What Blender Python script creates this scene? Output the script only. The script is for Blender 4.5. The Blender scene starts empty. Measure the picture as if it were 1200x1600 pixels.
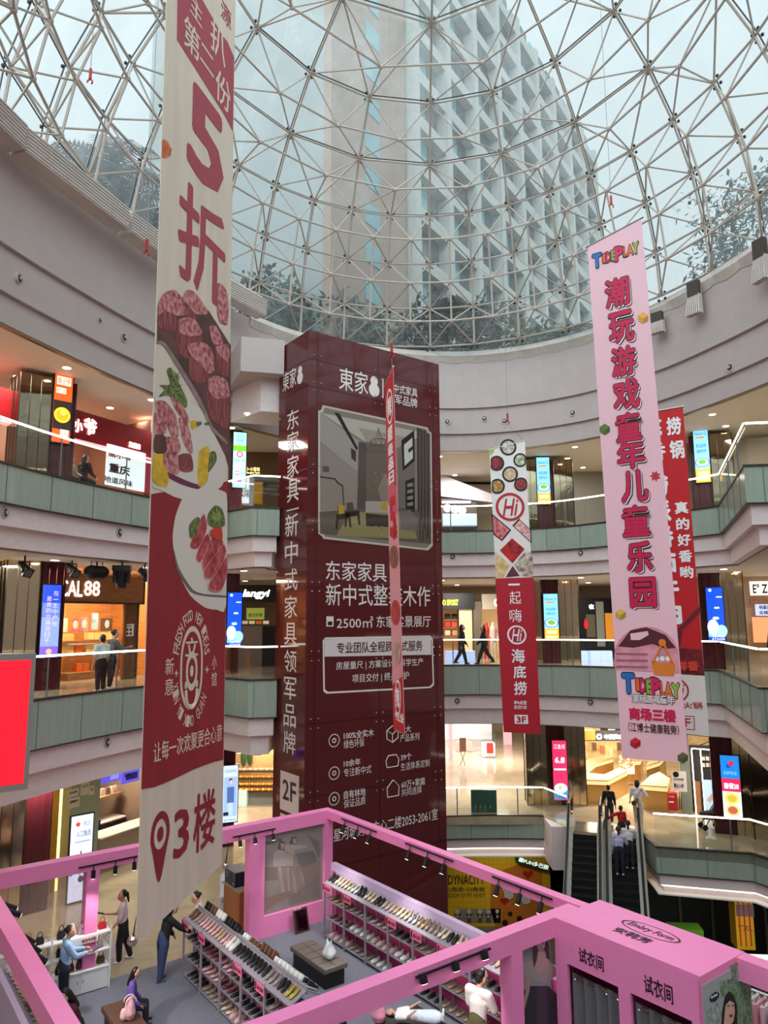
import bpy, math, random
from mathutils import Vector, Matrix
random.seed(7)
sc = bpy.context.scene
COL = sc.collection
PI = math.pi
# ---------------------------------------------------------------- camera, sky, light, exposure
PITCH = math.radians(8.4)
FPX = 1134.0
CAM = Vector((0, 0, 7.7))
cd = bpy.data.cameras.new('camera'); cam = bpy.data.objects.new('camera', cd); COL.objects.link(cam)
cd.sensor_fit = 'VERTICAL'; cd.sensor_height = 32.0; cd.lens = 32.0 * FPX / 1600.0
cd.clip_start = 0.05; cd.clip_end = 500
cam.location = CAM
cam.rotation_euler = (Matrix.Rotation(PI / 2 + PITCH, 3, 'X') @ Matrix.Rotation(math.radians(-0.3), 3, 'Z')).to_euler()
sc.camera = cam
sc.view_settings.view_transform = 'Standard'
sc.view_settings.look = 'None'
sc.view_settings.gamma = 1.0
sc.view_settings.exposure = 0.06
sc.view_settings.use_curve_mapping = False
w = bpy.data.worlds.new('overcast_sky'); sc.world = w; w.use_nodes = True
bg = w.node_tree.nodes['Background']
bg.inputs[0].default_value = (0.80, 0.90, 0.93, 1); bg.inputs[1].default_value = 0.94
# added glow: sky made brighter high behind the viewer, to light the lower hall
_n = w.node_tree.nodes; _l = w.node_tree.links
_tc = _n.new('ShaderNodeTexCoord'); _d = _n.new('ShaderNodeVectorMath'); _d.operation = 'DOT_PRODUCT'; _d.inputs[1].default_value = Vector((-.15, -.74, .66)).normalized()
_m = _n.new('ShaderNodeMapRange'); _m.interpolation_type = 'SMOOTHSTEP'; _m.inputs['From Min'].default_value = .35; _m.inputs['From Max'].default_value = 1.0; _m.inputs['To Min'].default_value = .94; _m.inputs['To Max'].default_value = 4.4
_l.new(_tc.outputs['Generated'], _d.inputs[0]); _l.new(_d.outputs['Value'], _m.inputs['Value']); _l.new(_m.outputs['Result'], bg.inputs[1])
sc.cycles.use_denoising = True
sc.cycles.max_bounces = 10
sc.cycles.transparent_max_bounces = 24
sc.cycles.sample_clamp_indirect = 6.0

Z1, Z2, Z3, Z4, ZC, ZD = -5.8, 0.0, 5.8, 11.3, 14.85, 18.9

def area(loc, size, power, color, rot=(0, 0, 0), sy=None):
    l = bpy.data.lights.new('ceiling_panel_light', 'AREA'); l.energy = power; l.color = color
    l.shape = 'RECTANGLE'; l.size = size; l.size_y = sy or size
    o = bpy.data.objects.new('ceiling_panel_light', l); o.location = loc; o.rotation_euler = rot; COL.objects.link(o)
    return o
WARM = (1, .90, .78); WHITE = (1, .95, .90)
# ceiling panels over the walkways, level by level
for x, y, z, p, c in ((-10.6, 19.0, ZC - .12, 170, WARM), (-8.2, 25.6, ZC - .12, 150, WHITE), (3.5, 34, ZC - .12, 240, WHITE), (9.8, 31, ZC - .12, 200, WHITE), (13.2, 25, ZC - .12, 170, WHITE),
                      (-10.3, 19.5, 9.2, 170, WARM), (-8.0, 26.0, 9.2, 150, WHITE), (3.5, 34, 9.2, 240, WHITE), (9.8, 31, 9.2, 220, WHITE), (14, 26, 9.2, 170, WHITE),
                      (-9.6, 20.5, 3.3, 170, WARM), (-6.0, 29, 3.3, 260, WARM), (4.5, 34, 3.3, 300, WHITE), (10.5, 33, 3.3, 380, WARM), (13, 28, 3.3, 200, WARM), (6, 41, 3.3, 380, WHITE)):
    area((x, y, z), 1.2, p, c)
area((6, 32, Z2 - 1.45), 1.0, 60, WHITE)
area((12, 27, Z2 - 1.45), 1.0, 60, WHITE)

# ---------------------------------------------------------------- materials
def lin(c):
    return tuple(((v / 255) / 12.92 if v / 255 <= .04045 else ((v / 255 + .055) / 1.055) ** 2.4) for v in c)
MATS = {}
def mat(name, rgb, rough=.5, metal=0., emit=0., noise=0., scale=6., bump=0., spec=.5, alpha=None, rgb2=None, stretch=None):
    if name in MATS: return MATS[name]
    m = bpy.data.materials.new(name); m.use_nodes = True; MATS[name] = m
    nt = m.node_tree; b = nt.nodes['Principled BSDF']
    c = lin(rgb) + (1,)
    b.inputs['Base Color'].default_value = c
    b.inputs['Roughness'].default_value = rough; b.inputs['Metallic'].default_value = metal
    b.inputs['Specular IOR Level'].default_value = spec
    if emit:
        b.inputs['Emission Color'].default_value = c; b.inputs['Emission Strength'].default_value = emit
    if noise or rgb2 or bump:
        tc = nt.nodes.new('ShaderNodeTexCoord'); n = nt.nodes.new('ShaderNodeTexNoise')
        n.inputs['Scale'].default_value = scale; n.inputs['Detail'].default_value = 5
        if stretch:
            mp = nt.nodes.new('ShaderNodeMapping'); mp.inputs['Scale'].default_value = stretch
            nt.links.new(tc.outputs['Object'], mp.inputs[0]); nt.links.new(mp.outputs[0], n.inputs['Vector'])
        else:
            nt.links.new(tc.outputs['Object'], n.inputs['Vector'])
        if noise or rgb2:
            r = nt.nodes.new('ShaderNodeValToRGB')
            r.color_ramp.elements[0].position = .35; r.color_ramp.elements[1].position = .65
            r.color_ramp.elements[0].color = tuple(v * (1 - noise) for v in c[:3]) + (1,)
            r.color_ramp.elements[1].color = (lin(rgb2) + (1,)) if rgb2 else tuple(min(1, v * (1 + noise)) for v in c[:3]) + (1,)
            nt.links.new(n.outputs['Fac'], r.inputs[0]); nt.links.new(r.outputs[0], b.inputs['Base Color'])
            if emit: nt.links.new(r.outputs[0], b.inputs['Emission Color'])
        if bump:
            bp_ = nt.nodes.new('ShaderNodeBump'); bp_.inputs['Strength'].default_value = bump; bp_.inputs['Distance'].default_value = .02
            nt.links.new(n.outputs['Fac'], bp_.inputs['Height']); nt.links.new(bp_.outputs[0], b.inputs['Normal'])
    return m
def glassmat(name, tint=(.93, .96, .95), refl=.08, haze=0., hazecol=(.8, .85, .86), rough=.02, hscale=.5, hstretch=(1, 1, 1)):
    m = bpy.data.materials.new(name); m.use_nodes = True; nt = m.node_tree; N = nt.nodes
    for n in list(N): N.remove(n)
    out = N.new('ShaderNodeOutputMaterial'); tr = N.new('ShaderNodeBsdfTransparent'); gl = N.new('ShaderNodeBsdfGlossy')
    tr.inputs[0].default_value = tint + (1,); gl.inputs['Roughness'].default_value = rough
    lw = N.new('ShaderNodeLayerWeight'); lw.inputs[0].default_value = .22
    ma = N.new('ShaderNodeMath'); ma.operation = 'MULTIPLY_ADD'; ma.inputs[1].default_value = .22; ma.inputs[2].default_value = refl
    nt.links.new(lw.outputs['Fresnel'], ma.inputs[0])
    mx = N.new('ShaderNodeMixShader'); nt.links.new(ma.outputs[0], mx.inputs[0])
    nt.links.new(tr.outputs[0], mx.inputs[1]); nt.links.new(gl.outputs[0], mx.inputs[2])
    last = mx
    if haze:
        tl = N.new('ShaderNodeBsdfTranslucent'); tl.inputs[0].default_value = hazecol + (1,)
        tc = N.new('ShaderNodeTexCoord'); mp = N.new('ShaderNodeMapping'); mp.inputs['Scale'].default_value = hstretch
        n1 = N.new('ShaderNodeTexNoise'); n1.inputs['Scale'].default_value = hscale; n1.inputs['Detail'].default_value = 8; n1.inputs['Roughness'].default_value = .7
        nt.links.new(tc.outputs['Object'], mp.inputs[0]); nt.links.new(mp.outputs[0], n1.inputs['Vector'])
        mr = N.new('ShaderNodeMapRange'); mr.inputs['From Min'].default_value = .35; mr.inputs['From Max'].default_value = .7
        mr.inputs['To Min'].default_value = haze * .45; mr.inputs['To Max'].default_value = haze * 1.3
        nt.links.new(n1.outputs['Fac'], mr.inputs['Value'])
        m2 = N.new('ShaderNodeMixShader'); nt.links.new(mr.outputs[0], m2.inputs[0])
        nt.links.new(mx.outputs[0], m2.inputs[1]); nt.links.new(tl.outputs[0], m2.inputs[2]); last = m2
    nt.links.new(last.outputs[0], out.inputs[0])
    MATS[name] = m
    return m
def tilemat(name, c1, c2, rough, size, grout=.004):
    m = bpy.data.materials.new(name); m.use_nodes = True; nt = m.node_tree; N = nt.nodes; b = N['Principled BSDF']
    tc = N.new('ShaderNodeTexCoord'); br = N.new('ShaderNodeTexBrick'); br.inputs['Scale'].default_value = 1
    br.offset = 0; br.inputs['Brick Width'].default_value = size; br.inputs['Row Height'].default_value = size
    br.inputs['Mortar Size'].default_value = grout
    br.inputs['Color1'].default_value = lin(c1) + (1,); br.inputs['Color2'].default_value = lin(c2) + (1,)
    br.inputs['Mortar'].default_value = tuple(v * .55 for v in lin(c1)) + (1,)
    n = N.new('ShaderNodeTexNoise'); n.inputs['Scale'].default_value = 1.3; n.inputs['Detail'].default_value = 6; n.inputs['Distortion'].default_value = 1.2
    nt.links.new(tc.outputs['Object'], br.inputs['Vector']); nt.links.new(tc.outputs['Object'], n.inputs['Vector'])
    mx = N.new('ShaderNodeMix'); mx.data_type = 'RGBA'; mx.blend_type = 'MULTIPLY'; mx.inputs[0].default_value = .45
    nt.links.new(br.outputs['Color'], mx.inputs[6]); nt.links.new(n.outputs['Fac'], mx.inputs[7])
    nt.links.new(mx.outputs[2], b.inputs['Base Color']); b.inputs['Roughness'].default_value = rough
    MATS[name] = m
    return m

WALL = mat('white_plaster', (190, 174, 171), .6, noise=.03, scale=2)
CEILM = mat('ceiling_white', (228, 220, 208), .7, noise=.02)
STEP = mat('band_plaster', (236, 218, 218), .55, noise=.03)
GREENP = mat('sage_glass_panel', (160, 172, 158), .18, noise=.05, scale=1.5, stretch=(6, 6, .5))
DARKRAIL = mat('dark_trim', (52, 48, 46), .4)
STEEL = mat('steel', (170, 168, 162), .25, 1)
MIRROR = mat('mirror_cladding', (226, 208, 174), .10, 1, bump=.25, scale=.9)
MIRROR2 = mat('polished_cladding', (150, 138, 116), .06, 1, bump=.3, scale=1.3)
MAROON = mat('tower_maroon', (92, 34, 36), .07, noise=.04, scale=.6, spec=.6)
MAROON2 = mat('column_maroon', (74, 22, 30), .2)
OFFW = mat('offwhite_print', (236, 226, 222), .6)
BLACK = mat('black_plastic', (22, 22, 24), .45)
BLACKF = mat('black_fabric', (24, 23, 26), .85)
WHITEP = mat('white_paint', (235, 233, 232), .4)
GREY = mat('grey_metal', (120, 118, 122), .4)
PINK = mat('pink_paint', (255, 142, 198), .5, noise=.02)
PINKD = mat('pink_panel', (226, 122, 178), .5)
LAV = mat('lavender_panel', (206, 180, 214), .5)
LEDW = mat('rail_led_strip', (255, 244, 228), .5, emit=5)
LEDP = mat('white_led', (255, 250, 240), .5, emit=4); LEDS = mat('deck_led', (255, 250, 240), .5, emit=1.6)
LAMP = mat('downlight_lamp', (255, 236, 205), .5, emit=9)
FRAMEM = mat('strut_paint', (186, 172, 162), .45)
FRAMED = mat('mullion_dark', (44, 46, 48), .5)
GLASS = glassmat('balustrade_glass', refl=.012)
DOMEG = glassmat('dome_glass', tint=(.88, .94, .95), refl=.02, haze=.24, hazecol=(.86, .92, .94), hscale=.55, hstretch=(1, 1, .35))
SHOPG = glassmat('shop_glass', refl=.03)
FLOORM = tilemat('beige_marble', (206, 188, 158), (196, 178, 148), .09, 1.2)
CARPET = mat('grey_carpet', (118, 116, 128), .95, noise=.12, scale=40)
SKIN = mat('skin', (214, 160, 132), .5)
HAIR = mat('black_hair', (22, 18, 18), .45)
WOOD = mat('wood_veneer', (150, 98, 56), .45, noise=.25, scale=3, stretch=(1, 1, 14))
RED = mat('banner_red', (205, 14, 30), .6)
RED2 = mat('red_print', (186, 20, 42), .6)

# ---------------------------------------------------------------- mesh helpers
class MB:
    def __init__(s): s.v = []; s.f = []; s.m = []; s.k = 0
    def add(s, vs, fs, k=None):
        o = len(s.v); s.v += [tuple(v) for v in vs]
        for f in fs: s.f.append(tuple(i + o for i in f)); s.m.append(s.k if k is None else k)
        return s
    def obox(s, c, ax, ay, az):
        c = Vector(c); ax = Vector(ax); ay = Vector(ay); az = Vector(az)
        vs = [c + ax * i + ay * j + az * k for k in (-1, 1) for j in (-1, 1) for i in (-1, 1)]
        return s.add(vs, [(0, 2, 3, 1), (4, 5, 7, 6), (0, 1, 5, 4), (2, 6, 7, 3), (0, 4, 6, 2), (1, 3, 7, 5)])
    def box(s, x0, x1, y0, y1, z0, z1):
        return s.obox(((x0 + x1) / 2, (y0 + y1) / 2, (z0 + z1) / 2), ((x1 - x0) / 2, 0, 0), (0, (y1 - y0) / 2, 0), (0, 0, (z1 - z0) / 2))
    def prism(s, poly, z0, z1):
        n = len(poly); vs = [(p[0], p[1], z0) for p in poly] + [(p[0], p[1], z1) for p in poly]
        fs = [tuple(range(n - 1, -1, -1)), tuple(range(n, 2 * n))] + [(i, (i + 1) % n, (i + 1) % n + n, i + n) for i in range(n)]
        return s.add(vs, fs)
    def ribbon(s, pts, z0, z1, off0=0., off1=None, closed=False):
        q = offset(pts, off0); r = offset(pts, off0 if off1 is None else off1); n = len(q)
        vs = [(p[0], p[1], z0) for p in q] + [(p[0], p[1], z1) for p in r]
        return s.add(vs, [(i, i + 1, i + 1 + n, i + n) for i in range(n - 1)])
    def shell(s, pts, z0, z1, o0, o1):
        a = offset(pts, o0); b = offset(pts, o1); n = len(a)
        vs = [(p[0], p[1], z) for z in (z0, z1) for p in a] + [(p[0], p[1], z) for z in (z0, z1) for p in b]
        fs = []
        for i in range(n - 1):
            A, B, C_, D = i, i + n, i + 2 * n, i + 3 * n
            fs += [(A, A + 1, B + 1, B), (C_, D, D + 1, C_ + 1), (B, B + 1, D + 1, D), (A, C_, C_ + 1, A + 1)]
        fs += [(0, n, 3 * n, 2 * n), (n - 1, 3 * n - 1, 4 * n - 1, 2 * n - 1)]
        return s.add(vs, fs)
    def tube(s, p, q, r, n=6, r2=None, caps=True):
        p = Vector(p); q = Vector(q); d = q - p
        if d.length < 1e-6: return s
        d.normalize(); u = d.orthogonal().normalized(); v = d.cross(u); r2 = r if r2 is None else r2
        vs = [p + (u * math.cos(2 * PI * i / n) + v * math.sin(2 * PI * i / n)) * r for i in range(n)]
        vs += [q + (u * math.cos(2 * PI * i / n) + v * math.sin(2 * PI * i / n)) * r2 for i in range(n)]
        fs = [(i, (i + 1) % n, (i + 1) % n + n, i + n) for i in range(n)]
        if caps: fs += [tuple(range(n - 1, -1, -1)), tuple(range(n, 2 * n))]
        return s.add(vs, fs)
    def path(s, pts, r, n=6):
        for a, b in zip(pts[:-1], pts[1:]): s.tube(a, b, r, n)
        return s
    def ell(s, c, rx, ry, rz, nu=12, nv=8, R=None):
        vs = []; c = Vector(c)
        for j in range(1, nv):
            t = PI * j / nv
            for i in range(nu):
                a = 2 * PI * i / nu
                p = Vector((rx * math.sin(t) * math.cos(a), ry * math.sin(t) * math.sin(a), rz * math.cos(t)))
                vs.append(c + (R @ p if R else p))
        top = len(vs); p = Vector((0, 0, rz)); vs.append(c + (R @ p if R else p)); p = -p; vs.append(c + (R @ p if R else p))
        fs = [(j * nu + i, (j + 1) * nu + i, (j + 1) * nu + (i + 1) % nu, j * nu + (i + 1) % nu) for j in range(nv - 2) for i in range(nu)]
        fs += [(top, i, (i + 1) % nu) for i in range(nu)] + [(top + 1, (nv - 2) * nu + (i + 1) % nu, (nv - 2) * nu + i) for i in range(nu)]
        return s.add(vs, fs)
    def lathe(s, c, prof, n=16):
        c = Vector(c); vs = [c + Vector((r * math.cos(2 * PI * i / n), r * math.sin(2 * PI * i / n), z)) for r, z in prof for i in range(n)]
        fs = [(j * n + i, j * n + (i + 1) % n, (j + 1) * n + (i + 1) % n, (j + 1) * n + i) for j in range(len(prof) - 1) for i in range(n)]
        fs += [tuple(range(n - 1, -1, -1)), tuple((len(prof) - 1) * n + i for i in range(n))]
        return s.add(vs, fs)
    def build(s, name, mats, parent=None, smooth=False, world=True):
        me = bpy.data.meshes.new(name); me.from_pydata(s.v, [], s.f)
        for m in (mats if isinstance(mats, (list, tuple)) else [mats]): me.materials.append(m)
        if any(s.m): me.polygons.foreach_set('material_index', s.m)
        if smooth: me.polygons.foreach_set('use_smooth', [True] * len(me.polygons))
        o = bpy.data.objects.new(name, me); COL.objects.link(o)
        if parent is not None: setpar(o, parent, world)
        return o
def matof(o):
    m = Matrix.LocRotScale(o.location, o.rotation_euler.to_matrix(), o.scale)
    return matof(o.parent) @ o.matrix_parent_inverse @ m if o.parent else m
def setpar(o, p, world=True):
    o.parent = p
    if world: o.matrix_parent_inverse = matof(p).inverted()
def offset(pts, d):
    # moves a polyline that runs left to right round the hall away from the hall by d
    out = []; n = len(pts)
    for i in range(n):
        a = Vector(pts[max(0, i - 1)][:2]); b = Vector(pts[i][:2]); c = Vector(pts[min(n - 1, i + 1)][:2])
        t1 = (b - a).normalized() if i else (c - b).normalized(); t2 = (c - b).normalized() if i < n - 1 else t1
        n1 = Vector((-t1.y, t1.x)); n2 = Vector((-t2.y, t2.x)); m = (n1 + n2)
        if m.length < 1e-4: m = n1
        m.normalize(); k = 1 / max(.5, m.dot(n1))
        out.append((b.x + m.x * d * k, b.y + m.y * d * k))
    return out
def smooth_line(pts, k=4):
    out = []
    for i in range(len(pts) - 1):
        p0 = Vector(pts[max(0, i - 1)]); p1 = Vector(pts[i]); p2 = Vector(pts[i + 1]); p3 = Vector(pts[min(len(pts) - 1, i + 2)])
        for j in range(k):
            t = j / k
            q = .5 * ((2 * p1) + (-p0 + p2) * t + (2 * p0 - 5 * p1 + 4 * p2 - p3) * t * t + (-p0 + 3 * p1 - 3 * p2 + p3) * t ** 3)
            out.append((q.x, q.y))
    out.append(tuple(pts[-1])); return out
def tag(o, label, cat, group=None, kind=None):
    if label: o['label'] = label
    if cat: o['category'] = cat
    if group: o['group'] = group
    if kind: o['kind'] = kind
    return o
def struct(o): o['kind'] = 'structure'; return o
def thing(name, label, cat, loc=(0, 0, 0), rz=0, group=None):
    o = bpy.data.objects.new(name, None); COL.objects.link(o); o.empty_display_size = .2
    o.location = loc; o.rotation_euler = (0, 0, rz)
    return tag(o, label, cat, group)
def copy_thing(o, loc, rz, label=None):
    c = o.copy(); COL.objects.link(c); c.location = loc; c.rotation_euler = (0, 0, rz)
    if label: c['label'] = label
    for ch in list(o.children):
        d = ch.copy(); COL.objects.link(d); d.parent = c
        for g in list(ch.children):
            e = g.copy(); COL.objects.link(e); e.parent = d
    return c
ORD = ['first', 'second', 'third', 'fourth', 'fifth', 'sixth', 'seventh', 'eighth', 'ninth', 'tenth', 'eleventh', 'twelfth', 'thirteenth', 'fourteenth', 'fifteenth', 'sixteenth',
       'seventeenth', 'eighteenth', 'nineteenth', 'twentieth']
def ordw(i):
    if i < 20: return ORD[i]
    t = ['twenty', 'thirty', 'forty', 'fifty'][(i + 1) // 10 - 2]; u = (i + 1) % 10
    return (t + '-' + ORD[u - 1]) if u else {20: 'twentieth', 30: 'thirtieth', 40: 'fortieth', 50: 'fiftieth'}[i + 1]

# ---------------------------------------------------------------- measuring helpers: a sight line meets a plane of known place
_R = cam.rotation_euler.to_matrix()
def ray(x, y): return _R @ Vector(((x - 600) / FPX, (800 - y) / FPX, -1))
def atY(x, y, Y): d = ray(x, y); return CAM + d * (Y / d.y)
def atZ(x, y, z): d = ray(x, y); return CAM + d * ((z - CAM.z) / d.z)
class Plane:
    # vertical plane through p, running along u (to the viewer's right); off > 0 comes towards the viewer
    def __init__(s, p, u, v=(0, 0, 1)):
        s.p = Vector((p[0], p[1], p[2] if len(p) > 2 else 0)); s.u = Vector((u[0], u[1], u[2] if len(u) > 2 else 0)).normalized()
        s.v = Vector(v).normalized(); s.n = s.u.cross(s.v).normalized(); s.c = s.u.dot(s.v)
    def uv(s, x, y):
        d = ray(x, y); q = CAM + d * ((s.p - CAM).dot(s.n) / d.dot(s.n)) - s.p
        a = q.dot(s.u); b = q.dot(s.v); k = 1 - s.c * s.c
        return (a - b * s.c) / k, (b - a * s.c) / k
    def pt(s, u, v, off=0.): return s.p + s.u * u + s.v * v + s.n * off
    def px(s, x, y, off=0.): return s.pt(*s.uv(x, y), off)
    def rect(s, x0, y0, x1, y1):
        xc = (x0 + x1) / 2; yc = (y0 + y1) / 2
        return s.uv(x0, yc)[0], s.uv(x1, yc)[0], s.uv(xc, y1)[1], s.uv(xc, y0)[1]
    def slab(s, u0, u1, v0, v1, f, b, m, name, parent=None, mb=None):
        M_ = mb or MB(); M_.obox(s.pt((u0 + u1) / 2, (v0 + v1) / 2, (f + b) / 2), s.u * ((u1 - u0) / 2), s.n * ((f - b) / 2), s.v * ((v1 - v0) / 2))
        return M_ if mb else M_.build(name, m, parent)
    def bpx(s, x0, y0, x1, y1, f, b, m, name, parent=None, mb=None):
        return s.slab(*s.rect(x0, y0, x1, y1), f, b, m, name, parent, mb)
    def poly(s, pts, off, m, name, parent=None, px=True, th=.002):
        q = [s.uv(*p) for p in pts] if px else pts; n = len(q)
        a = sum(q[i][0] * q[(i + 1) % n][1] - q[(i + 1) % n][0] * q[i][1] for i in range(n))
        if a < 0: q = q[::-1]
        M_ = MB(); vs = [s.pt(u, v, off + th) for u, v in q] + [s.pt(u, v, off) for u, v in q]
        M_.add(vs, [tuple(range(n)), tuple(range(2 * n - 1, n - 1, -1))] + [(i, i + n, (i + 1) % n + n, (i + 1) % n) for i in range(n)])
        return M_.build(name, m, parent)
    def disc(s, c, r, off, m, name, parent=None, ry=None, ri=None, n=28, th=.002, a0=0):
        ry = ry or r; M_ = MB()
        o = [s.pt(c[0] + r * math.cos(2 * PI * i / n), c[1] + ry * math.sin(2 * PI * i / n), off + th) for i in range(n)]
        if ri:
            k = ri / r; q = [s.pt(c[0] + k * r * math.cos(2 * PI * i / n), c[1] + k * ry * math.sin(2 * PI * i / n), off + th) for i in range(n)]
            M_.add(o + q, [(i, (i + 1) % n, (i + 1) % n + n, i + n) for i in range(n)])
        else:
            M_.add(o, [tuple(range(n))])
        return M_.build(name, m, parent)
    def dpx(s, x, y, r, off, m, name, parent=None, asp=1., ri=None):
        c = s.uv(x, y); k = abs(s.uv(x, y - r)[1] - c[1])
        return s.disc(c, k, off, m, name, parent, ry=k * asp, ri=None if ri is None else k * ri)
FITS = []
def text(body, pl, u0, u1, v0, v1, m, parent, off=.006, bold=0., name='lettering', shear=0., stack=False, ext=.002, keep=False, rot=0):
    c = bpy.data.curves.new(name, 'FONT'); c.body = '\n'.join(body) if stack else body
    c.align_x = 'CENTER' if stack else 'LEFT'; c.extrude = ext; c.shear = shear
    if stack: c.space_line = .82
    c.resolution_u = 2
    c.materials.append(m); o = bpy.data.objects.new(name, c); COL.objects.link(o)
    if parent is not None: setpar(o, parent)
    FITS.append((o, pl, u0, u1, v0, v1, off, keep, rot, bold)); return o
def tpx(body, pl, x0, y0, x1, y1, m, parent, **k):
    return text(body, pl, *pl.rect(x0, y0, x1, y1), m, parent, **k)
def fit_texts():
    bpy.context.view_layer.update()
    for o, pl, u0, u1, v0, v1, off, keep, rot, bold in FITS:
        bb = [Vector(b) for b in o.bound_box]; x0 = min(b.x for b in bb) - bold; x1 = max(b.x for b in bb) + bold; y0 = min(b.y for b in bb) - bold; y1 = max(b.y for b in bb) + bold
        if x1 - x0 < 1e-6 or y1 - y0 < 1e-6: continue
        sx = (u1 - u0) / (x1 - x0); sy = (v1 - v0) / (y1 - y0)
        if rot in (90, -90): sx = (v1 - v0) / (x1 - x0); sy = (u1 - u0) / (y1 - y0)
        if keep: sx = sy = min(sx, sy)
        ctr = pl.pt((u0 + u1) / 2, (v0 + v1) / 2, off)
        U = pl.u; V = pl.v
        if rot: a = math.radians(rot); U, V = U * math.cos(a) + V * math.sin(a), V * math.cos(a) - U * math.sin(a)
        Mx = Matrix((U, V, pl.n)).transposed().to_4x4()
        Mx = Matrix.Translation(ctr) @ Mx @ Matrix.Diagonal((sx, sy, 1, 1)) @ Matrix.Translation((-(x0 + x1) / 2, -(y0 + y1) / 2, 0))
        loc, q, s_ = Mx.decompose(); o.location = loc; o.rotation_euler = q.to_euler(); o.scale = s_
    dg = bpy.context.evaluated_depsgraph_get()
    for o, *_ in FITS:
        me = bpy.data.meshes.new_from_object(o.evaluated_get(dg)); bold = _[-1]
        if bold > .001:
            # heavier strokes: the glyphs overlaid with slightly shifted copies of themselves
            vs = [v.co.copy() for v in me.vertices]; fs = [tuple(p.vertices) for p in me.polygons]; V = []; Fc = []; k = 8 if bold > .015 else 4; N0 = len(vs); mt = list(me.materials)
            for i in range(k + 1):
                d = Vector((0, 0, 0)) if i == k else Vector((math.cos(2 * PI * i / k), math.sin(2 * PI * i / k), 0)) * bold
                V += [v + d + Vector((0, 0, .0002 * i)) for v in vs]; Fc += [tuple(j + i * N0 for j in f) for f in fs]
            me = bpy.data.meshes.new('lettering'); me.from_pydata(V, [], Fc)
            for q_ in mt: me.materials.append(q_)
        n = bpy.data.objects.new('lettering', me); COL.objects.link(n)
        n.location = o.location; n.rotation_euler = o.rotation_euler; n.scale = o.scale
        if o.parent: n.parent = o.parent; n.matrix_parent_inverse = o.matrix_parent_inverse
        nm = o.name.split('.')[0]; bpy.data.objects.remove(o); n.name = nm
ORG = []
class Blob(MB):
    KR = 1.0
    # closed rounded limbs that are fused into one continuous skin
    def cap(s, p, q, r0, r1, n=10, flat=1., fd=None):
        p = Vector(p); q = Vector(q); d = (q - p); r0 *= s.KR; r1 *= s.KR
        if d.length < 1e-5: d = Vector((0, 0, 1e-3)); q = p + d
        L = d.length; d.normalize()
        if fd is not None: v = Vector(fd); v = (v - d * v.dot(d)).normalized()
        else: v = d.orthogonal().normalized()
        u = v.cross(d)
        rings = [(p - d * r0 * .95, r0 * .3), (p - d * r0 * .7, r0 * .71), (p, r0), (q, r1), (q + d * r1 * .7, r1 * .71), (q + d * r1 * .95, r1 * .3)]
        vs = [c + (u * math.cos(2 * PI * i / n) + v * math.sin(2 * PI * i / n) * flat) * r for c, r in rings for i in range(n)]
        fs = [(j * n + i, j * n + (i + 1) % n, (j + 1) * n + (i + 1) % n, (j + 1) * n + i) for j in range(5) for i in range(n)]
        fs += [tuple(range(n - 1, -1, -1)), tuple(5 * n + i for i in range(n))]
        return s.add(vs, fs)
    def organic(s, name, m, parent, voxel, world=False):
        o = s.build(name, m, parent, True, world)
        md = o.modifiers.new('fuse', 'REMESH'); md.mode = 'VOXEL'; md.voxel_size = voxel; md.use_smooth_shade = True
        sm = o.modifiers.new('soften', 'SMOOTH'); sm.factor = .5; sm.iterations = 3
        ORG.append(o); return o
def bake_organic():
    dg = bpy.context.evaluated_depsgraph_get()
    for o in ORG:
        me = bpy.data.meshes.new_from_object(o.evaluated_get(dg)); me.name = o.name; o.modifiers.clear()
        me.polygons.foreach_set('use_smooth', [True] * len(me.polygons)); o.data = me
# ================================================================ the hall itself
EDGE_L = smooth_line([(-10.0, 6.5), (-9.8, 10), (-9.4, 13.2), (-8.9, 16), (-8.15, 18.5), (-7.0, 21.2), (-5.35, 24.35)], 3)
BRIDGE = [(-5.35, 24.35), (-4.3, 23.35), (-3.43, 23.58)]
EDGE_F = smooth_line([(.5, 29.7), (2.6, 30.2), (4.6, 30.0), (6.6, 29.3), (8.4, 27.6), (10.2, 24.9), (11.0, 23.6)], 3)
EDGE_F3 = smooth_line([(.5, 29.7), (2.6, 30.2), (4.6, 30.1), (6.6, 29.6), (8.6, 28.6), (11.9, 26.4)], 3)
TURN4 = [(11.0, 23.6), (8.7, 17.2), (14.5, 16.4)]
TURN3 = [(11.9, 26.4), (10.0, 19.9), (15.5, 19.3)]
BACK = [(-3.45, 24.5), (-1.5, 27.6), (.5, 29.7)]
CON4 = EDGE_L + BRIDGE[1:] + BACK + EDGE_F[1:] + TURN4[1:]
CON3 = EDGE_L + BRIDGE[1:] + BACK + EDGE_F3[1:] + TURN3[1:]
OUT = [(22, 16.4), (22, 54), (-24, 54), (-24, 6.5)]
OUT3 = [(22, 19.3), (22, 54), (-24, 54), (-24, 6.5)]

struct(MB().prism([(-24, -16), (8, -16), (7.6, 8.2), (5.75, 10.6), (-1.15, 20.55), (-2.42, 22.25), (-3.62, 23.95), (-3.5, 24.6), (-1.5, 27.5), (.5, 29.6), (2.3, 29.95), (6.2, 29.95), (6.75, 28.45), (9.3, 27.65), (9.15, 26.0),
                (12, 25.2), (13.4, 22.2), (22, 20.5), (22, 54), (-24, 54)], -.3, Z2).build('floor', FLOORM))
struct(MB().prism(offset(CON3, .06) + OUT3, Z3 - .45, Z3).build('floor_upper', FLOORM))
struct(MB().prism(offset(CON4, .06) + OUT, Z4 - .45, Z4).build('floor_top', FLOORM))
struct(MB().box(-24, 40, -16, 54, Z1 - .3, Z1).build('floor_lower', mat('lower_floor', (112, 104, 96), .2)))
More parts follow.
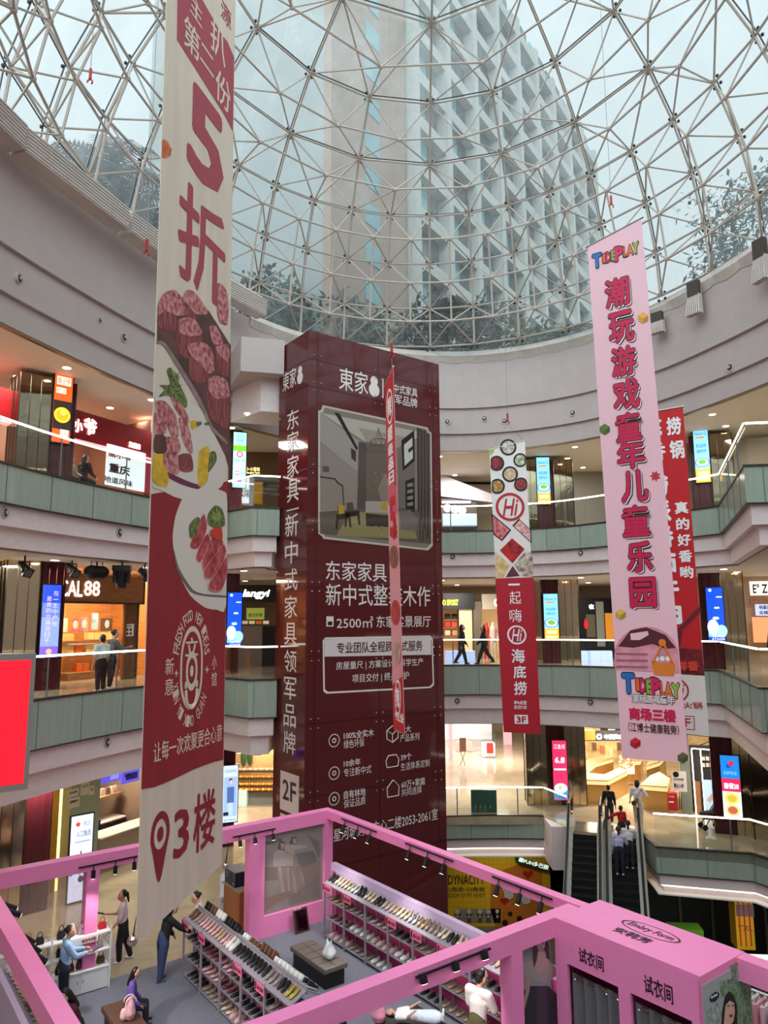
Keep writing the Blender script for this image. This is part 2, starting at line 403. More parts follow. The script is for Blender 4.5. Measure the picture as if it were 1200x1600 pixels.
# ceilings hung under the decks
struct(MB().prism(offset(CON4, .5) + OUT, 9.36, 9.4).build('ceiling_middle', CEILM))
struct(MB().prism(offset(CON3, .5) + OUT3, 3.44, 3.48).build('ceiling_lower', CEILM))
DECK2 = [(2.3, 29.95), (6.2, 29.95), (6.75, 28.45), (9.3, 27.65), (9.15, 26.0), (12, 25.2), (13.4, 22.2), (22, 20.5), (22, 40), (-3, 40), (.5, 29.7)]
struct(MB().prism(DECK2, -1.5, -1.46).build('ceiling_under_deck', CEILM))

# edges of the decks: sage glass panel, plaster bands below it, a dark capping line
def fascia(con, zt, zp, zm, zb, name):
    struct(MB().shell(con, zp, zt, 0, .06).build('trim_' + name + '_panel', GREENP))
    m = MB()
    m.shell(con, zm, zp - .03, .10, .3).shell(con, zb, zm, .26, .5)
    struct(m.build('trim_' + name + '_bands', STEP))
    struct(MB().shell(con, zt, zt + .05, -.03, .1).shell(con, zp - .03, zp, -.02, .1).build('trim_' + name + '_caps', DARKRAIL))
    # thin seams between the panels
    s = MB(); acc = 0
    q = offset(con, -.004)
    for a, b in zip(q[:-1], q[1:]):
        a = Vector(a); b = Vector(b); L = (b - a).length; d = (b - a) / L; t = 1.45 - acc
        while t < L:
            p = a + d * t; s.obox((p.x, p.y, (zt + zp) / 2), (d.x * .008, d.y * .008, 0), (d.y * .006, -d.x * .006, 0), (0, 0, (zt - zp) / 2)); t += 1.45
        acc = (acc + L) % 1.45
    struct(s.build('trim_' + name + '_seams', mat('seam', (96, 112, 104), .5)))
fascia(CON4, Z4, 10.42, 9.9, 9.42, 'top')
fascia(CON3, Z3, 4.67, 4.1, 3.5, 'upper')
FAR2 = smooth_line([(.5, 29.6), (2.3, 29.95), (4.4, 30.05), (6.2, 29.95)], 3)
R2 = [(9.2, 27.3), (9.15, 26.0), (12, 25.2), (13.4, 22.2), (20, 20.8)]
fascia(FAR2, Z2, -.82, -1.2, -1.55, 'near_stair')
fascia(R2, Z2, -.82, -1.2, -1.55, 'beyond_stair')
struct(MB().box(6.2, 6.72, 28.6, 29.9, -1.55, -.02).build('trim_stair_cheek', STEP))
struct(MB().shell(FAR2, -1.27, -1.24, .19, .25).shell(R2, -1.27, -1.24, .19, .25).build('trim_deck_led', LEDS))

# balustrades: glass panes between slim posts under a lit handrail
def balustrade(con, z, h, label, group, step=2.4, inset=.12):
    q = offset(con, inset)
    t = thing('balustrade', label, 'railing', (q[0][0], q[0][1], z))
    g = MB(); rail = MB(); led = MB(); posts = []
    acc = 0
    for a, b in zip(q[:-1], q[1:]):
        a = Vector(a); b = Vector(b); L = (b - a).length; d = (b - a) / max(L, 1e-6); n = Vector((d.y, -d.x))
        g.obox(((a.x + b.x) / 2, (a.y + b.y) / 2, z + .03 + (h - .08) / 2), (d.x * L / 2, d.y * L / 2, 0), (n.x * .006, n.y * .006, 0), (0, 0, (h - .08) / 2))
        c = (a + b) / 2
        rail.obox((c.x, c.y, z + h), (d.x * (L / 2 + .02), d.y * (L / 2 + .02), 0), (n.x * .035, n.y * .035, 0), (0, 0, .022))
        c2 = c + n * .042
        led.obox((c2.x, c2.y, z + h - .004), (d.x * (L / 2 + .02), d.y * (L / 2 + .02), 0), (n.x * .008, n.y * .008, 0), (0, 0, .026))
        p = step - acc
        while p < L: posts.append(a + d * p); p += step
        acc = (acc + L) % step
    g.build('glass_pane', GLASS, t); rail.build('handrail', STEEL, t); led.build('rail_light', LEDW, t)
    for p in posts:
        MB().tube((p.x, p.y, z), (p.x, p.y, z + h), .022, 6).build('post', GREY, t)
    return t
balustrade(EDGE_L, Z4, 1.1, 'lit glass balustrade of the topmost gallery on the left, beside the noodle shop', None)
balustrade(BRIDGE, Z4, 1.1, 'lit glass balustrade round the topmost bridge corner beside the maroon tower', None)
balustrade(EDGE_F, Z4, 1.1, 'lit glass balustrade of the topmost gallery behind the hot pot banner', None)
balustrade(TURN4, Z4, 1.1, 'lit glass balustrade turning the topmost corner at far right', None)
balustrade(EDGE_L, Z3, 1.05, 'lit glass balustrade in front of the wood clad optician on the left', None)
balustrade(BRIDGE, Z3, 1.05, 'lit glass balustrade round the middle bridge corner beside the maroon tower', None)
balustrade(EDGE_F3, Z3, 1.05, 'lit glass balustrade of the middle gallery where two women walk', None)
balustrade(TURN3, Z3, 1.05, 'lit glass balustrade turning the middle corner at right', None)
balustrade(FAR2, Z2, 1.08, 'lit glass balustrade of the lowest gallery left of the escalators', None)
balustrade([(9.15, 26.0), (12, 25.2), (13.4, 22.2), (20, 20.8)], Z2, 1.08, 'lit glass balustrade of the lowest gallery right of the escalators', None)
balustrade([(6.2, 29.95), (6.72, 28.5)], Z2, 1.08, 'short dark glass balustrade beside the left escalator head', None)

# upper drum wall in three steps up to the dome
WALLC = smooth_line([(-10.2, 3), (-9.9, 9), (-9.4, 13.2), (-9.0, 15.9), (-8.1, 18.9), (-7.1, 21.6), (-5.5, 25.1), (-3.3, 27.7), (-.5, 29.2), (2.7, 29.9), (5.3, 29.5), (7.8, 28.0), (9.8, 25.5), (10.9, 22.9), (11.55, 20.6), (12.0, 17.5), (12.2, 12), (12.2, 3)], 4)
struct(MB().shell(WALLC, 16.56, ZD, 0, .5).shell(WALLC, 15.47, 16.56, .11, .5).shell(WALLC, ZC - .1, 15.47, .22, .5).build('wall_drum', WALL))
struct(MB().prism(offset(WALLC, .3) + [(22, 3), (22, 54), (-24, 54), (-24, 3)], ZC, ZC + .05).build('ceiling', CEILM))
struct(MB().shell(WALLC, ZC - .16, ZC - .1, .24, .34).build('trim_drum_foot', mat('bronze_trim', (150, 120, 92), .3, .6)))
# roof terrace round the dome and the closing walls on the viewer's side
struct(MB().prism(offset(WALLC, .02) + [(26, 3), (26, 60), (-26, 60), (-26, 3)], ZD - .25, ZD - .02).build('roof_terrace', mat('roof_concrete', (150, 150, 146), .8)))
struct(MB().prism([(-10.2, 9), (-10.2, -16), (12.2, -16), (12.2, 9), (9.5, 9), (8.4, 7.5), (5.5, 5.5), (1.6, 4.6), (-2.3, 5.5), (-5.2, 7.4), (-6.6, 9)], ZD - .25, ZD - .02).build('window_added_skylight', GLASS))  # unseen skylight with bars below, added to let daylight into the lower hall
m = MB()
for x in range(-10, 13, 2): m.box(x - .06, x + .06, -16, 4.6, ZD - .42, ZD - .26)
for y in range(-16, 5, 2): m.box(-10, 12, y - .05, y + .05, ZD - .40, ZD - .27)
struct(m.build('trim_6', FRAMEM))
struct(MB().box(-24.2, 22, -16.2, -16, Z1, ZD).build('wall_rear', WALL))
struct(MB().box(-10.5, -10.3, -16, 6.4, Z3, ZD).build('wall_left', WALL))
struct(MB().box(12.3, 12.5, -16, 16, Z3, ZD).build('wall_right', WALL))
struct(MB().box(-24.3, -24, -16, 54, Z1, ZC).box(22, 22.3, -16, 54, Z1, ZC).build('wall_outer', WALL))
struct(MB().box(-24, 22, 54, 54.3, Z1, ZC).build('wall_back', WALL))
struct(MB().box(-8, 10, -6, .1, Z3 - .4, Z3).build('floor_near', FLOORM))

# sunshade drapes gathered along the top of the drum
DR = [p for p in WALLC if p[1] > 12]
def drape(pts, z0, name, amp=.10, per=1.1):
    q = smooth_line(pts, 6); m = MB(); acc = 0; vs = []; n = len(q)
    for i, p in enumerate(q):
        if i: acc += (Vector(q[i]) - Vector(q[i - 1])).length
        sag = abs(math.sin(acc / per * PI))
        o = offset(q[max(0, i - 1):i + 2], -.10 - .08 * sag)[1 if i else 0]
        o2 = offset(q[max(0, i - 1):i + 2], -.02)[1 if i else 0]
        vs += [(o2[0], o2[1], z0 + .30), (o[0], o[1], z0 + .08 - amp * .4 * sag), (o2[0], o2[1], z0 - .16 - amp * sag)]
    fs = []
    for i in range(n - 1):
        a = i * 3; b = a + 3; fs += [(a, b, b + 1, a + 1), (a + 1, b + 1, b + 2, a + 2)]
    m.add(vs, fs); return m.build(name, mat('drape_cloth', (206, 194, 186), .8, noise=.05))
tag(drape(DR[18:], ZD - .12, 'sunshade_drape'), 'long beige sunshade cloth gathered in scallops along the dome foot', 'curtain')
PLEAT = mat('pleated_shade', (202, 190, 184), .75, noise=.14, scale=3, stretch=(.2, .2, 30))
def shade_box(a, b, label, d=.5, clr=.05):
    a = Vector(a); b = Vector(b); dr = (b - a); L = dr.length; dr = dr / L; n = Vector((dr.y, -dr.x))
    t = thing('folded_sunshade', label, 'sunshade', (a.x, a.y, ZD - .5), 0, None)
    m = MB()
    k = 14
    for i in range(k):
        z = ZD - .34 + .62 * i / k; o = .012 if i % 2 else -.012
        c = (a + b) / 2 + n * (clr + .10 + d / 2 + .015)
        m.obox((c.x, c.y, z + .02), (dr.x * L / 2, dr.y * L / 2, 0), (n.x * (d / 2 + o), n.y * (d / 2 + o), 0), (0, 0, .021))
    m.build('pleats', PLEAT, t)
    m = MB(); c = (a + b) / 2 + n * (clr + .24); m.obox((c.x, c.y, ZD + .36), (dr.x * (L / 2 + .03), dr.y * (L / 2 + .03), 0), (n.x * .16 + 0, n.y * .16, 0), (0, 0, .10)); m.build('cover_strip', mat('shade_cover', (222, 214, 206), .6), t)
for (a, b, l) in (((-9.75, 11.2), (-8.95, 15.6), 'pleated folded sunshade box at the far left edge under the dome'), ((-8.95, 15.75), (-7.75, 19.2), 'long pleated folded sunshade box below the palms'),
                  ((-7.7, 19.4), (-6.7, 21.8), 'pleated folded sunshade box partly behind the tall beef banner'), ((-6.2, 23.4), (-5.0, 25.4), 'sagging folded sunshade between beef banner and maroon tower')):
    shade_box(a, b, l, d=.3 if a[0] > 0 else .5, clr=.30 if a[0] > 0 or a[1] > 23 else .05)

# dome: triangulated space frame under frameless glass
DC = Vector((1.55, 17.2, ZD + .1)); DR_ = 10.35
def dpt(az, el, r): return DC + Vector((math.cos(el) * math.sin(az) * 1.03, math.cos(el) * math.cos(az) * 1.2, math.sin(el))) * r
NA = 36
ELS = [math.radians(e) for e in (1, 10, 20, 30, 40, 51, 64, 80)]
glass = MB(); outer = MB(); inner = MB(); web = MB(); clamps = MB(); dark = MB()
def nn(k): return NA if k <= 3 else NA // 2 if k <= 5 else NA // 4
for k in range(len(ELS)):
    n = nn(k)
    for i in range(n):
        a = 2 * PI * (i + .25 * n / NA) / n
        a2 = a + 2 * PI / n
        p = dpt(a, ELS[k], DR_); q = dpt(a2, ELS[k], DR_)
        outer.tube(p, q, .040, 5, caps=False)
        pd = dpt(a, ELS[k] + .006, DR_ + .16); qd = dpt(a2, ELS[k] + .006, DR_ + .16)
        dark.tube(pd, qd, .022, 4, caps=False)
        # spider clamps on each node
        for da, de in ((-.011, -.010), (.011, -.010), (-.011, .012), (.011, .012)):
            c = dpt(a + da / max(.2, math.cos(ELS[k])), ELS[k] + de, DR_ + .10); clamps.ell(c, .055, .055, .055, 6, 4)
        if k < len(ELS) - 1:
            if nn(k + 1) == n:
                u = dpt(a, ELS[k + 1], DR_); outer.tube(p, u, .046, 5, caps=False)
                dark.tube(pd, dpt(a, ELS[k + 1] + .006, DR_ + .16), .022, 4, caps=False)
                v = dpt(a2, ELS[k + 1], DR_)
                em = (ELS[k] + ELS[k + 1]) / 2; c = dpt((a + a2) / 2, em - .01, DR_ - .95)
                for t in (p, q, u, v): web.tube(c, t, .030, 5, caps=False)
                inner.tube(c, dpt((a + a2) / 2 + 2 * PI / n, em - .01, DR_ - .95), .040, 5, caps=False)
                if k + 2 < len(ELS) and nn(k + 2) == n:
                    inner.tube(c, dpt((a + a2) / 2, (ELS[k + 1] + ELS[k + 2]) / 2 - .01, DR_ - .95), .040, 5, caps=False)
                inner.ell(c, .085, .085, .085, 6, 4)
            elif i % 2 == 0:
                h = n // 2; s0 = .25 * n / NA
                u = dpt(a, ELS[k + 1], DR_); u2 = dpt(a + 4 * PI / n, ELS[k + 1], DR_)
                outer.tube(p, u, .046, 5, caps=False); outer.tube(q, u, .036, 5, caps=False); outer.tube(q, u2, .036, 5, caps=False)
                dark.tube(pd, dpt(a, ELS[k + 1] + .006, DR_ + .16), .022, 4, caps=False)
                em = (ELS[k] + ELS[k + 1]) / 2; c = dpt(a2, em, DR_ - .95)
                for t in (p, q, u, u2): web.tube(c, t, .030, 5, caps=False)
                inner.tube(c, dpt(a2 + 4 * PI / n, em, DR_ - .95), .040, 5, caps=False); inner.ell(c, .085, .085, .085, 6, 4)
RG = DR_ + .16
els = [math.radians(-1)] + ELS[1:] + [PI / 2 - .01]
vs = [dpt(2 * PI * (i + .25) / NA, e, RG) for e in els for i in range(NA)]
glass.add(vs, [(j * NA + i, j * NA + (i + 1) % NA, (j + 1) * NA + (i + 1) % NA, (j + 1) * NA + i) for j in range(len(els) - 1) for i in range(NA)])
struct(glass.build('window_1', DOMEG))
struct(outer.build('trim_1', FRAMEM)); struct(inner.build('trim_2', FRAMEM)); struct(web.build('trim_3', FRAMEM)); struct(clamps.build('trim_4', FRAMED)); struct(dark.build('trim_5', FRAMED))

# speaker and nozzle fittings on the drum and on the bands
FIT1 = mat('fitting_rim', (190, 182, 170), .4); FIT2 = mat('fitting_dark', (40, 36, 34), .6)
def fitting(p, toward, label, r=.14):
    p = Vector(p); d = (Vector(toward) - p); d.z = 0; d.normalize()
    t = thing('wall_nozzle', label, 'wall fitting', p, 0, 'round nozzles on the white bands')
    MB().tube(p - d * .3, p + d * .03, r, 16).build('rim', FIT1, t); MB().tube(p + d * .03, p + d * .045, r * .62, 14).build('throat', FIT2, t)
    MB().tube(p + d * .045, p + d * .10, r * .34, 12).build('nozzle', FIT1, t)
def on_line(con, off, x, y):
    q = offset(con, off); best = None
    for a, b in zip(q[:-1], q[1:]):
        d = ray(x, y); u = Vector((b[0] - a[0], b[1] - a[1], 0)); n = Vector((u.y, -u.x, 0))
        if abs(d.dot(n)) < 1e-9: continue
        t = (Vector((a[0], a[1], 0)) - CAM).dot(n) / d.dot(n)
        if t <= 0: continue
        p = CAM + d * t; s_ = (p - Vector((a[0], a[1], p.z))).dot(u) / u.dot(u)
        if 0 <= s_ <= 1 and (best is None or t < best[0]): best = (t, p)
    return best[1] if best else None
for con, off, x, y, l in ((WALLC, .11, 29, 435, 'at the far left of the white drum wall'), (WALLC, .11, 155, 500, 'small one between the two left drum nozzles'), (WALLC, .11, 193, 527, 'on the drum wall left of the beef banner'),
                     (WALLC, .11, 699, 659, 'on the drum wall just right of the maroon tower'), (WALLC, .11, 757, 654, 'second one right of the maroon tower on the drum wall'), (WALLC, .11, 788, 658, 'on the drum wall above the hot pot banner'),
                     (WALLC, .11, 895, 645, 'on the drum wall left of the pink toy banner'), (WALLC, .11, 1141, 574, 'on the drum wall above the red banner'),
                     (CON4, .12, 7, 801, 'on the band under the noodle shop, far left'), (CON4, .12, 186, 832, 'on the band under the noodle shop, beside the beef banner'), (CON4, .12, 707, 870, 'on the topmost band right of the tower'), (CON4, .12, 908, 864, 'on the topmost band left of the toy banner'),
                     (CON3, .12, 167, 1160, 'on the band under the optician'), (CON3, .12, 714, 1095, 'on the middle band right of the tower'), (CON3, .12, 923, 1097, 'on the middle band left of the toy banner')):
    p = on_line(con, off, x, y)
    if p: fitting(p, (1.6, 18, p.z), 'round air nozzle ' + l, .08 if 'small' in l else .15)
PLD = mat('pleat_gap_shade', (74, 66, 58), .8)
for x, y0, y1, l in ((1026, 488, 520, 'small gathered sunshade bundle nearest the pink toy banner'), (1083, 440, 490, 'gathered sunshade bundle under the right hand tree'), (1186, 376, 436, 'gathered sunshade bundle at the right picture edge')):
    c = on_line(WALLC, -.42, x, (y0 + y1) / 2); t0 = Vector((1.55, 17.2, 0)) - c; t0.z = 0; nrm = t0.normalized(); tan = Vector((-nrm.y, nrm.x, 0)); hb = (c - CAM).length / FPX * (y1 - y0) / 2
    t = thing('gathered_sunshade', l, 'sunshade', c)
    for i in range(7):
        f = (i - 3) / 3; a = c + tan * (.24 * f) - Vector((0, 0, hb)); b = c + tan * (.13 * f) + Vector((0, 0, hb)) - nrm * .12; w_ = tan * .024; d_ = nrm * .12
        q = [a - w_ - d_, a + w_ - d_, a + w_ + d_, a - w_ + d_, b - w_ - d_, b + w_ - d_, b + w_ + d_ * .6, b - w_ + d_ * .6]
        MB().add(q, [(0, 3, 2, 1), (4, 5, 6, 7), (0, 1, 5, 4), (1, 2, 6, 5), (2, 3, 7, 6), (3, 0, 4, 7)]).build('pleat', PLEAT, t)
    MB().obox(c - nrm * .06, tan * .20, nrm * .09, Vector((0, 0, hb * .96))).build('gap_shade', PLD, t)  # dark core stands for the shade between the pleats
# downlights: warm lamps sunk in the walkway ceilings
def downlight(x, y, z, label, grp, m=LAMP, r=.11):
    t = thing('downlight', label, 'ceiling lamp', (x, y, z), 0, grp)
    MB().lathe((x, y, z - .02), [(r + .03, .0), (r + .03, .02)], 14).build('trim_ring', WHITEP, t)
    MB().lathe((x, y, z - .03), [(r, 0), (r, .01)], 14).build('lamp', m, t)
k = 0
for zz, con, nm in ((ZC, CON4, 'topmost'), (9.36, CON4, 'middle'), (3.44, CON3, 'lowest')):
    for off in (1.3, 3.2, 5.6):
        q = offset(con, off); acc = 0; cnt = 0
        for a, b in zip(q[:-1], q[1:]):
            a = Vector(a); b = Vector(b); L = (b - a).length
            acc += L
            if acc > 2.6 and b.y > 14 and b.y < 45 and b.x < 16:
                acc = 0; cnt += 1
                downlight(b.x, b.y, zz, 'round lit downlight set in the white %s gallery ceiling' % nm, 'downlights of the %s gallery ceiling' % nm)
# ================================================================ maroon advertising tower (lift shaft)
T1 = Vector((-2.394, 22.332)); T2 = Vector((2.04, 25.59)); T3 = Vector((-3.55, 23.91)); T4 = T2 + (T3 - T1); TZ = 16.95
tower = thing('advertising_tower', 'tall maroon glass tower with white furniture lettering, standing behind the pink booth', 'tower', (T1.x, T1.y, Z1))
MB().prism([T1, T2, T4, T3], Z1, TZ).build('glass_cladding', MAROON, tower)
TF = Plane((T1.x, T1.y), T2 - T1); TL = Plane((T3.x, T3.y), T1 - T3)
TW = (T2 - T1).length; TD = (T1 - T3).length
SEAM = mat('panel_seam', (50, 14, 17), .4); STUD = mat('rivet', (170, 140, 130), .3, 1)
m = MB(); r = MB()
for z in (16.0, 15.1, 12.4, 10.6, 8.7, 6.6, 4.6, 2.5, .4): TF.slab(0, TW, z - .012, z + .012, .003, -.01, None, '', mb=m); TL.slab(0, TD, z - .012, z + .012, .003, -.01, None, '', mb=m)
for u in (.33, TW * .5, TW - .33): TF.slab(u - .01, u + .01, 0, TZ, .003, -.01, None, '', mb=m)
for z in (16.0, 15.1, 12.4, 10.6, 8.7, 6.6, 4.6, 2.5):
    for u in (.33, TW * .5, TW - .33):
        for dz in (-.14, .14):
            for du in (-.13, .13): r.ell(TF.pt(u + du, z + dz, .01), .026, .026, .026, 6, 4)
m.build('seams', SEAM, tower); r.build('rivets', STUD, tower)
WL = mat('white_lettering', (228, 216, 212), .5); WL2 = mat('pale_panel', (222, 204, 204), .5); DKT = mat('dark_lettering', (60, 24, 26), .5)
SL = dict(bold=.004, ext=.001)
tpx('東家', TF, 530, 578, 575, 613, WL, tower, **SL)
def gourd(pl, x0, y0, x1, y1):
    u0, u1, v0, v1 = pl.rect(x0, y0, x1, y1); h = v1 - v0; c = (u0 + u1) / 2; pts = []
    for i in range(28):
        a = 2 * PI * i / 28; y = .5 + .5 * math.sin(a)
        rr = .30 + .17 * math.cos((y - .05) * 2 * PI) if False else (math.sqrt(max(0, .24 ** 2 - (y - .76) ** 2)) if y > .60 else math.sqrt(max(0, .34 ** 2 - (y - .34) ** 2)))
        pts.append((c + (1 if math.cos(a) > 0 else -1) * max(.03, rr) * h * .9, v0 + y * h))
    pl.poly(pts, .004, WL, 'gourd_mark', tower, px=False)
gourd(TF, 577, 588, 592, 620); gourd(TL, 465, 572, 473, 600)
TF.bpx(597.5, 592, 599, 622, .006, 0, WL, 'divider', tower)
tpx('新中式家具', TF, 604, 602, 652, 616, WL, tower, **SL); tpx('领军品牌', TF, 604, 618, 652, 633, WL, tower, **SL)
tpx('東家', TL, 442, 578, 463, 608, WL, tower, **SL)
for ch, y0, y1 in (('东', 640, 670), ('家', 674, 705), ('家', 711, 745), ('具', 749, 784)): tpx(ch, TL, 449, y0, 467, y1, WL, tower, **SL)
TL.bpx(448, 795, 467, 797, .006, 0, WL, 'divider', tower)
for i, ch in enumerate('新中式家具领军品牌'):
    y = 803 + i * 42.5; tpx(ch, TL, 446 - i * .35, y, 466 - i * .5, y + 35, WL, tower, **SL)
pnl = TL.bpx(438, 1208, 467, 1270, .008, 0, WL2, 'floor_sign', tower); tpx('2F', TL, 442, 1220, 463, 1252, DKT, pnl, off=.012, bold=.012)
TL.bpx(438, 1276, 467, 1300, .008, 0, WL2, 'floor_sign', tower)
tpx('东家家具', TF, 509, 878, 604, 908, WL, tower, **SL); tpx('新中式整装木作', TF, 509, 914, 672, 947, WL, tower, **SL)
tpx('2500㎡', TF, 526, 963, 583, 981, WL, tower, **SL); tpx('东家实景展厅', TF, 588, 962, 673, 980, WL, tower, **SL)
def ring_rect(pl, pts, th, off, mt, name, par):
    q = [pl.uv(*p) for p in pts]; c = (sum(p[0] for p in q) / len(q), sum(p[1] for p in q) / len(q)); m_ = MB(); n = len(q)
    vs = []
    for p in q: vs.append(pl.pt(p[0], p[1], off))
    for p in q:
        d = Vector((p[0] - c[0], p[1] - c[1])); s_ = Vector((d.x - math.copysign(th, d.x), d.y - math.copysign(th, d.y))); vs.append(pl.pt(c[0] + s_.x, c[1] + s_.y, off))
    m_.add(vs, [(i, (i + 1) % n, (i + 1) % n + n, i + n) for i in range(n)]); return m_.build(name, mt, par)
bxp = [(508, 996), (672, 993), (676, 998), (678, 1070), (673, 1075), (510, 1084), (505, 1080), (504, 1001)]
ring_rect(TF, bxp, .055, .006, WL, 'service_frame', tower)
hd = TF.poly([(507, 998), (673, 995), (674, 1023), (507, 1026)], .004, WL2, 'service_heading', tower)
tpx('专业团队全程顾问式服务', TF, 526, 1002, 660, 1019, DKT, hd, off=.009, bold=.012)
tpx('房屋量尺 | 方案设计 | 科学生产', TF, 525, 1031, 661, 1045, WL, tower, **SL); tpx('项目交付 | 终身维护', TF, 550, 1051, 639, 1066, WL, tower, **SL)
for s_, x0, y0, x1, y1, bd in (('100%全实木', 537, 1141, 584, 1153, .012), ('绿色环保', 537, 1155, 569, 1168, .002), ('10余年', 537, 1186, 563, 1197, .012), ('专注新中式', 537, 1198, 580, 1211, .002), ('自有林地', 537, 1233, 571, 1246, .012), ('保证品质', 537, 1247, 571, 1260, .002),
                             ('五大', 624, 1134, 642, 1145, .012), ('产品系列', 625, 1146, 655, 1158, .002), ('39个', 626, 1177, 643, 1188, .012), ('生活体系定制', 626, 1189, 671, 1201, .002), ('60万+家庭', 627, 1217, 664, 1229, .012), ('共同选择', 627, 1230, 659, 1242, .002), ('星河城购物中心二楼2053-2061室', 521, 1279, 684, 1298, .004)):
    tpx(s_, TF, x0, y0, x1, y1, WL, tower, bold=bd, ext=.001)
for x, y in ((522, 1157), (522, 1208), (522, 1248)): TF.dpx(x, y, 10.5, .005, WL, 'round_icon', tower, ri=.86); TF.dpx(x, y, 4, .005, WL, 'icon_centre', tower, ri=.55)
for x, y in ((613, 1147), (613, 1190), (614, 1233)):
    u, v = TF.uv(x, y); m_ = MB(); R_ = .26
    hx = [(u + R_ * math.sin(i * PI / 3), v + R_ * math.cos(i * PI / 3)) for i in range(6)]
    if y == 1190: hx = [(u - .22, v - .16), (u + .22, v - .16), (u + .26, v + .05), (u + .16, v + .2), (u - .16, v + .2), (u - .26, v + .05)]
    if y == 1233: hx = [(u - .22, v - .22), (u + .22, v - .22), (u + .24, v + .06), (u + .02, v + .27), (u - .02, v + .27), (u - .24, v + .06)]
    for i in range(6): m_.tube(TF.pt(*hx[i], .008), TF.pt(*hx[(i + 1) % 6], .008), .016, 5)
    if y == 1147:
        for i in (1, 3, 5): m_.tube(TF.pt(u, v, .008), TF.pt(*hx[i], .008), .014, 5)
    m_.build('line_icon', WL, tower)
TF.bpx(510, 963, 521, 979, .005, 0, WL, 'shop_icon', tower); TF.bpx(512, 971, 519, 977, .008, 0, SEAM, 'shop_icon_door', tower)
# printed picture of a tall living room
FR = [(504, 633), (668, 668), (670, 674), (674, 676), (676, 852), (671, 858), (668, 860), (505, 842), (503, 838), (497, 834), (497, 642), (502, 640)]
pic = TF.poly(FR, .002, mat('print_wall', (128, 116, 106), .12), 'room_picture', tower)
ring_rect(TF, FR, .07, .008, mat('picture_edge', (190, 176, 164), .3), 'picture_border', pic)
def pp(pts, rgb, name, o): return TF.poly(pts, o, mat('print_%d_%d_%d' % rgb, rgb, .12), name, pic)
pp([(501, 645), (668, 677), (640, 690), (606, 692), (570, 690)], (176, 164, 152), 'printed_ceiling', .004)
pp([(560, 668), (638, 684), (622, 700), (572, 690)], (150, 138, 128), 'printed_ceiling_panel', .005)
pp([(500, 645), (562, 690), (562, 740), (500, 690)], (150, 140, 132), 'printed_upper_wall', .004)
pp([(500, 692), (560, 738), (560, 760), (555, 800), (500, 812)], (136, 124, 115), 'printed_left_wall', .005)
pp([(522, 644), (530, 646), (559, 700), (557, 704)], (34, 30, 30), 'printed_beam', .006)
pp([(548, 700), (556, 705), (556, 722), (549, 716)], (60, 50, 46), 'printed_opening', .006)
pp([(560, 690), (572, 692), (572, 800), (558, 800)], (84, 74, 68), 'printed_column', .005)
pp([(572, 692), (620, 700), (620, 800), (572, 800)], (104, 90, 80), 'printed_curtain_wall', .005)
pp([(600, 740), (618, 745), (618, 790), (598, 790), (590, 765)], (128, 116, 102), 'printed_blossom', .006)
pp([(622, 700), (648, 690), (648, 800), (622, 800)], (112, 100, 92), 'printed_right_wall', .005)
pp([(627, 688), (647, 672), (648, 720), (629, 736)], (36, 32, 32), 'printed_frame', .006)
pp([(631, 695), (644, 684), (645, 716), (632, 728)], (196, 190, 184), 'printed_artwork', .007)
pp([(637, 703), (645, 696), (645, 702), (639, 708)], (46, 42, 42), 'printed_artwork_mark', .008)
pp([(633, 752), (647, 746), (648, 800), (634, 800)], (40, 36, 34), 'printed_bookcase', .006)
for y in (756, 766, 776, 786): pp([(636, y), (645, y - 2), (645, y + 4), (636, y + 5)], (130, 124, 116), 'printed_books', .007)
pp([(651, 668), (672, 676), (673, 850), (653, 846)], (66, 56, 52), 'printed_curtain', .005)
for x in (655, 660, 665, 670): pp([(x, 672), (x + 2, 673), (x + 2, 846), (x, 845)], (92, 80, 74), 'printed_fold', .006)
pp([(499, 800), (600, 792), (652, 796), (672, 850), (500, 834)], (96, 84, 76), 'printed_floor', .006)
pp([(524, 838), (548, 800), (640, 800), (652, 842)], (138, 124, 84), 'printed_rug', .007)
pp([(571, 783), (612, 784), (612, 802), (571, 800)], (158, 148, 138), 'printed_sofa', .008)
pp([(596, 786), (604, 786), (604, 796), (595, 796)], (176, 138, 36), 'printed_cushion', .009)
pp([(571, 802), (614, 806), (618, 824), (572, 822)], (52, 42, 40), 'printed_table', .009)
pp([(624, 800), (640, 796), (652, 810), (652, 830), (626, 828)], (112, 98, 92), 'printed_armchair', .009)
for x, y in ((527, 790), (541, 786)):
    pp([(x, y), (x + 10, y - 1), (x + 12, y + 14), (x + 1, y + 16)], (84, 70, 62), 'printed_chair_back', .008); pp([(x - 2, y + 14), (x + 20, y + 12), (x + 22, y + 34), (x + 19, y + 34), (x + 17, y + 20), (x + 2, y + 22), (x, y + 37), (x - 3, y + 37)], (48, 36, 32), 'printed_chair', .009)
pp([(528, 789), (537, 789), (538, 802), (529, 804)], (178, 140, 40), 'printed_cushion', .010)
m_ = MB()
for i in range(14):
    a = 2 * PI * i / 14; b = 2 * PI * (i + 1) / 14; cx, cy = 591, 690
    m_.tube(TF.px(cx + 13 * math.cos(a), cy + 5 * math.sin(a), .012), TF.px(cx + 13 * math.cos(b), cy + 5 * math.sin(b), .012), .012, 4)
    m_.tube(TF.px(cx + 17 * math.cos(a), cy + 4 + 5 * math.sin(a), .012), TF.px(cx + 17 * math.cos(a), cy + 11 + 5 * math.sin(a), .012), .03, 4)
for x in (-6, 0, 6): m_.tube(TF.px(591 + x, 690, .012), TF.px(591, 668, .012), .01, 4)
m_.build('printed_chandelier', mat('print_bronze', (96, 64, 48), .3), pic)
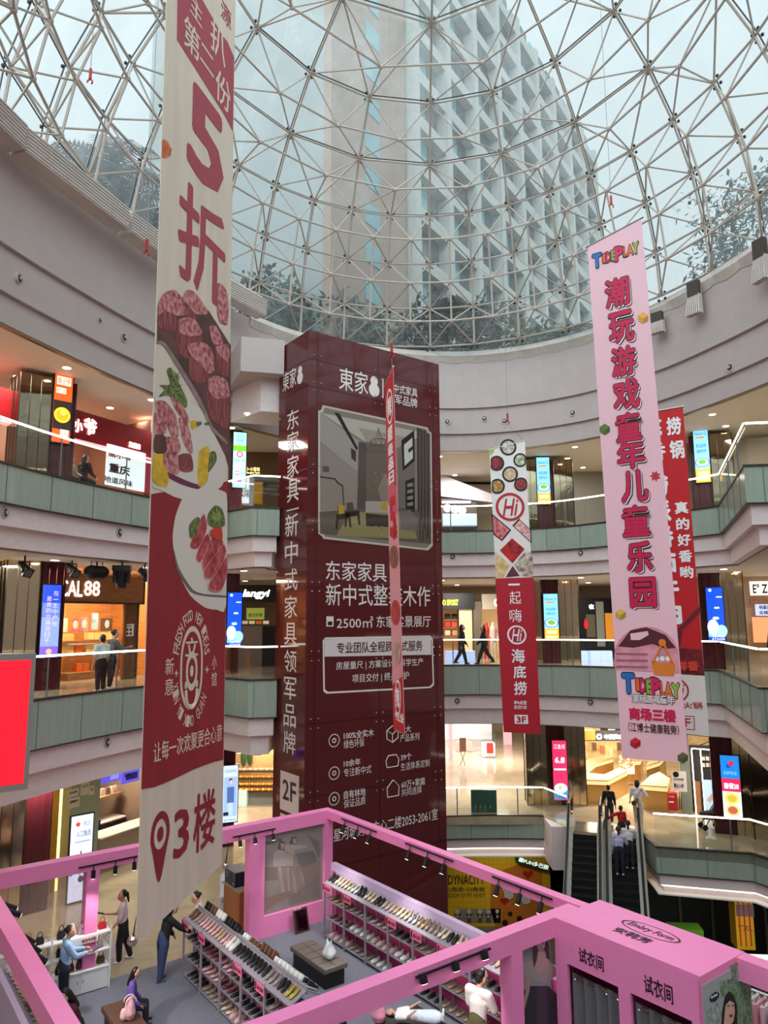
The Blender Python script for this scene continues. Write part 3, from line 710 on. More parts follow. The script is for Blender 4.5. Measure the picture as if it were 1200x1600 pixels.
pp([(504, 728), (514, 729), (514, 738), (504, 737)], (92, 76, 68), 'printed_small_frame', .007)
m_ = MB(); pth = [TF.px(x, y, .011) for x, y in ((500, 745), (523, 748), (527, 754), (535, 759), (537, 790))]; m_.path(pth, .02, 4); m_.build('printed_arch', mat('print_black', (28, 24, 24), .3), pic)
# bridge boxes joining the tower to the left galleries (white lintel high up)
struct(MB().prism([(-5.6, 25.2), (-4.75, 23.2), (-3.35, 23.55), (-3.6, 24.3), (-4.3, 27)], 15.9, 17.1).build('trim_lintel', WALL))
struct(MB().prism([(-5.5, 25.4), (-4.2, 24.0), (-3.5, 24.2), (-3.7, 26)], 14.75, 15.9).build('trim_lintel_shaft', STEP))

# ================================================================ hanging banners
HOOK = mat('hook_red', (176, 24, 26), .4); WIRE = mat('steel_wire', (120, 116, 112), .4, .8)
def banner(name, label, bl, br, tl, tr, Yl, Yr, m, wire_to=None, grp=None):
    # corners are sighted in the photograph; the sheet itself hangs at its own distance
    BL = atY(*bl, Yl); BR = atY(*br, Yr); TLp = atY(*tl, Yl); TRp = atY(*tr, Yr)
    pl = Plane(BL, Vector((BR.x - BL.x, BR.y - BL.y, 0)), TLp - BL)
    t = thing(name, label, 'banner', BL, 0, grp)
    a, b, c, d = (pl.uv(*p) for p in (bl, br, tr, tl))
    M_ = MB(); n = 24; vs = []
    for k in (0, 1):
        for j in range(n + 1):
            f = j / n
            for p, q in ((a, d), (b, c)): vs.append(pl.pt(p[0] + (q[0] - p[0]) * f, p[1] + (q[1] - p[1]) * f, 0 if k == 0 else -.012))
    N = 2 * (n + 1)
    for j in range(n):
        o = 2 * j; M_.add([], []); M_.f += [(o, o + 1, o + 3, o + 2), (N + o, N + o + 2, N + o + 3, N + o + 1), (o, o + 2, N + o + 2, N + o), (o + 1, N + o + 1, N + o + 3, o + 3)]; M_.m += [0] * 4
    M_.f += [(0, N, N + 1, 1), (N - 2, N - 1, 2 * N - 1, 2 * N - 2)]; M_.m += [0, 0]; M_.v = [tuple(v) for v in vs]
    M_.build('cloth', m, t)
    rod = MB().tube(pl.pt(d[0] - .04, d[1], -.005), pl.pt(c[0] + .04, c[1], -.005), .02, 8).build('top_rod', STEEL, t)
    return t, pl
CLOTH = mat('beige_cloth', (226, 208, 192), .75, noise=.05, scale=1.4, bump=.25, stretch=(3, 3, .25))
MARC = mat('maroon_print', (150, 32, 44), .7, noise=.10, scale=1.3, stretch=(3, 3, .25)); MAR2 = mat('rose_print', (172, 70, 84), .7)
bb, P = banner('beef_banner', 'tall beige and maroon banner with beef pictures and 3楼 hanging at left', (213, 1475), (347, 1350), (261, -30), (368.5, -30), 11.0, 13.4, CLOTH)
def q8(pts): return [(230 + x / 8, y / 8) for x, y in pts]
def round_off(q, k=3):
    n = len(q); out = []
    for i in range(n):
        p0, p1, p2, p3 = (Vector(q[(i + j) % n]) for j in (-1, 0, 1, 2))
        for j in range(k):
            t = j / k; v = .5 * ((2 * p1) + (-p0 + p2) * t + (2 * p0 - 5 * p1 + 4 * p2 - p3) * t * t + (-p0 + 3 * p1 - 3 * p2 + p3) * t ** 3); v = v.lerp(p1.lerp(p2, t), .25)
            out.append((max(260.8 - .0318 * v.y, min(v.x, 368.0 - .0162 * v.y)), v.y))
    return out
def qc(pts): return round_off([(225 + x / 4.703, 440 + y / 4.703) for x, y in pts])
def qd(pts): return round_off([(x / 2.667, 750 + y / 2.667) for x, y in pts])
P.poly([(236, 772), (356, 752), (348.5, 1187), (335, 1190), (318, 1196), (300, 1203), (280, 1213), (258, 1223), (240, 1230), (220.5, 1233)], .004, MARC, 'maroon_field', bb)
pq = P.poly(q8([(380, -230), (370, 490), (402, 545), (960, 1432), (1068, 1640), (1085, 720), (1000, 520), (940, 450), (560, -230)]), .004, MAR2, 'plaque', bb)
for s_, x0, y0, x1, y1 in (('第', 286, 36, 312, 86), ('二', 312, 78, 334, 108), ('份', 336, 118, 360, 168), ('主', 296, 0, 316, 32), ('扒', 328, 38, 352, 92)): tpx(s_, P, x0, y0, x1, y1, CLOTH, pq, off=.009, bold=.006)
tpx('源', P, 345, 8, 361, 38, MAR2, bb, bold=.004)
tpx('5', P, 292, 150, 350, 292, MAR2, bb, bold=.03, off=.006); tpx('折', P, 277, 306, 352, 460, MAR2, bb, bold=.014, off=.006)
BRN = mat('slate_print', (96, 60, 56), .7, noise=.35, scale=2); MEAT = mat('beef_print', (150, 58, 64), .7, rgb2=(222, 150, 150), scale=11); MEATD = mat('beef_side_print', (110, 40, 44), .7, rgb2=(166, 86, 86), scale=6, stretch=(4, 4, .6))
PLATE = mat('plate_print', (224, 214, 204), .7); GRN = mat('herb_print', (104, 116, 62), .7, noise=.5, scale=12); YEL = mat('yellow_print', (222, 178, 44), .7, noise=.2); PUR = mat('purple_print', (110, 40, 84), .7)
sl = P.poly([(246.5, 478), (262, 462), (300, 466), (326, 486), (360.5, 540), (358, 735), (352, 712), (330, 668), (310, 622), (278, 568), (257, 537), (245, 533)], .004, BRN, 'slate_photo', bb)
P.poly(qc([(90, 436), (150, 448), (255, 600), (410, 855), (500, 1060), (610, 1175), (600, 1190), (485, 1080), (390, 880), (235, 620), (140, 470), (90, 455)]), .007, mat('slate_edge_print', (150, 126, 124), .7, noise=.2), 'slate_edge', sl)
for top, side in (([(100, 170), (140, 90), (220, 60), (280, 130), (310, 240), (230, 250), (150, 215), (100, 250)], [(100, 240), (150, 215), (235, 250), (225, 370), (160, 360), (100, 330)]),
                  ([(280, 130), (310, 60), (370, 80), (450, 190), (460, 240), (380, 240), (320, 180)], [(320, 180), (380, 240), (370, 290), (310, 250)]),
                  ([(245, 290), (300, 262), (370, 280), (425, 370), (400, 395), (320, 400), (255, 370)], [(245, 300), (255, 370), (320, 400), (420, 390), (410, 470), (320, 560), (270, 540), (235, 450)]),
                  ([(320, 460), (440, 450), (500, 520), (512, 650), (470, 675), (420, 620), (340, 540)], [(320, 460), (340, 540), (420, 620), (470, 675), (465, 730), (380, 745), (330, 690)]),
                  ([(525, 480), (600, 460), (622, 500), (622, 590), (570, 560), (530, 520)], [(525, 490), (570, 560), (622, 590), (620, 700), (560, 680), (525, 600)]),
                  ([(470, 720), (520, 690), (600, 720), (622, 800), (615, 850), (520, 860), (470, 790)], [(470, 760), (520, 860), (617, 850), (612, 1080), (560, 1060), (490, 1010), (460, 880)]),
                  ([(540, 10), (600, 60), (618, 180), (610, 300), (560, 300), (535, 220)], [(560, 300), (610, 300), (600, 320)]), ([(480, 330), (530, 330), (575, 440), (570, 460), (510, 460), (485, 400)], [(510, 460), (570, 460), (560, 480), (520, 490)])):
    P.poly(qc(side), .007, MEATD, 'beef_side', sl); P.poly(qc(top), .010, MEAT, 'beef_cube', sl)
plt = P.poly(qc([(90, 800), (170, 825), (300, 880), (400, 925), (470, 1010), (500, 1120), (560, 1220), (600, 1310), (597, 1420), (570, 1500), (500, 1545), (280, 1600), (110, 1525), (60, 1500), (70, 1250), (78, 1000)]), .006, PLATE, 'plate_photo', bb)
P.poly(qc([(72, 1262), (150, 1275), (185, 1400), (160, 1510), (60, 1470)]), .009, YEL, 'yellow_napkin', plt); P.poly(qc([(170, 1400), (300, 1460), (410, 1500), (390, 1525), (270, 1490), (175, 1440)]), .009, PUR, 'purple_leaf', plt)
for pts in ([(400, 1250), (470, 1210), (480, 1330), (460, 1470), (400, 1510), (390, 1400)], [(335, 1030), (380, 1020), (390, 1060), (350, 1090)]): P.poly(qc(pts), .009, YEL, 'mustard', plt)
for pts in ([(480, 1260), (520, 1250), (530, 1310), (490, 1380), (465, 1400)], [(380, 1035), (415, 1028), (418, 1050), (390, 1065)], [(440, 1040), (475, 1030), (480, 1050), (450, 1058)], [(165, 650), (200, 640), (270, 780), (312, 870), (300, 930), (180, 840), (100, 850), (150, 790), (110, 760), (190, 755)]): P.poly(qc(pts), .010, GRN, 'herb', plt)
for pts in ([(190, 830), (230, 860), (300, 950), (330, 1030), (300, 1040), (220, 930)], [(80, 880), (150, 880), (230, 980), (250, 1130), (210, 1160), (150, 1030), (90, 950)], [(250, 1000), (320, 1050), (355, 1240), (330, 1260), (280, 1170)],
            [(160, 1140), (250, 1160), (260, 1250), (200, 1270), (160, 1230)], [(140, 1265), (240, 1260), (255, 1400), (210, 1420), (150, 1370)], [(250, 1275), (340, 1270), (355, 1390), (260, 1390)], [(76, 960), (150, 1030), (160, 1100), (120, 1140), (76, 1120)]): P.poly(qc(pts), .011, MEATD if pts[0] == (250, 1275) else MEAT, 'beef_slice', plt)
P.poly(qc([(75, 1130), (155, 1140), (160, 1255), (72, 1255)]), .011, BRN, 'dark_slice', plt)
pl2 = P.poly(qd([(730, 150), (760, 75), (800, 45), (850, 30), (925, 45), (946, 95), (943, 520), (900, 540), (850, 530), (790, 480), (745, 390), (722, 290), (718, 230)]), .007, PLATE, 'round_plate', bb)
P.poly(qd([(722, 290), (745, 370), (800, 455), (850, 475), (943, 482), (943, 490), (850, 484), (790, 465), (735, 375)]), .009, mat('plate_shadow_line', (120, 104, 98), .7), 'plate_rim', pl2)
STK = mat('steak_print', (150, 34, 44), .6, rgb2=(206, 92, 96), scale=7); STK2 = mat('steak_edge_print', (226, 150, 150), .6)
for i, pts in enumerate(([(846, 142), (858, 190), (850, 235), (820, 285), (790, 275), (812, 215)], [(862, 225), (872, 260), (850, 310), (828, 342), (815, 320), (835, 265)], [(895, 215), (924, 258), (915, 290), (875, 340), (848, 372), (842, 330), (868, 270)], [(925, 270), (936, 300), (915, 360), (880, 402), (852, 405), (852, 368), (895, 310)], [(938, 320), (940, 385), (916, 458), (868, 455), (872, 420), (905, 375)])):
    c = (sum(p[0] for p in pts) / len(pts), sum(p[1] for p in pts) / len(pts)); P.poly(qd([(c[0] + (x - c[0]) * 1.07, c[1] + (y - c[1]) * 1.05) for x, y in pts]), .0095 + .004 * i, STK2, 'steak_edge', pl2); P.poly(qd(pts), .0115 + .004 * i, STK, 'steak_slice', pl2)
P.poly(qd([(870, 210), (915, 195), (920, 250), (880, 240)]), .030, mat('tomato_print', (206, 58, 36), .6), 'tomato', pl2)
for pts in ([(785, 190), (815, 155), (832, 165), (815, 225), (790, 245)], [(865, 140), (895, 105), (925, 125), (935, 190), (890, 200), (862, 180)]): P.poly(qd(pts), .012, GRN, 'garnish', pl2)
GRN2 = mat('herb_light_print', (150, 166, 96), .7)
for cx, cy, n, L in ((218, 800, 26, 75), (225, 700, 14, 50)):
    for i in range(n):
        a = 2 * PI * i / n + random.uniform(-.2, .2); l_ = L * random.uniform(.5, 1.1); q = [(cx + 8 * math.cos(a + 1.57), cy + 8 * math.sin(a + 1.57)), (cx + l_ * math.cos(a), cy + l_ * math.sin(a)), (cx - 8 * math.cos(a + 1.57), cy - 8 * math.sin(a + 1.57))]
        P.poly([(max(262 - .0318 * (440 + y / 4.703), 225 + x / 4.703), 440 + y / 4.703) for x, y in q], .013 + .0006 * i, GRN2 if i % 3 == 0 else GRN, 'herb_sprig', plt)
for i in range(26):
    a = 2 * PI * i / 26 + random.uniform(-.2, .2); l_ = random.uniform(22, 46); cx, cy = 898, 150
    P.poly([(min(352.5, (cx + dx) / 2.667), 750 + (cy + dy) / 2.667) for dx, dy in ((5 * math.cos(a + 1.57), 5 * math.sin(a + 1.57)), (l_ * math.cos(a), l_ * math.sin(a)), (-5 * math.cos(a + 1.57), -5 * math.sin(a + 1.57)))], .015 + .0006 * i, GRN2 if i % 3 else GRN, 'garnish_sprig', pl2)
# emblem
u0, u1, v0, v1 = P.rect(281, 978, 316, 1109); uc = (u0 + u1) / 2; rw = (u1 - u0) / 2
m_ = MB(); n = 20; ov = []; iv = []
for k_, lst in ((1.0, ov), (.84, iv)):
    for i in range(n + 1): a = PI * i / n; lst.append(P.pt(uc + rw * k_ * math.cos(a), v1 - rw * 1.6 + rw * 1.6 * k_ * math.sin(a), .008))
    for i in range(n + 1): a = PI + PI * i / n; lst.append(P.pt(uc + rw * k_ * math.cos(a), v0 + rw * 1.6 + rw * 1.6 * k_ * math.sin(a), .008))
N = len(ov); m_.add(ov + iv, [(i, (i + 1) % N, (i + 1) % N + N, i + N) for i in range(N)]); em = m_.build('emblem_capsule', CLOTH, bb)
tpx('立', P, 289, 996, 309, 1025, CLOTH, em, off=.008, bold=.015)
P.disc((uc, v0 + (v1 - v0) * .46), rw * .52, .008, CLOTH, 'emblem_ring', em, ry=rw * .9, ri=rw * .34); P.disc((uc, v0 + (v1 - v0) * .46), rw * .16, .008, CLOTH, 'emblem_dot', em, ry=rw * .26)
for sgn in (-1, 1): P.disc((uc + sgn * rw * .48, v0 + (v1 - v0) * .30), rw * .11, .008, CLOTH, 'emblem_dot', em, ry=rw * .18)
m_ = MB().path([P.pt(uc + rw * .5 * math.cos(a), v0 + (v1 - v0) * .24 + rw * .85 * math.sin(a), .008) for a in [PI + PI * i / 8 for i in range(9)]], rw * .08, 5); m_.build('emblem_smile', CLOTH, em)
tpx('新', P, 258, 1028, 271, 1054, CLOTH, bb); tpx('意', P, 257, 1060, 270, 1086, CLOTH, bb); tpx('小', P, 331, 1024, 338, 1046, CLOTH, bb); tpx('馆', P, 330, 1050, 338, 1072, CLOTH, bb)
for x, y in ((275, 1052), (323, 1046)): P.poly([(x, y - 6), (x + 1, y - 1), (x + 4, y), (x + 1, y + 1), (x, y + 6), (x - 1, y + 1), (x - 4, y), (x - 1, y - 1)], .006, CLOTH, 'sparkle', bb)
for s_, a0, a1, up in (('FRESH FOOD', 168, 92, 1), ('NEW IDEAS', 78, 8, 1), ('XIN YI', 190, 238, 0), ('XIAO', 248, 280, 0), ('GUAN', 292, 330, 0)):
    nchar = len(s_)
    for i, ch in enumerate(s_):
        if ch == ' ': continue
        a = math.radians(a0 + (a1 - a0) * (i + .5) / nchar); cu = uc + rw * 1.42 * math.cos(a)
        cvv = (v1 - rw * 1.7 if up else v0 + rw * 1.7) + rw * 2.2 * math.sin(a)
        text(ch, P, cu - .045, cu + .045, cvv - .09, cvv + .09, CLOTH, bb, rot=math.degrees(a) - 90 if up else math.degrees(a) + 90)
tpx('让每一次欢聚更合心意', P, 240, 1146, 346, 1175, CLOTH, bb, off=.008)
tpx('3', P, 271, 1264, 295, 1338, MARC, bb, bold=.02); tpx('楼', P, 302, 1236, 336, 1326, MARC, bb, bold=.015)
m_ = MB(); c = P.uv(250, 1303); R_ = abs(P.uv(235, 1303)[0] - c[0]); RV = abs(P.uv(250, 1268)[1] - c[1]); o = []; i_ = []
for i in range(40):
    a = 2 * PI * i / 40; k_ = 1.0 if math.sin(a) > -.35 else 1 + 1.1 * (max(0, -math.sin(a) - .35) / .65) ** 1.6
    xx = math.cos(a) if math.sin(a) > -.35 else math.cos(a) * (1 - (-math.sin(a) - .35) * .35)
    o.append(P.pt(c[0] + R_ * xx, c[1] + RV * math.sin(a) * k_, .007)); i_.append(P.pt(c[0] + R_ * .66 * math.cos(a), c[1] + RV * .66 * math.sin(a), .007))
m_.add(o + i_, [(i, (i + 1) % 40, (i + 1) % 40 + 40, i + 40) for i in range(40)]); m_.build('pin_mark', MARC, bb); P.disc(c, R_ * .33, .007, MARC, 'pin_dot', bb, ry=RV * .33)
P.poly([(252, 221), (256, 217), (262, 222), (268, 234), (266, 243), (258, 247), (252.5, 245)], .006, mat('orange_seal', (206, 104, 50), .6, noise=.4, scale=14), 'orange_seal', bb)
CHR = mat('chrome', (210, 208, 204), .12, 1)
for (x, y, Y, l) in ((207, 1470, 11.0, 'shiny chrome ball weight hanging from the lower left corner of the beef banner'), (352, 1353, 13.4, 'small chrome ball weight at the lower right corner of the beef banner')):
    p = atY(x, y, Y); t = thing('ball_weight', l, 'weight', p); r_ = .075 if Y < 12 else .05
    MB().ell(p, r_, r_, r_, 16, 12).build('ball', CHR, t, True); MB().tube(p, p + Vector((.04, 0, .32)), .014, 8, r2=.004).build('cord_cone', BLACK, t)

# pink toy shop banner
PKB = mat('pale_pink_print', (248, 196, 210), .6); MAG = mat('magenta_print', (206, 22, 78), .55); OUTL = mat('outline_print', (40, 14, 24), .6); WHT = mat('white_print', (250, 244, 246), .6)
tb, P = banner('toy_banner', 'long pale pink banner with magenta play park characters hanging at right', (972, 1185), (1076, 1192), (918, 386), (1002, 340), 15.0, 14.3, PKB)
m_ = MB()
ys = [(434, 480, 945, 984), (486, 536, 951, 991), (541, 588, 955, 994), (592, 640, 958, 1000), (644, 690, 962, 1003), (688, 733, 964, 1008), (735, 785, 970, 1013), (789, 839, 972, 1016), (846, 894, 979, 1020), (902, 950, 984, 1026)]
for ch, (y0, y1, x0, x1) in zip('潮玩游戏童年儿童乐园', ys):
    tpx(ch, P, x0 + 3, y0 + 3, x1 + 3, y1 + 3, OUTL, tb, off=.003, bold=.055, name='character_shadow'); tpx(ch, P, x0 + 2, y0 + 2, x1 + 2, y1 + 2, WHT, tb, off=.006, bold=.04, name='character_edge')
    tpx(ch, P, x0 - 1, y0 - 1, x1 + 1, y1 + 1, OUTL, tb, off=.009, bold=.06, name='character_outline'); tpx(ch, P, x0, y0, x1, y1, MAG, tb, off=.012, bold=.03)
CL = dict(T=(36, 112, 190), I=(236, 96, 44), D=(206, 40, 96), E=(130, 180, 60), P=(214, 30, 96), L=(220, 90, 50), A=(226, 120, 50), Y=(150, 190, 70))
def toy_logo(xs, ybase, slope, h, par):
    for ch, x0, x1, k in xs:
        yc = ybase + slope * ((x0 + x1) / 2 - xs[0][1]); hh = h * k
        mm = mat('logo_' + ch, CL[ch], .5)
        tpx(ch, P, x0 - 1.4, yc - hh / 2 - 1.6, x1 + 1.4, yc + hh / 2 + 1.6, OUTL, par, off=.005, bold=.09, name='logo_outline'); tpx(ch, P, x0, yc - hh / 2, x1, yc + hh / 2, mm, par, off=.009, bold=.06)
toy_logo([('T', 926, 940, 1.25), ('I', 942, 946, .8), ('D', 947, 954, .9), ('E', 955, 961, .9), ('P', 960, 974, 1.3), ('L', 974, 980, .9), ('A', 980, 989, .9), ('Y', 989, 998, 1.0)], 410, -.33, 18, tb)
toy_logo([('T', 972, 992, 1.35), ('I', 994, 999, .85), ('D', 1000, 1009, .95), ('E', 1010, 1018, .95), ('P', 1016, 1032, 1.3), ('L', 1032, 1039, .95), ('A', 1039, 1050, .95), ('Y', 1050, 1062, 1.0)], 1066, .16, 24, tb)
tpx('潮玩游戏童年', P, 987, 1085, 1055, 1100, DKT, tb, bold=.035, off=.005); tpx('潮玩游戏童年', P, 988, 1086, 1054, 1099, WHT, tb, bold=.01, off=.009)
tpx('商场三楼', P, 983, 1107, 1056, 1127, MAG, tb, bold=.05); tpx('（江博士健康鞋旁）', P, 982, 1131, 1061, 1146, DKT, tb, bold=.006)
for (x, y, rgb, nm) in ((1005, 497, (214, 160, 56), 'yellow_block'), (945, 671, (86, 110, 52), 'green_block'), (970, 960, (208, 168, 62), 'gold_block'), (993, 1161, (190, 20, 44), 'red_block'), (1067, 1184, (92, 92, 54), 'olive_block')):
    mm = mat(nm + '_print', rgb, .6); P.poly([(x - 8, y - 4), (x, y - 9), (x + 8, y - 4), (x, y + 1)], .004, mat(nm + '_top', tuple(min(255, int(v * 1.15)) for v in rgb), .6), nm + '_top', tb); P.poly([(x - 8, y - 4), (x, y + 1), (x, y + 9), (x - 8, y + 4)], .004, mm, nm, tb); P.poly([(x, y + 1), (x + 8, y - 4), (x + 8, y + 4), (x, y + 9)], .004, mat(nm + '_side', tuple(int(v * .85) for v in rgb), .6), nm + '_side', tb)
star = []
for i in range(14): a = 2 * PI * i / 14; r_ = 9 if i % 2 else 5; star.append((1024 + r_ * math.cos(a), 744 + r_ * math.sin(a)))
P.poly(star, .004, mat('virus_print', (196, 44, 66), .6), 'spiky_ball', tb)
arch = [(1010 + 50 * math.cos(a), 1024 - 45 * math.sin(a)) for a in [PI * i / 16 for i in range(17)]]
arch = [(961, 1046)] + arch[::-1] + [(1062, 1052)]
ap = P.poly(arch, .004, mat('arcade_photo', (226, 150, 166), .6, noise=.15), 'arched_photo', tb)
P.poly([(966, 1010), (985, 985), (1010, 980), (1040, 992), (1056, 1012), (1040, 1014), (1020, 1006), (990, 1012)], .007, mat('arcade_dark', (88, 26, 40), .6), 'dark_ceiling', ap)
P.poly([(985, 990), (1012, 986), (1014, 992), (1000, 1000), (986, 1000)], .009, PKB, 'spiral_lamp', ap)
for y in (1020, 1030, 1040): P.poly([(963, y), (1012, y + 1), (1012, y + 4), (963, y + 3)], .009, mat('arcade_shelf', (170, 96, 118), .6), 'toy_shelf', ap)
OR = mat('arcade_orange', (232, 128, 40), .6); P.poly([(1018, 1034), (1052, 1036), (1056, 1040), (1053, 1056), (1022, 1054)], .009, OR, 'orange_pit', ap)
for a, b in (((1021, 1034), (1034, 1008)), ((1052, 1036), (1038, 1008))): MB().tube(P.px(*a, .012), P.px(*b, .012), .02, 5).build('orange_frame', OR, ap)
P.disc(P.uv(1035, 1004), .07, .010, OR, 'orange_top', ap)
for x in (1026, 1035, 1044): P.disc(P.uv(x, 1029), .045, .010, WHT, 'toy_face', ap)

# red hot pot banner behind it
rb, P = banner('red_banner', 'bright red hanging banner with white hot pot lettering, behind the pink banner', (1013, 1140), (1108, 1152), (969, 652), (1067, 635), 18.2, 17.8, RED)
tpx('底', P, 1003, 654, 1034, 683, WHT, rb, bold=.035); tpx('捞', P, 1041, 652, 1064, 680, WHT, rb, bold=.035); tpx('香', P, 1008, 692, 1040, 720, WHT, rb, bold=.035); tpx('锅', P, 1046, 688, 1069, 717, WHT, rb, bold=.035)
for i, ch in enumerate('真的好香哟'): tpx(ch, P, 1054 + i * 2.1, 784 + i * 25.2, 1075 + i * 2.1, 803 + i * 25.2, WHT, rb, bold=.035)
for i, ch in enumerate('捞派番茄牛肉'): tpx(ch, P, 1012 + i * 4.2, 742 + i * 40, 1044 + i * 4.2, 776 + i * 40, WHT, rb, bold=.05)
P.poly([(1003, 1008), (1096, 1015), (1101, 1056), (1007, 1050)], .004, mat('chili_photo', (112, 16, 24), .6, noise=.5, scale=8), 'chili_photo', rb)
P.poly([(1057, 985), (1092, 948), (1096, 955), (1066, 985), (1063, 1010), (1056, 1010)], .006, mat('ladle_print', (112, 30, 44), .4), 'ladle', rb)
tpx('麻辣鲜香', P, 1020, 1033, 1092, 1049, mat('orange_red_print', (224, 66, 44), .6), rb, bold=.05, off=.009)
P.poly([(1006, 1050), (1101, 1056), (1108, 1151), (1013, 1139)], .004, OFFW, 'white_foot', rb)
P.disc(P.uv(1057, 1078), .28, .008, RED2, 'round_mark', rb, ri=.24); tpx('Hi', P, 1048, 1068, 1070, 1088, RED2, rb, off=.008, bold=.004, shear=.3)
tpx('海底捞火锅', P, 1022, 1097, 1097, 1107, RED2, rb, bold=.01, off=.008); tpx('3F', P, 1057, 1122, 1079, 1136, RED2, rb, bold=.01, off=.008)
ring_rect(P, [(1052, 1117), (1085, 1119), (1086, 1141), (1053, 1139)], .02, .008, RED2, 'floor_frame', rb)

# centre hot pot banner with bowls
cb, P = banner('hot_pot_banner', 'narrow white and red banner with bowls of food and Hi mark in the centre', (787, 1144), (845, 1147), (764.5, 703), (820, 688), 25.0, 24.8, OFFW)
P.poly([(774, 904), (833.5, 902), (845, 1147), (787, 1144)], .006, RED2, 'red_field', cb)
for ch, x0, y0, x1, y1 in (('一', 794, 912, 812, 915), ('起', 796, 924, 814, 944), ('嗨', 796, 952, 815, 972), ('海', 799, 1014, 820, 1036), ('底', 802, 1040, 822, 1060), ('捞', 803, 1065, 823, 1086)): tpx(ch, P, x0, y0, x1, y1, WHT, cb, off=.012, bold=.02 if y0 > 1000 else .0)
tpx('早9点至', P, 803, 1095, 823, 1101, WHT, cb, off=.012, bold=.02); tpx('次日7点', P, 803, 1102, 823, 1108, WHT, cb, off=.012, bold=.02)
pf = P.bpx(804, 1117, 825, 1131, .012, 0, WHT, 'floor_label', cb); tpx('3F', P, 807, 1119, 822, 1129, RED2, pf, off=.018, bold=.03)
P.dpx(807.5, 992, 15, .012, WHT, 'round_mark', cb, ri=.82); tpx('Hi', P, 799, 983, 816, 1002, WHT, cb, off=.014, bold=.01, shear=.3)
P.dpx(797, 792, 22, .012, RED2, 'round_mark', cb, ri=.82); tpx('Hi', P, 785, 779, 810, 806, RED2, cb, off=.014, bold=.01, shear=.3)
P.poly([(764.5, 703), (772, 701), (771, 706), (766, 712)], .01, mat('folded_corner', (170, 180, 90), .6), 'folded_corner', cb)
BWL = mat('bowl_print', (30, 24, 26), .6)
for x, y, r_, c1, c2, xa in ((794, 699, 13, (226, 216, 208), (150, 130, 120), 0), (776, 724, 12, (170, 40, 44), (90, 20, 24), 0), (813, 719, 11, (220, 220, 200), (120, 130, 80), 0), (797, 741, 12.5, (216, 196, 190), (190, 150, 60), 0), (777, 760, 12, (214, 160, 90), (120, 80, 40), 0), (814, 757, 11, (170, 60, 66), (96, 26, 34), 0)):
    q = [(max(P_[0], 765.5 + (y - 700) * .05), P_[1]) for P_ in [(x + r_ * math.cos(2 * PI * i / 20), y + r_ * math.sin(2 * PI * i / 20)) for i in range(20)]]; q = [(min(a, 820 + (y - 690) * .054), b) for a, b in q]
    bw = P.poly(q, .006, BWL, 'printed_bowl', cb); q2 = [(x + (a - x) * .76, y + (b - y) * .76) for a, b in q]; P.poly(q2, .010, mat('food_%d_%d' % (x, y), c1, .6, rgb2=c2, scale=9), 'printed_food', bw)
for pts, c1, c2 in (([(770, 806), (796, 828), (784, 843), (772, 834)], (190, 40, 50), (226, 150, 150)), ([(803, 822), (812, 813), (828, 828), (829, 846)], (206, 110, 110), (238, 200, 196))):
    tr_ = P.poly([(a + (a - sum(p[0] for p in pts) / 4) * .18, b + (b - sum(p[1] for p in pts) / 4) * .18) for a, b in pts], .006, BWL, 'printed_tray', cb); P.poly(pts, .010, mat('meat_tray_%d' % pts[0][0], c1, .6, rgb2=c2, scale=7), 'printed_meat', tr_)
for pts, c1, c2 in (([(800, 841), (820, 858), (801, 880), (781, 860)], (206, 26, 26), (120, 10, 14)), ([(774, 862), (797, 882), (786, 902), (774, 903)], (230, 210, 170), (214, 160, 80)), ([(822, 860), (832, 866), (833, 901), (815, 900), (803, 882)], (120, 60, 60), (226, 216, 200)), ([(801, 884), (812, 900), (790, 902)], (60, 14, 24), (110, 40, 60))): P.poly(pts, .007, mat('soup_%d' % pts[0][0], c1, .6, rgb2=c2, scale=5), 'printed_soup', cb)
# edge-on red and pink banner in front of the tower
eb, P = banner('edge_banner', 'red to pink banner seen almost edge on in front of the maroon tower', (615, 1139), (632, 1148), (601.5, 603), (614, 573), 17.6, 16.6, mat('salmon_print', (240, 160, 170), .6))
def lx(y): return 601.8 + (y - 603) * .0252
def rx_(y): return 614.2 + (y - 573) * .0308
P.poly([(lx(603), 603), (614, 574), (rx_(760), 760), (lx(745), 745)], .004, RED, 'red_head', eb); P.poly([(lx(1070), 1070), (rx_(1056), 1056), (632, 1147), (615, 1138)], .004, RED, 'red_foot', eb)
P.poly([(lx(745), 745), (rx_(760), 760), (rx_(800), 805), (lx(800), 788)], .004, mat('rose_mid_print', (226, 92, 106), .6), 'rose_band', eb)
for ch, y0, y1 in (('超', 665, 690), ('级', 692, 712), ('品', 714, 734), ('日', 736, 756)): tpx(ch, P, lx(y0) + 3, y0, rx_(y0) - 3, y1, WHT, eb, off=.01, bold=.04)
tpx('5', P, lx(820) + 2, 775, rx_(820) - 3, 840, RED, eb, off=.01, bold=.05); tpx('折', P, lx(830) + 7, 822, rx_(830) - 1, 842, RED, eb, off=.012, bold=.03)
for y, r_, rgb in ((870, 18, (150, 92, 70)), (957, 20, (196, 50, 44)), (1020, 18, (206, 160, 150))): P.poly([((lx(y) + rx_(y)) / 2 + 7 * math.cos(2 * PI * i / 16), y + r_ * math.sin(2 * PI * i / 16)) for i in range(16)], .008, mat('dish_print_%d' % y, rgb, .6, noise=.35, scale=6), 'printed_dish', eb)
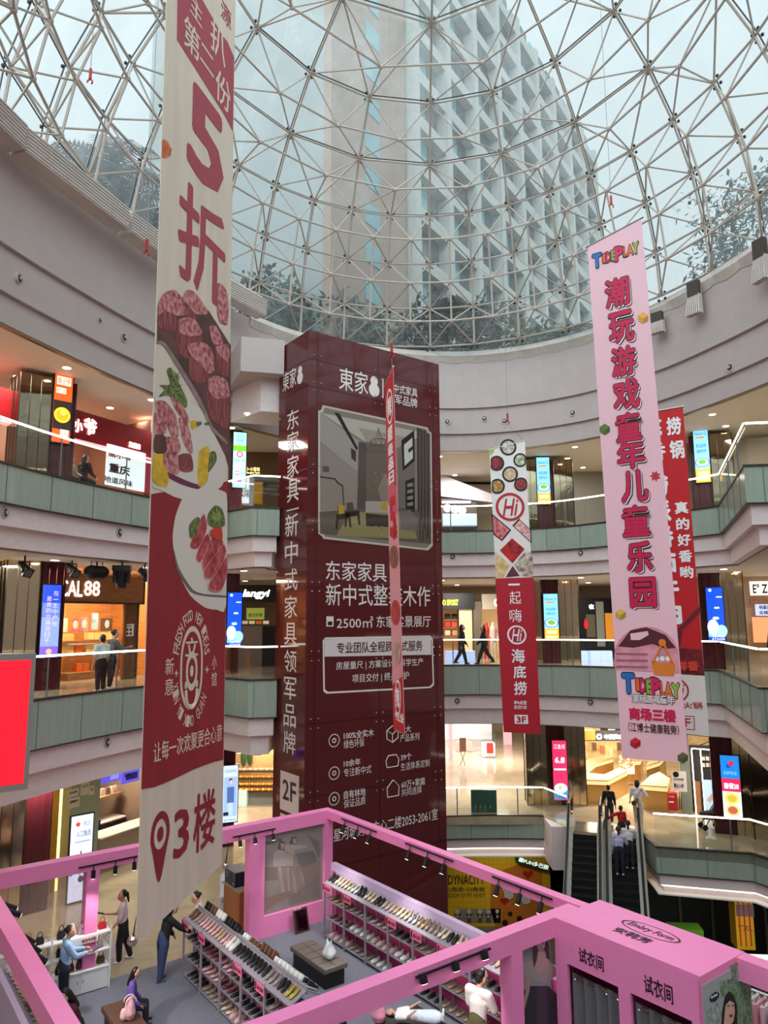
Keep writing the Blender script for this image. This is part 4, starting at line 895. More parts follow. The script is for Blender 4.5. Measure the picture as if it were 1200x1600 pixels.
for y in (635, 1090): P.poly([((lx(y) + rx_(y)) / 2 + 5 * math.cos(2 * PI * i / 20), y + 28 * math.sin(2 * PI * i / 20)) for i in range(20)], .008, WHT, 'oval_emblem', eb); P.poly([((lx(y) + rx_(y)) / 2 + 4 * math.cos(2 * PI * i / 20), y + 24 * math.sin(2 * PI * i / 20)) for i in range(20)], .011, RED, 'oval_inside', eb); tpx('辣', P, (lx(y) + rx_(y)) / 2 - 3, y - 16, (lx(y) + rx_(y)) / 2 + 3, y + 16, WHT, eb, off=.014, bold=.03)
tpx('今日上新', P, 618, 1113, 631, 1128, WHT, eb, off=.01, bold=.03)
# wires and little red hooks
for (x, y, Y, z, l) in ((141, 120, 15, None, 'red rigging hook hanging on a thin wire at upper left'), (229, 388, 15, None, 'red rigging hook on a wire close to the beef banner'), (793, 655, 25, None, 'chain hook on the wire above the hot pot banner'), (955, 316, 20, None, 'red rigging hook above the pink toy banner'), (612, 548, 17, None, 'hook above the edge on red banner')):
    p = atY(x, y, Y); t = thing('rigging_hook', l, 'hook', p); top = 28 if Y > 16 else 26.5
    if Y == 15: top = 27
    MB().tube(p + Vector((0, 0, .2)), (p.x, p.y, top), .008, 4).build('wire', WIRE, t)
    m_ = MB().tube(p - Vector((0, 0, .05)), p + Vector((0, 0, .2)), .035, 8).path([p + Vector((.06 * math.sin(a), 0, -.13 - .06 * math.cos(a))) for a in [i * .55 for i in range(1, 10)]], .018, 6); m_.build('hook', HOOK, t)
for a, b in (((612, 560), (613, 575)),): MB().tube(atY(*a, 17), atY(*b, 17), .008, 4).build('cord', WIRE, eb)
for a, b in (((793, 663), (766, 702)), ((793, 663), (819, 689))): MB().tube(atY(*a, 25), atY(*b, 25), .008, 4).build('cord', WIRE, cb)
# ================================================================ pink shoe booth on the floor of the hall
BO = Vector((-1.55, 20.44, 0)); BA = Vector((.604, -.797, 0)); BB = Vector((-.797, -.604, 0)); BRZ = math.atan2(BA.y, BA.x)
def bp(s_, t, z=0.): return BO + BA * s_ + BB * t + Vector((0, 0, z))
def bbox(m, s0, s1, t0, t1, z0, z1): return m.obox(bp((s0 + s1) / 2, (t0 + t1) / 2, (z0 + z1) / 2), BA * ((s1 - s0) / 2), BB * ((t1 - t0) / 2), Vector((0, 0, (z1 - z0) / 2)))
struct(bbox(MB(), .02, 12.6, -.2, 8.5, Z2, .012).build('floor_carpet', CARPET))
fr = thing('booth_frame', 'bright pink timber frame of beams and posts round the shoe sale', 'booth', bp(0, 0))
for s0, s1, t0, t1 in ((0, .28, 0, 8.9), (0, 8.5, -.02, .26), (8.24, 8.5, .26, 8.9), (0, 12.6, 8.17, 8.43), (11.1, 14.5, -.3, -.04)):
    if (s0, t0) == (0, -.02): s0 = .28
    if (s0, t0) == (0, 8.17): s0, s1 = .28, 8.24
    bbox(MB(), s0, s1, t0, min(t1, .2) if t1 == .26 else t1, 2.4 if t1 != .26 else 2.51, 2.71).build('beam', PINK, fr)
for s0, s1, t0, t1 in ((.0, .28, .02, .26), (0, .28, 2.14, 2.42), (0, .28, 6.0, 6.26), (0, .28, 8.17, 8.43), (8.24, 8.5, 1.74, 2.0), (8.24, 8.5, 8.17, 8.43), (8.0, 8.24, .0, .24)): bbox(MB(), s0, s1, t0, t1, .0, 2.4).build('post', PINK, fr)
bbox(MB(), .03, .25, .26, 2.14, 0, .50).build('low_wall', PINK, fr)
bbox(MB(), .03, .25, 2.0, 2.14, .50, 2.4).build('jamb', PINK, fr)
# printed scrim of two seated women
PB = Plane(bp(.16, 0), -BB)
sc_ = thing('photo_scrim', 'greyish photo panel of two seated women in the pink frame beside the tower', 'poster', bp(.16, 1.1, .5))
pu0, pu1 = -2.0, -.26
PB.slab(pu0, pu1, .5, 2.4, .012, -.012, mat('scrim_base', (150, 138, 134), .25, noise=.08, scale=1.5), 'panel', sc_)
def scr(pts, rgb, nm, o=.014):
    rgb = tuple(int(v * .62 + b * .38) for v, b in zip(rgb, (150, 138, 134)))
    return PB.poly([(380 + x / 7.27, 1260 + y / 7.27) for x, y in pts], o, mat('scrim_%d_%d_%d' % rgb, rgb, .3), nm, sc_)
scr([(165, 1060), (520, 960), (520, 1010), (165, 1230)], (150, 112, 96), 'printed_boards'); scr([(520, 1000), (870, 800), (870, 1040), (700, 1085), (520, 1130)], (132, 116, 112), 'printed_deck')
scr([(580, 690), (870, 620), (870, 800), (690, 890)], (146, 120, 106), 'printed_bench')
scr([(170, 690), (380, 690), (380, 830), (170, 850)], (112, 100, 98), 'printed_table'); scr([(600, 530), (790, 500), (830, 620), (680, 690), (620, 640)], (104, 98, 98), 'printed_basket', .016)
scr([(390, 430), (430, 395), (470, 400), (470, 470), (430, 520), (440, 580), (395, 590)], (92, 70, 64), 'printed_hair', .018); scr([(520, 420), (545, 340), (600, 340), (610, 400), (580, 440), (530, 460)], (96, 70, 62), 'printed_hair', .018)
scr([(418, 420), (462, 420), (462, 475), (430, 490)], (190, 160, 148), 'printed_face', .020); scr([(560, 365), (595, 365), (598, 410), (566, 425)], (192, 162, 150), 'printed_face', .020)
scr([(335, 520), (400, 490), (470, 500), (560, 560), (570, 680), (420, 680), (335, 690)], (186, 170, 160), 'printed_dress', .019); scr([(470, 430), (560, 430), (720, 445), (720, 475), (590, 490), (560, 560), (470, 520)], (188, 172, 160), 'printed_blouse', .019)
scr([(390, 680), (430, 690), (470, 970), (430, 980)], (186, 156, 142), 'printed_leg', .021); scr([(490, 690), (520, 690), (530, 960), (500, 965)], (184, 154, 140), 'printed_leg', .021); scr([(540, 720), (590, 800), (610, 990), (570, 980)], (184, 154, 140), 'printed_leg', .021); scr([(620, 690), (680, 780), (700, 890), (660, 880)], (178, 148, 134), 'printed_leg', .021)
for i in range(4): scr([(745 + i * 30, 340 + i * 18), (765 + i * 30, 340 + i * 18), (870, 560 - i * 40 if i < 3 else 480), (858, 590 - i * 30)], (112, 106, 108), 'printed_deckchair', .016 + .002 * i)
tpx('Maison Fille', PB, 414, 1311, 440, 1318, mat('scrim_text', (96, 88, 88), .4), sc_, off=.02)
# second clear scrim left of the gate
cs = thing('clear_panel', 'hazy clear panel under the pink beam left of the gate post', 'panel', bp(.14, 7.2, .5))
PB.slab(-8.15, -6.28, .5, 2.38, .004, -.004, glassmat('hazy_panel', tint=(.9, .87, .86), refl=.05, haze=.22, hazecol=(.9, .84, .82), hscale=.8), 'film', cs)
PB.poly([(105, 1357), (110, 1353), (116, 1356), (116, 1364), (110, 1370), (105, 1365)], .006, mat('film_mark', (120, 116, 112), .5), 'printed_hexagon', cs)

# fitting room
fit = thing('fitting_room', 'pink boxed fitting room with two curtained doorways at lower right', 'booth', bp(9.7, .4))
m = MB()
bbox(m, 8.5, 11.1, -.3, .95, 2.66, 2.72); m.build('roof', PINK, fit)
bbox(MB(), 8.5, 11.1, .89, .95, 2.08, 2.66).build('header', PINK, fit)
for a, b in ((8.5, 8.74), (9.72, 9.93), (10.93, 11.1)): bbox(MB(), a, b, .89, .95, 0, 2.08).build('door_jamb', PINK, fit)
bbox(MB(), 8.5, 11.05, -.3, -.24, 0, 2.66).build('rear_wall', PINK, fit); bbox(MB(), 8.5, 8.56, -.24, .89, 0, 2.66).build('side_wall', PINK, fit); bbox(MB(), 9.79, 9.85, -.24, .89, 0, 2.66).build('partition', PINK, fit)
bbox(MB(), 11.05, 11.1, -.3, .95, 0, 2.66).build('end_wall', PINK, fit)
PF = Plane(bp(8.5, .95), BA); PE = Plane(bp(11.1, .95), -BB)
INK = mat('sign_ink', (36, 22, 40), .5)
tpx('试衣间', PF, 905, 1487, 943, 1511, INK, fit, bold=.012); tpx('试衣间', PF, 1007, 1531, 1051, 1560, INK, fit, bold=.012)
PR = Plane(tuple(bp(8.5, .95, 2.722)), BA, -BB)
c = PR.uv(1016, 1455); PR.disc(c, .52, .002, INK, 'oval_logo', fit, ry=.20, ri=.485)
text('Embry Form', PR, c[0] - .40, c[0] + .40, c[1] - .10, c[1] + .10, INK, fit, shear=.25, off=.003); text('安莉芳', PR, c[0] - .40, c[0] + .24, c[1] - .46, c[1] - .26, INK, fit, bold=.02, off=.003)
# end panel photo
ep = thing('leaf_photo_poster', 'photo panel of a dark haired woman among leaves on the fitting room end', 'poster', bp(11.12, .3, .2))
PE.slab(.02, 1.18, .1, 2.6, .012, .002, mat('panel_photo_ground', (168, 170, 172), .4), 'panel', ep)
def pe(pts, rgb, nm, o, rgb2=None): return PE.poly([(1020 + x / 5.333, 1300 + y / 5.333) for x, y in pts], o, mat('panel_%d_%d_%d' % rgb, rgb, .5, rgb2=rgb2, scale=14), nm, ep)
pe([(640, 1120), (700, 1080), (735, 1100), (760, 1200), (810, 1290), (820, 1600), (690, 1600), (680, 1420), (640, 1330), (560, 1380), (550, 1240), (650, 1220)], (70, 110, 70), 'printed_foliage', .014, (150, 168, 150))
pe([(440, 1480), (530, 1420), (570, 1480), (560, 1600), (440, 1600)], (100, 126, 118), 'printed_foliage', .014, (190, 196, 196))
pe([(560, 1600), (570, 1480), (590, 1370), (625, 1325), (660, 1350), (690, 1430), (695, 1600)], (34, 26, 28), 'printed_hair', .017)
pe([(580, 1600), (595, 1440), (630, 1400), (665, 1420), (672, 1500), (660, 1570), (640, 1600)], (222, 176, 160), 'printed_face', .020)
pe([(622, 1520), (650, 1510), (652, 1535), (632, 1540)], (190, 40, 60), 'printed_lips', .023); pe([(605, 1440), (625, 1436), (626, 1446), (606, 1448)], (60, 40, 40), 'printed_eye', .023); pe([(645, 1436), (664, 1436), (664, 1444), (646, 1446)], (60, 40, 40), 'printed_eye', .023)
lg = pe([(462, 1390), (480, 1350), (520, 1325), (545, 1340), (540, 1375), (510, 1410), (475, 1415)], (26, 28, 58), 'printed_oval', .016); tpx('Embry', PE, 1109, 1553, 1119, 1558, WHT, ep, off=.022)
# curtains
CURT = mat('grey_curtain', (112, 106, 110), .85, noise=.05); RINGM = mat('curtain_ring', (206, 200, 196), .15, 1)
for i, (a, b, l) in enumerate(((8.72, 9.74, 'grey eyelet curtain in the left fitting room doorway'), (9.91, 10.95, 'grey eyelet curtain in the right fitting room doorway'))):
    t = thing('curtain', l, 'curtain', bp((a + b) / 2, .82, 0)); n = 48; vs = []
    for k_ in (0, 1):
        for j in range(n + 1):
            f = j / n; tt = .80 + .05 * math.sin(f * 2 * PI * 4.5) + k_ * .006
            for z in (.04, 1.0, 1.90 + .03 * math.sin(f * 2 * PI * 4.5)): vs.append(bp(a + (b - a) * f, tt, z))
    m = MB(); N = 3 * (n + 1); fs = []
    for j in range(n):
        for r_ in (0, 1): q = 3 * j + r_; fs += [(q, q + 3, q + 4, q + 1), (N + q, N + q + 1, N + q + 4, N + q + 3)]
    m.add(vs, fs).build('cloth', CURT, t, True)
    MB().tube(bp(a, .80, 1.86), bp(b, .80, 1.86), .014, 8).build('rod', STEEL, t)
    for j in range(5):
        cpt = bp(a + (b - a) * (j + .5) / 5, .84, 1.86); m = MB()
        m.path([cpt + BA * (.035 * math.cos(q)) + Vector((0, 0, .035 * math.sin(q))) for q in [2 * PI * k_ / 10 for k_ in range(11)]], .008, 5); m.build('curtain_ring', RINGM, t)
# portrait panel between fitting room and post
pm = thing('portrait_poster', 'glossy portrait poster of a long haired woman left of the fitting room', 'poster', bp(8.36, 1.35, .1))
PM = Plane(bp(8.38, 1.74), -BB)
PM.slab(0, .79, .1, 2.4, .012, -.012, mat('portrait_ground', (146, 144, 152), .12), 'panel', pm)
def pmx(pts, rgb, nm, o): return PM.poly([(760 + x / 5, 1400 + y / 5) for x, y in pts], o, mat('portrait_%d_%d_%d' % rgb, rgb, .15), nm, pm)
pmx([(210, 800), (330, 700), (480, 700), (560, 780), (565, 1000), (220, 1000)], (62, 56, 64), 'printed_skirt', .014)
pmx([(215, 560), (270, 520), (345, 500), (420, 480), (500, 520), (545, 560), (540, 620), (450, 680), (350, 650), (230, 600)], (164, 148, 148), 'printed_dress', .016)
pmx([(365, 480), (395, 430), (440, 430), (480, 480), (480, 560), (400, 600), (360, 560)], (186, 152, 146), 'printed_shoulders', .018); pmx([(300, 620), (335, 630), (330, 740), (285, 900), (270, 990), (265, 900), (300, 740)], (176, 140, 134), 'printed_arm', .018)
pmx([(355, 480), (360, 380), (390, 320), (450, 310), (480, 380), (490, 500), (460, 480), (450, 420), (400, 400), (385, 500), (365, 560)], (78, 58, 58), 'printed_hair', .020); pmx([(382, 350), (400, 325), (440, 322), (455, 350), (445, 400), (415, 425), (390, 400)], (192, 158, 150), 'printed_face', .022)
for x in (395, 432): pmx([(x - 8, 360), (x + 8, 358), (x + 8, 364), (x - 8, 366)], (60, 44, 44), 'printed_eye', .024)
pmx([(408, 398), (426, 397), (424, 404), (410, 405)], (150, 70, 74), 'printed_lips', .024)

# ---- track lights on the beams
LH = mat('lamp_black', (24, 22, 24), .4)
def track(label, p0, p1, heads, aim, size=.05, ln=.17, drop=.05):
    t = thing('track_light', label, 'track light', p0)
    d = (p1 - p0); L = d.length; d.normalize()
    MB().tube(p0, p1, .02, 4).build('rail', LH, t)
    for f in heads:
        c = p0 + d * (L * f); a = Vector(aim).normalized(); e = c + Vector((0, 0, -drop)) + a * (.06 if drop else -.02)
        h = MB().tube(e, e + a * ln, size, 14).tube(c, e + a * ln * .4, .012, 6).build('lamp_head', LH, t)
        MB().tube(e + a * (ln - .002), e + a * (ln + .006), size * .85, 14).build('lens', LEDP, h)
    return t
nB = BA * .16
track('black track light with three heads on the pink beam left of the banner', bp(.30, 6.45, 2.52), bp(.30, 5.2, 2.52), (.25, .62, .95), (0, 0, -1), .045, .16)
track('black track light with three heads on the pink beam by the 2F sign', bp(.30, 2.9, 2.52), bp(.30, 1.75, 2.52), (.15, .5, .93), (.2, -.2, -1), .045, .14)
for a, b, l in ((1.0, 2.5, 'black three headed track light on the back beam, nearest the tower corner'), (3.6, 5.2, 'black three headed track light halfway along the back beam'), (6.35, 7.85, 'black three headed track light on the back beam before the yellow wall')):
    track(l, bp(a, .23, 2.66), bp(b, .23, 2.66), (.12, .5, .85), tuple(BB * .5 + Vector((0, 0, -1))), .045, .20)
track('black track light with large heads on the middle beam above the man', bp(8.54, 4.0, 2.64), bp(8.54, 2.5, 2.64), (.08, .5, .9), (.25, -.25, -1), .06, .13, 0.)
track('black track light at the lower end of the middle beam', bp(8.54, 6.1, 2.42), bp(8.54, 5.2, 2.42), (.3, .7), (.2, -.3, -1), .06, .2)
track('dark two headed track light at the far left end of the left beam', bp(1.2, 8.12, 2.55), bp(2.0, 8.12, 2.55), (.25, .7), tuple(-BB * .9 + Vector((0, 0, -.5))), .05, .26)
track('dark three headed track light on the left beam beside the handbags', bp(3.0, 8.12, 2.55), bp(4.2, 8.12, 2.55), (.1, .45, .8), tuple(-BB * .8 + Vector((0, 0, -.7))), .06, .24)
track('dark three headed track light near the lower left picture corner', bp(5.6, 8.12, 2.55), bp(6.9, 8.12, 2.55), (.1, .45, .85), tuple(-BB * .6 + Vector((0, 0, -.9))), .06, .24)
def spot(loc, target, power, ang=70, col=(1, .93, .88)):
    l = bpy.data.lights.new('track_spot', 'SPOT'); l.energy = power; l.spot_size = math.radians(ang); l.spot_blend = .6; l.color = col; l.shadow_soft_size = .06
    o = bpy.data.objects.new('track_spot', l); o.location = loc; o.rotation_euler = (Vector(target) - Vector(loc)).to_track_quat('-Z', 'Y').to_euler(); COL.objects.link(o)
for s_ in (1.8, 4.2, 7.2): spot(bp(s_, .95, 2.35), bp(s_, 1.3, .3), 60, 110)
for s_, t in ((3.2, 6.9), (5.5, 6.8)): spot(bp(s_, t + .6, 2.3), bp(s_ - .6, 4.6, .6), 170, 90)
spot(bp(7.8, 3.0, 2.3), bp(7.0, 1.2, .8), 90, 90); spot(bp(.7, 5.8, 2.3), bp(.6, 6.6, .9), 80, 80); spot(bp(.7, 2.3, 2.3), bp(.8, 1.2, .8), 60, 80)

# ---- shoe racks
RACK = mat('rack_grey', (146, 136, 146), .5); TAG = mat('price_card', (236, 110, 150), .6); TAGT = mat('price_ink', (60, 16, 36), .6)
def price_card(par, s_, t, z, out=1):
    pl = Plane(bp(s_ - .16, t), BA) if out > 0 else Plane(bp(s_ + .16, t), -BA)
    c = pl.slab(0, .36, z - .17, z, .006, 0, TAG, 'price_card', par)
    text('¥159', pl, .10, .33, z - .13, z - .05, TAGT, c, off=.009, bold=.02); pl.slab(.02, .07, z - .15, z - .02, .008, 0, TAGT, 'card_mark', c)
def rack(name, label, s0, s1, t0, t1, zs, ztop, bay, cards, panel=None, wall=None):
    t = thing(name, label, 'shoe rack', bp(s0, (t0 + t1) / 2))
    for z in zs: bbox(MB(), s0, s1, t0, t1, z - .02, z).build('shelf', RACK, t)
    n = max(1, round((s1 - s0) / bay))
    for i in range(n + 1):
        for tt in (t0, t1): bbox(MB(), s0 + (s1 - s0) * i / n - .02, s0 + (s1 - s0) * i / n + .02, tt - .02, tt + .02, 0, ztop).build('upright', RACK, t)
    return t, n
SB, EB = 1.18, 8.0
bk, nb = rack('shoe_rack', 'long grey shoe rack along the lavender back panel, four tiers of ladies shoes', SB, EB, .50, .84, (.10, .52, .94), 1.30, .87, None)
struct(bbox(MB(), .9, 8.2, .34, .47, 0, 1.62).build('trim_booth_panel', LAV)); struct(bbox(MB(), .95, 8.2, .47, .475, .02, 1.45).build('trim_booth_lining', mat('magenta_lining', (190, 60, 120), .6)))
def slope(par, s0, s1, t0, z0, t1, z1, m_=RACK, nm='sloping_top'):
    v = [bp(s0, t0, z0), bp(s1, t0, z0), bp(s1, t1, z1), bp(s0, t1, z1)]; w_ = [p - Vector((0, 0, .025)) for p in v]
    MB().add(v + w_, [(0, 1, 2, 3), (7, 6, 5, 4), (0, 4, 5, 1), (1, 5, 6, 2), (2, 6, 7, 3), (3, 7, 4, 0)]).build(nm, m_, par)
slope(bk, SB, EB, .48, 1.46, .86, 1.30)
for i in (0, 1, 3, 4, 5, 7): price_card(bk, SB + .12 + i * (EB - SB) / nb * 1.0, .87, 1.29)
isl, ni = rack('shoe_island', 'grey double sided shoe rack island in the middle of the booth', .88, 5.55, 4.06, 4.30, (.08, .46, .84), 1.22, .86, None)
slope(isl, .88, 5.55, 3.99, 1.36, 4.32, 1.20); slope(isl, .88, 5.55, 3.66, 1.20, 3.97, 1.36)
bbox(MB(), .88, 5.55, 3.965, 3.995, 1.30, 1.41).build('ridge_rail', RACK, isl); bbox(MB(), .9, 5.5, 4.0, 4.03, .04, 1.2).build('centre_board', mat('rack_back', (120, 84, 104), .6), isl)
for sv in [.88 + 4.67 * i / ni for i in range(ni + 1)]: bbox(MB(), sv - .02, sv + .02, 3.66, 3.70, 0, 1.22).build('upright', RACK, isl)
for z in (.08, .46, .84): bbox(MB(), .88, 5.55, 3.66, 3.98, z - .02, z).build('shelf', RACK, isl)
for s_ in (.98, 1.85, 3.55, 4.45): price_card(isl, s_, 4.33, 1.19)
lf, nl = rack('corner_shoe_rack', 'shoe rack under the left beam at lower left, before the lavender panel', .6, 5.2, 7.66, 8.0, (.3, .7), 1.1, .9, None)
slope(lf, .6, 5.2, 8.02, 1.26, 7.66, 1.12)
struct(bbox(MB(), 1.5, 6.5, 8.06, 8.16, 0, 1.42).build('trim_corner_panel', LAV))
def shoe_mesh(kind, up, sole, lining):
    m = MB(); n = 16
    L, W, H, S = dict(flat=(.245, .040, .055, .012), sneaker=(.265, .048, .088, .028), boot=(.25, .042, .16, .02), heel=(.235, .038, .06, .012))[kind]
    lift = .05 if kind == 'heel' else 0
    def base(i): a = 2 * PI * i / n; x = math.cos(a); return Vector((L / 2 * x, W * math.sin(a) * (1.0 + .18 * x if x > 0 else 1 - .12 * -x * .0 - .15), 0))
    def zl(x): return lift * max(0, min(1, (.02 - x) / (L * .4)))
    r0 = [base(i) + Vector((0, 0, zl(base(i).x))) for i in range(n)]; r1 = [p + Vector((0, 0, S)) for p in r0]
    r2 = []; r3 = []
    for p in r1:
        f = (p.x / (L / 2) + 1) / 2; h = H * (1 - .45 * f); r2.append(Vector((p.x * .97, p.y * .93, p.z + h * .62)))
        xx = max(-L / 2 * .92, min(L * .13 if kind in ('flat', 'heel') else .0, p.x * .9)); r3.append(Vector((xx, p.y * .70 * (1 - .25 * f), p.z + h * (1.0 if f < .6 else .95))))
    vs = r0 + r1 + r2 + r3; q = lambda a, b: [(a * n + i, a * n + (i + 1) % n, b * n + (i + 1) % n, b * n + i) for i in range(n)]
    m.k = 1; m.add(r0 + r1, [tuple(range(n - 1, -1, -1))] + [(i, (i + 1) % n, n + (i + 1) % n, n + i) for i in range(n)])
    m.k = 0; m.add(r1 + r2 + r3, [(i, (i + 1) % n, n + (i + 1) % n, n + i) for i in range(n)] + [(n + i, n + (i + 1) % n, 2 * n + (i + 1) % n, 2 * n + i) for i in range(n)])
    m.k = 2; m.add([p - Vector((0, 0, H * .35)) for p in r3], [tuple(range(n))])
    m.k = 2; m.add([p for p in r3] + [p - Vector((0, 0, H * .35)) for p in r3], [(i, n + i, n + (i + 1) % n, (i + 1) % n) for i in range(n)])
    if kind == 'heel': m.k = 1; m.tube((-L * .38, 0, lift * .95), (-L * .40, 0, 0), .016, 8, .008)
    if kind == 'sneaker':
        m.k = 1
        for x in (.01, .035, .06): m.tube((x, -.022, S + H * .62), (x, .022, S + H * .62), .005, 5)
    o = m.build('shoe', [up, sole, lining], None, True); me = o.data; bpy.data.objects.remove(o); return me
SHC = dict(cream=(226, 206, 176), beige=(196, 164, 132), black=(26, 24, 26), white=(236, 230, 226), pink=(226, 168, 172), brown=(110, 72, 52), grey=(150, 140, 138), burgundy=(104, 34, 52), taupe=(168, 142, 126), silver=(190, 188, 190), tan=(178, 132, 92), yellow=(196, 172, 52))
LIN = mat('shoe_lining', (150, 120, 104), .7); SOLB = mat('sole_dark', (40, 34, 32), .6); SOLW = mat('sole_white', (232, 228, 222), .5)
SHM = {}
KN = dict(flat='flat', sneaker='sneaker', boot='boot', heel='pump')
def shoe(kind, color, p, yaw, tilt, label, group):
    k_ = (kind, color)
    if k_ not in SHM: SHM[k_] = shoe_mesh(kind, mat('shoe_' + color, SHC[color], .45), SOLW if kind == 'sneaker' else SOLB, LIN if color != 'black' else SOLB)
    o = bpy.data.objects.new('shoe', SHM[k_]); COL.objects.link(o)
    o.matrix_world = Matrix.Translation(p) @ Matrix.Rotation(yaw, 4, 'Z') @ Matrix.Rotation(tilt, 4, 'Y')
    l, r, s_ = o.matrix_world.decompose(); o.location = l; o.rotation_euler = r.to_euler()
    return tag(o, '%s %s %s' % (color, KN[kind], label), 'shoe', group)
YB = math.atan2(BB.y, BB.x)
def row(n, s0, s1, t, z, yaw, tilt, pick, label, group, jit=.02):
    for i in range(n):
        f = (i + .5) / n; k_, c_ = pick(f, i)
        h = .006
        shoe(k_, c_, bp(s0 + (s1 - s0) * f + random.uniform(-jit, jit) * .3, t + random.uniform(-jit, jit) * .4, z + h), yaw + random.uniform(-.06, .06), tilt, label + ', %s from its far end' % ordw(i), group)
def seq(lst): return lambda f, i: lst[min(len(lst) - 1, int(f * len(lst)))]
rt = math.atan2(.16, .38)
row(50, SB + .05, EB - .05, .68, 1.392, YB, rt, seq([('flat', 'black'), ('flat', 'cream'), ('flat', 'cream'), ('flat', 'white'), ('heel', 'black'), ('flat', 'cream'), ('flat', 'black'), ('flat', 'grey'), ('flat', 'taupe'), ('flat', 'cream'), ('heel', 'white'), ('flat', 'beige'), ('heel', 'taupe'), ('flat', 'cream'), ('flat', 'black'), ('heel', 'cream'), ('heel', 'beige'), ('heel', 'taupe'), ('flat', 'taupe'), ('heel', 'black'), ('flat', 'cream'), ('flat', 'black')]), 'on the top tier of the back rack', 'ladies shoes on the back rack')
for z, nm, lst in ((.94, 'upper', ['tan', 'taupe', 'pink', 'black', 'taupe', 'brown', 'black', 'brown']), (.52, 'middle', ['brown', 'white', 'pink', 'white', 'grey', 'tan', 'cream', 'black']), (.10, 'bottom', ['pink', 'taupe', 'white', 'brown', 'black', 'beige', 'pink', 'black'])):
    row(31, SB + .1, EB - .1, .70, z, YB, 0, seq([(('sneaker' if c_ in ('white', 'pink') and nm != 'upper' else 'flat'), c_) for c_ in lst]), 'on the %s open tier of the back rack' % nm, 'ladies shoes on the back rack')
row(31, .96, 5.5, 4.15, 1.292, YB, rt + .08, seq([('flat', 'brown'), ('flat', 'taupe'), ('flat', 'pink'), ('flat', 'pink'), ('flat', 'beige'), ('flat', 'pink'), ('sneaker', 'white'), ('flat', 'black'), ('flat', 'black'), ('flat', 'black'), ('flat', 'black'), ('flat', 'grey'), ('flat', 'black'), ('flat', 'yellow')]), 'on the near slope of the island rack', 'ladies shoes on the island rack')
row(31, .96, 5.5, 3.82, 1.292, YB + PI, rt + .08, seq([('boot', 'black'), ('boot', 'brown'), ('boot', 'white'), ('boot', 'black'), ('boot', 'black'), ('sneaker', 'black'), ('sneaker', 'white'), ('sneaker', 'brown'), ('boot', 'brown'), ('boot', 'brown'), ('sneaker', 'white'), ('sneaker', 'white'), ('sneaker', 'white'), ('sneaker', 'black')]), 'on the far slope of the island rack', 'ladies shoes on the island rack')
for z, nm, lst in ((.84, 'upper', ['black', 'burgundy', 'pink', 'black', 'black', 'taupe']), (.46, 'middle', ['black', 'pink', 'burgundy', 'black', 'black', 'black']), (.08, 'bottom', ['black', 'taupe', 'cream', 'pink', 'white', 'black'])):
    row(23, 1.0, 5.45, 4.17, z, YB, 0, seq([(('sneaker' if c_ in ('pink', 'white') and nm == 'bottom' else 'flat'), c_) for c_ in lst]), 'on the %s open tier of the island rack' % nm, 'ladies shoes on the island rack')
row(17, 1.1, 4.3, 7.82, 1.205, YB + PI, rt, seq([('sneaker', 'white'), ('flat', 'pink'), ('flat', 'pink'), ('flat', 'beige'), ('flat', 'tan'), ('flat', 'brown'), ('flat', 'grey'), ('flat', 'tan'), ('flat', 'cream')]), 'on the corner rack at lower left', 'shoes on the corner rack')

# ---- upholstered benches and what lies on them
def bench(label, s0, s1, t0, t1, m_, hz=.44, tuft=True):
    t = thing('bench', label, 'bench', bp((s0 + s1) / 2, (t0 + t1) / 2))
    bbox(MB(), s0 + .06, s1 - .06, t0 + .06, t1 - .06, .012, hz - .11).build('base', BLACK, t)
    o = bbox(MB(), s0, s1, t0, t1, hz - .11, hz).build('cushion', m_, t); bv = o.modifiers.new('round', 'BEVEL'); bv.width = .025; bv.segments = 3
    if tuft:
        m = MB()
        for i in range(1, 5): bbox(m, s0 + (s1 - s0) * i / 5 - .006, s0 + (s1 - s0) * i / 5 + .006, t0 + .02, t1 - .02, hz - .002, hz + .003)
        bbox(m, s0 + .02, s1 - .02, (t0 + t1) / 2 - .006, (t0 + t1) / 2 + .006, hz - .002, hz + .003); m.build('stitch_line', mat('stitch', (58, 52, 48), .7), t)
    return t
bench('dark taupe tufted bench holding a white plastic bag', 1.9, 3.35, 1.62, 2.22, mat('taupe_leather', (112, 100, 92), .4))
bench('brown leather bench where the girl in purple sits', 1.95, 3.5, 5.86, 6.36, mat('brown_leather', (98, 66, 50), .4), tuft=False)
bench('black bench the sleeping child lies on', 5.5, 7.0, 1.5, 2.5, BLACK, .40, False)
b_ = thing('plastic_bag', 'white plastic carrier bag standing on the taupe bench', 'bag', bp(2.95, 1.85, .44))
m = Blob(); c = bp(2.95, 1.85, .44)
for dx, dy, r_ in ((0, 0, .12), (.06, .03, .10), (-.06, .02, .10), (.02, -.06, .10)): m.cap(c + Vector((dx, dy, .09)), c + Vector((dx * .6, dy * .6, .22)), r_, r_ * .6, 9)
for sgn in (-1, 1): m.cap(c + BA * .05 * sgn + Vector((0, 0, .22)), c + BA * .07 * sgn + Vector((0, 0, .36)), .05, .025, 8)
m.organic('bag_body', mat('bag_white', (238, 236, 236), .4), b_, .02, True); PBG = Plane(c - BA * .05 + BB * .125, BA); PBG.disc((.08, .55), .035, .01, mat('red_mark', (200, 30, 50), .5), 'red_mark', b_)
u_ = thing('umbrella', 'folded black umbrella lying on the carpet beyond the taupe bench', 'umbrella', bp(1.75, 1.62, .04))
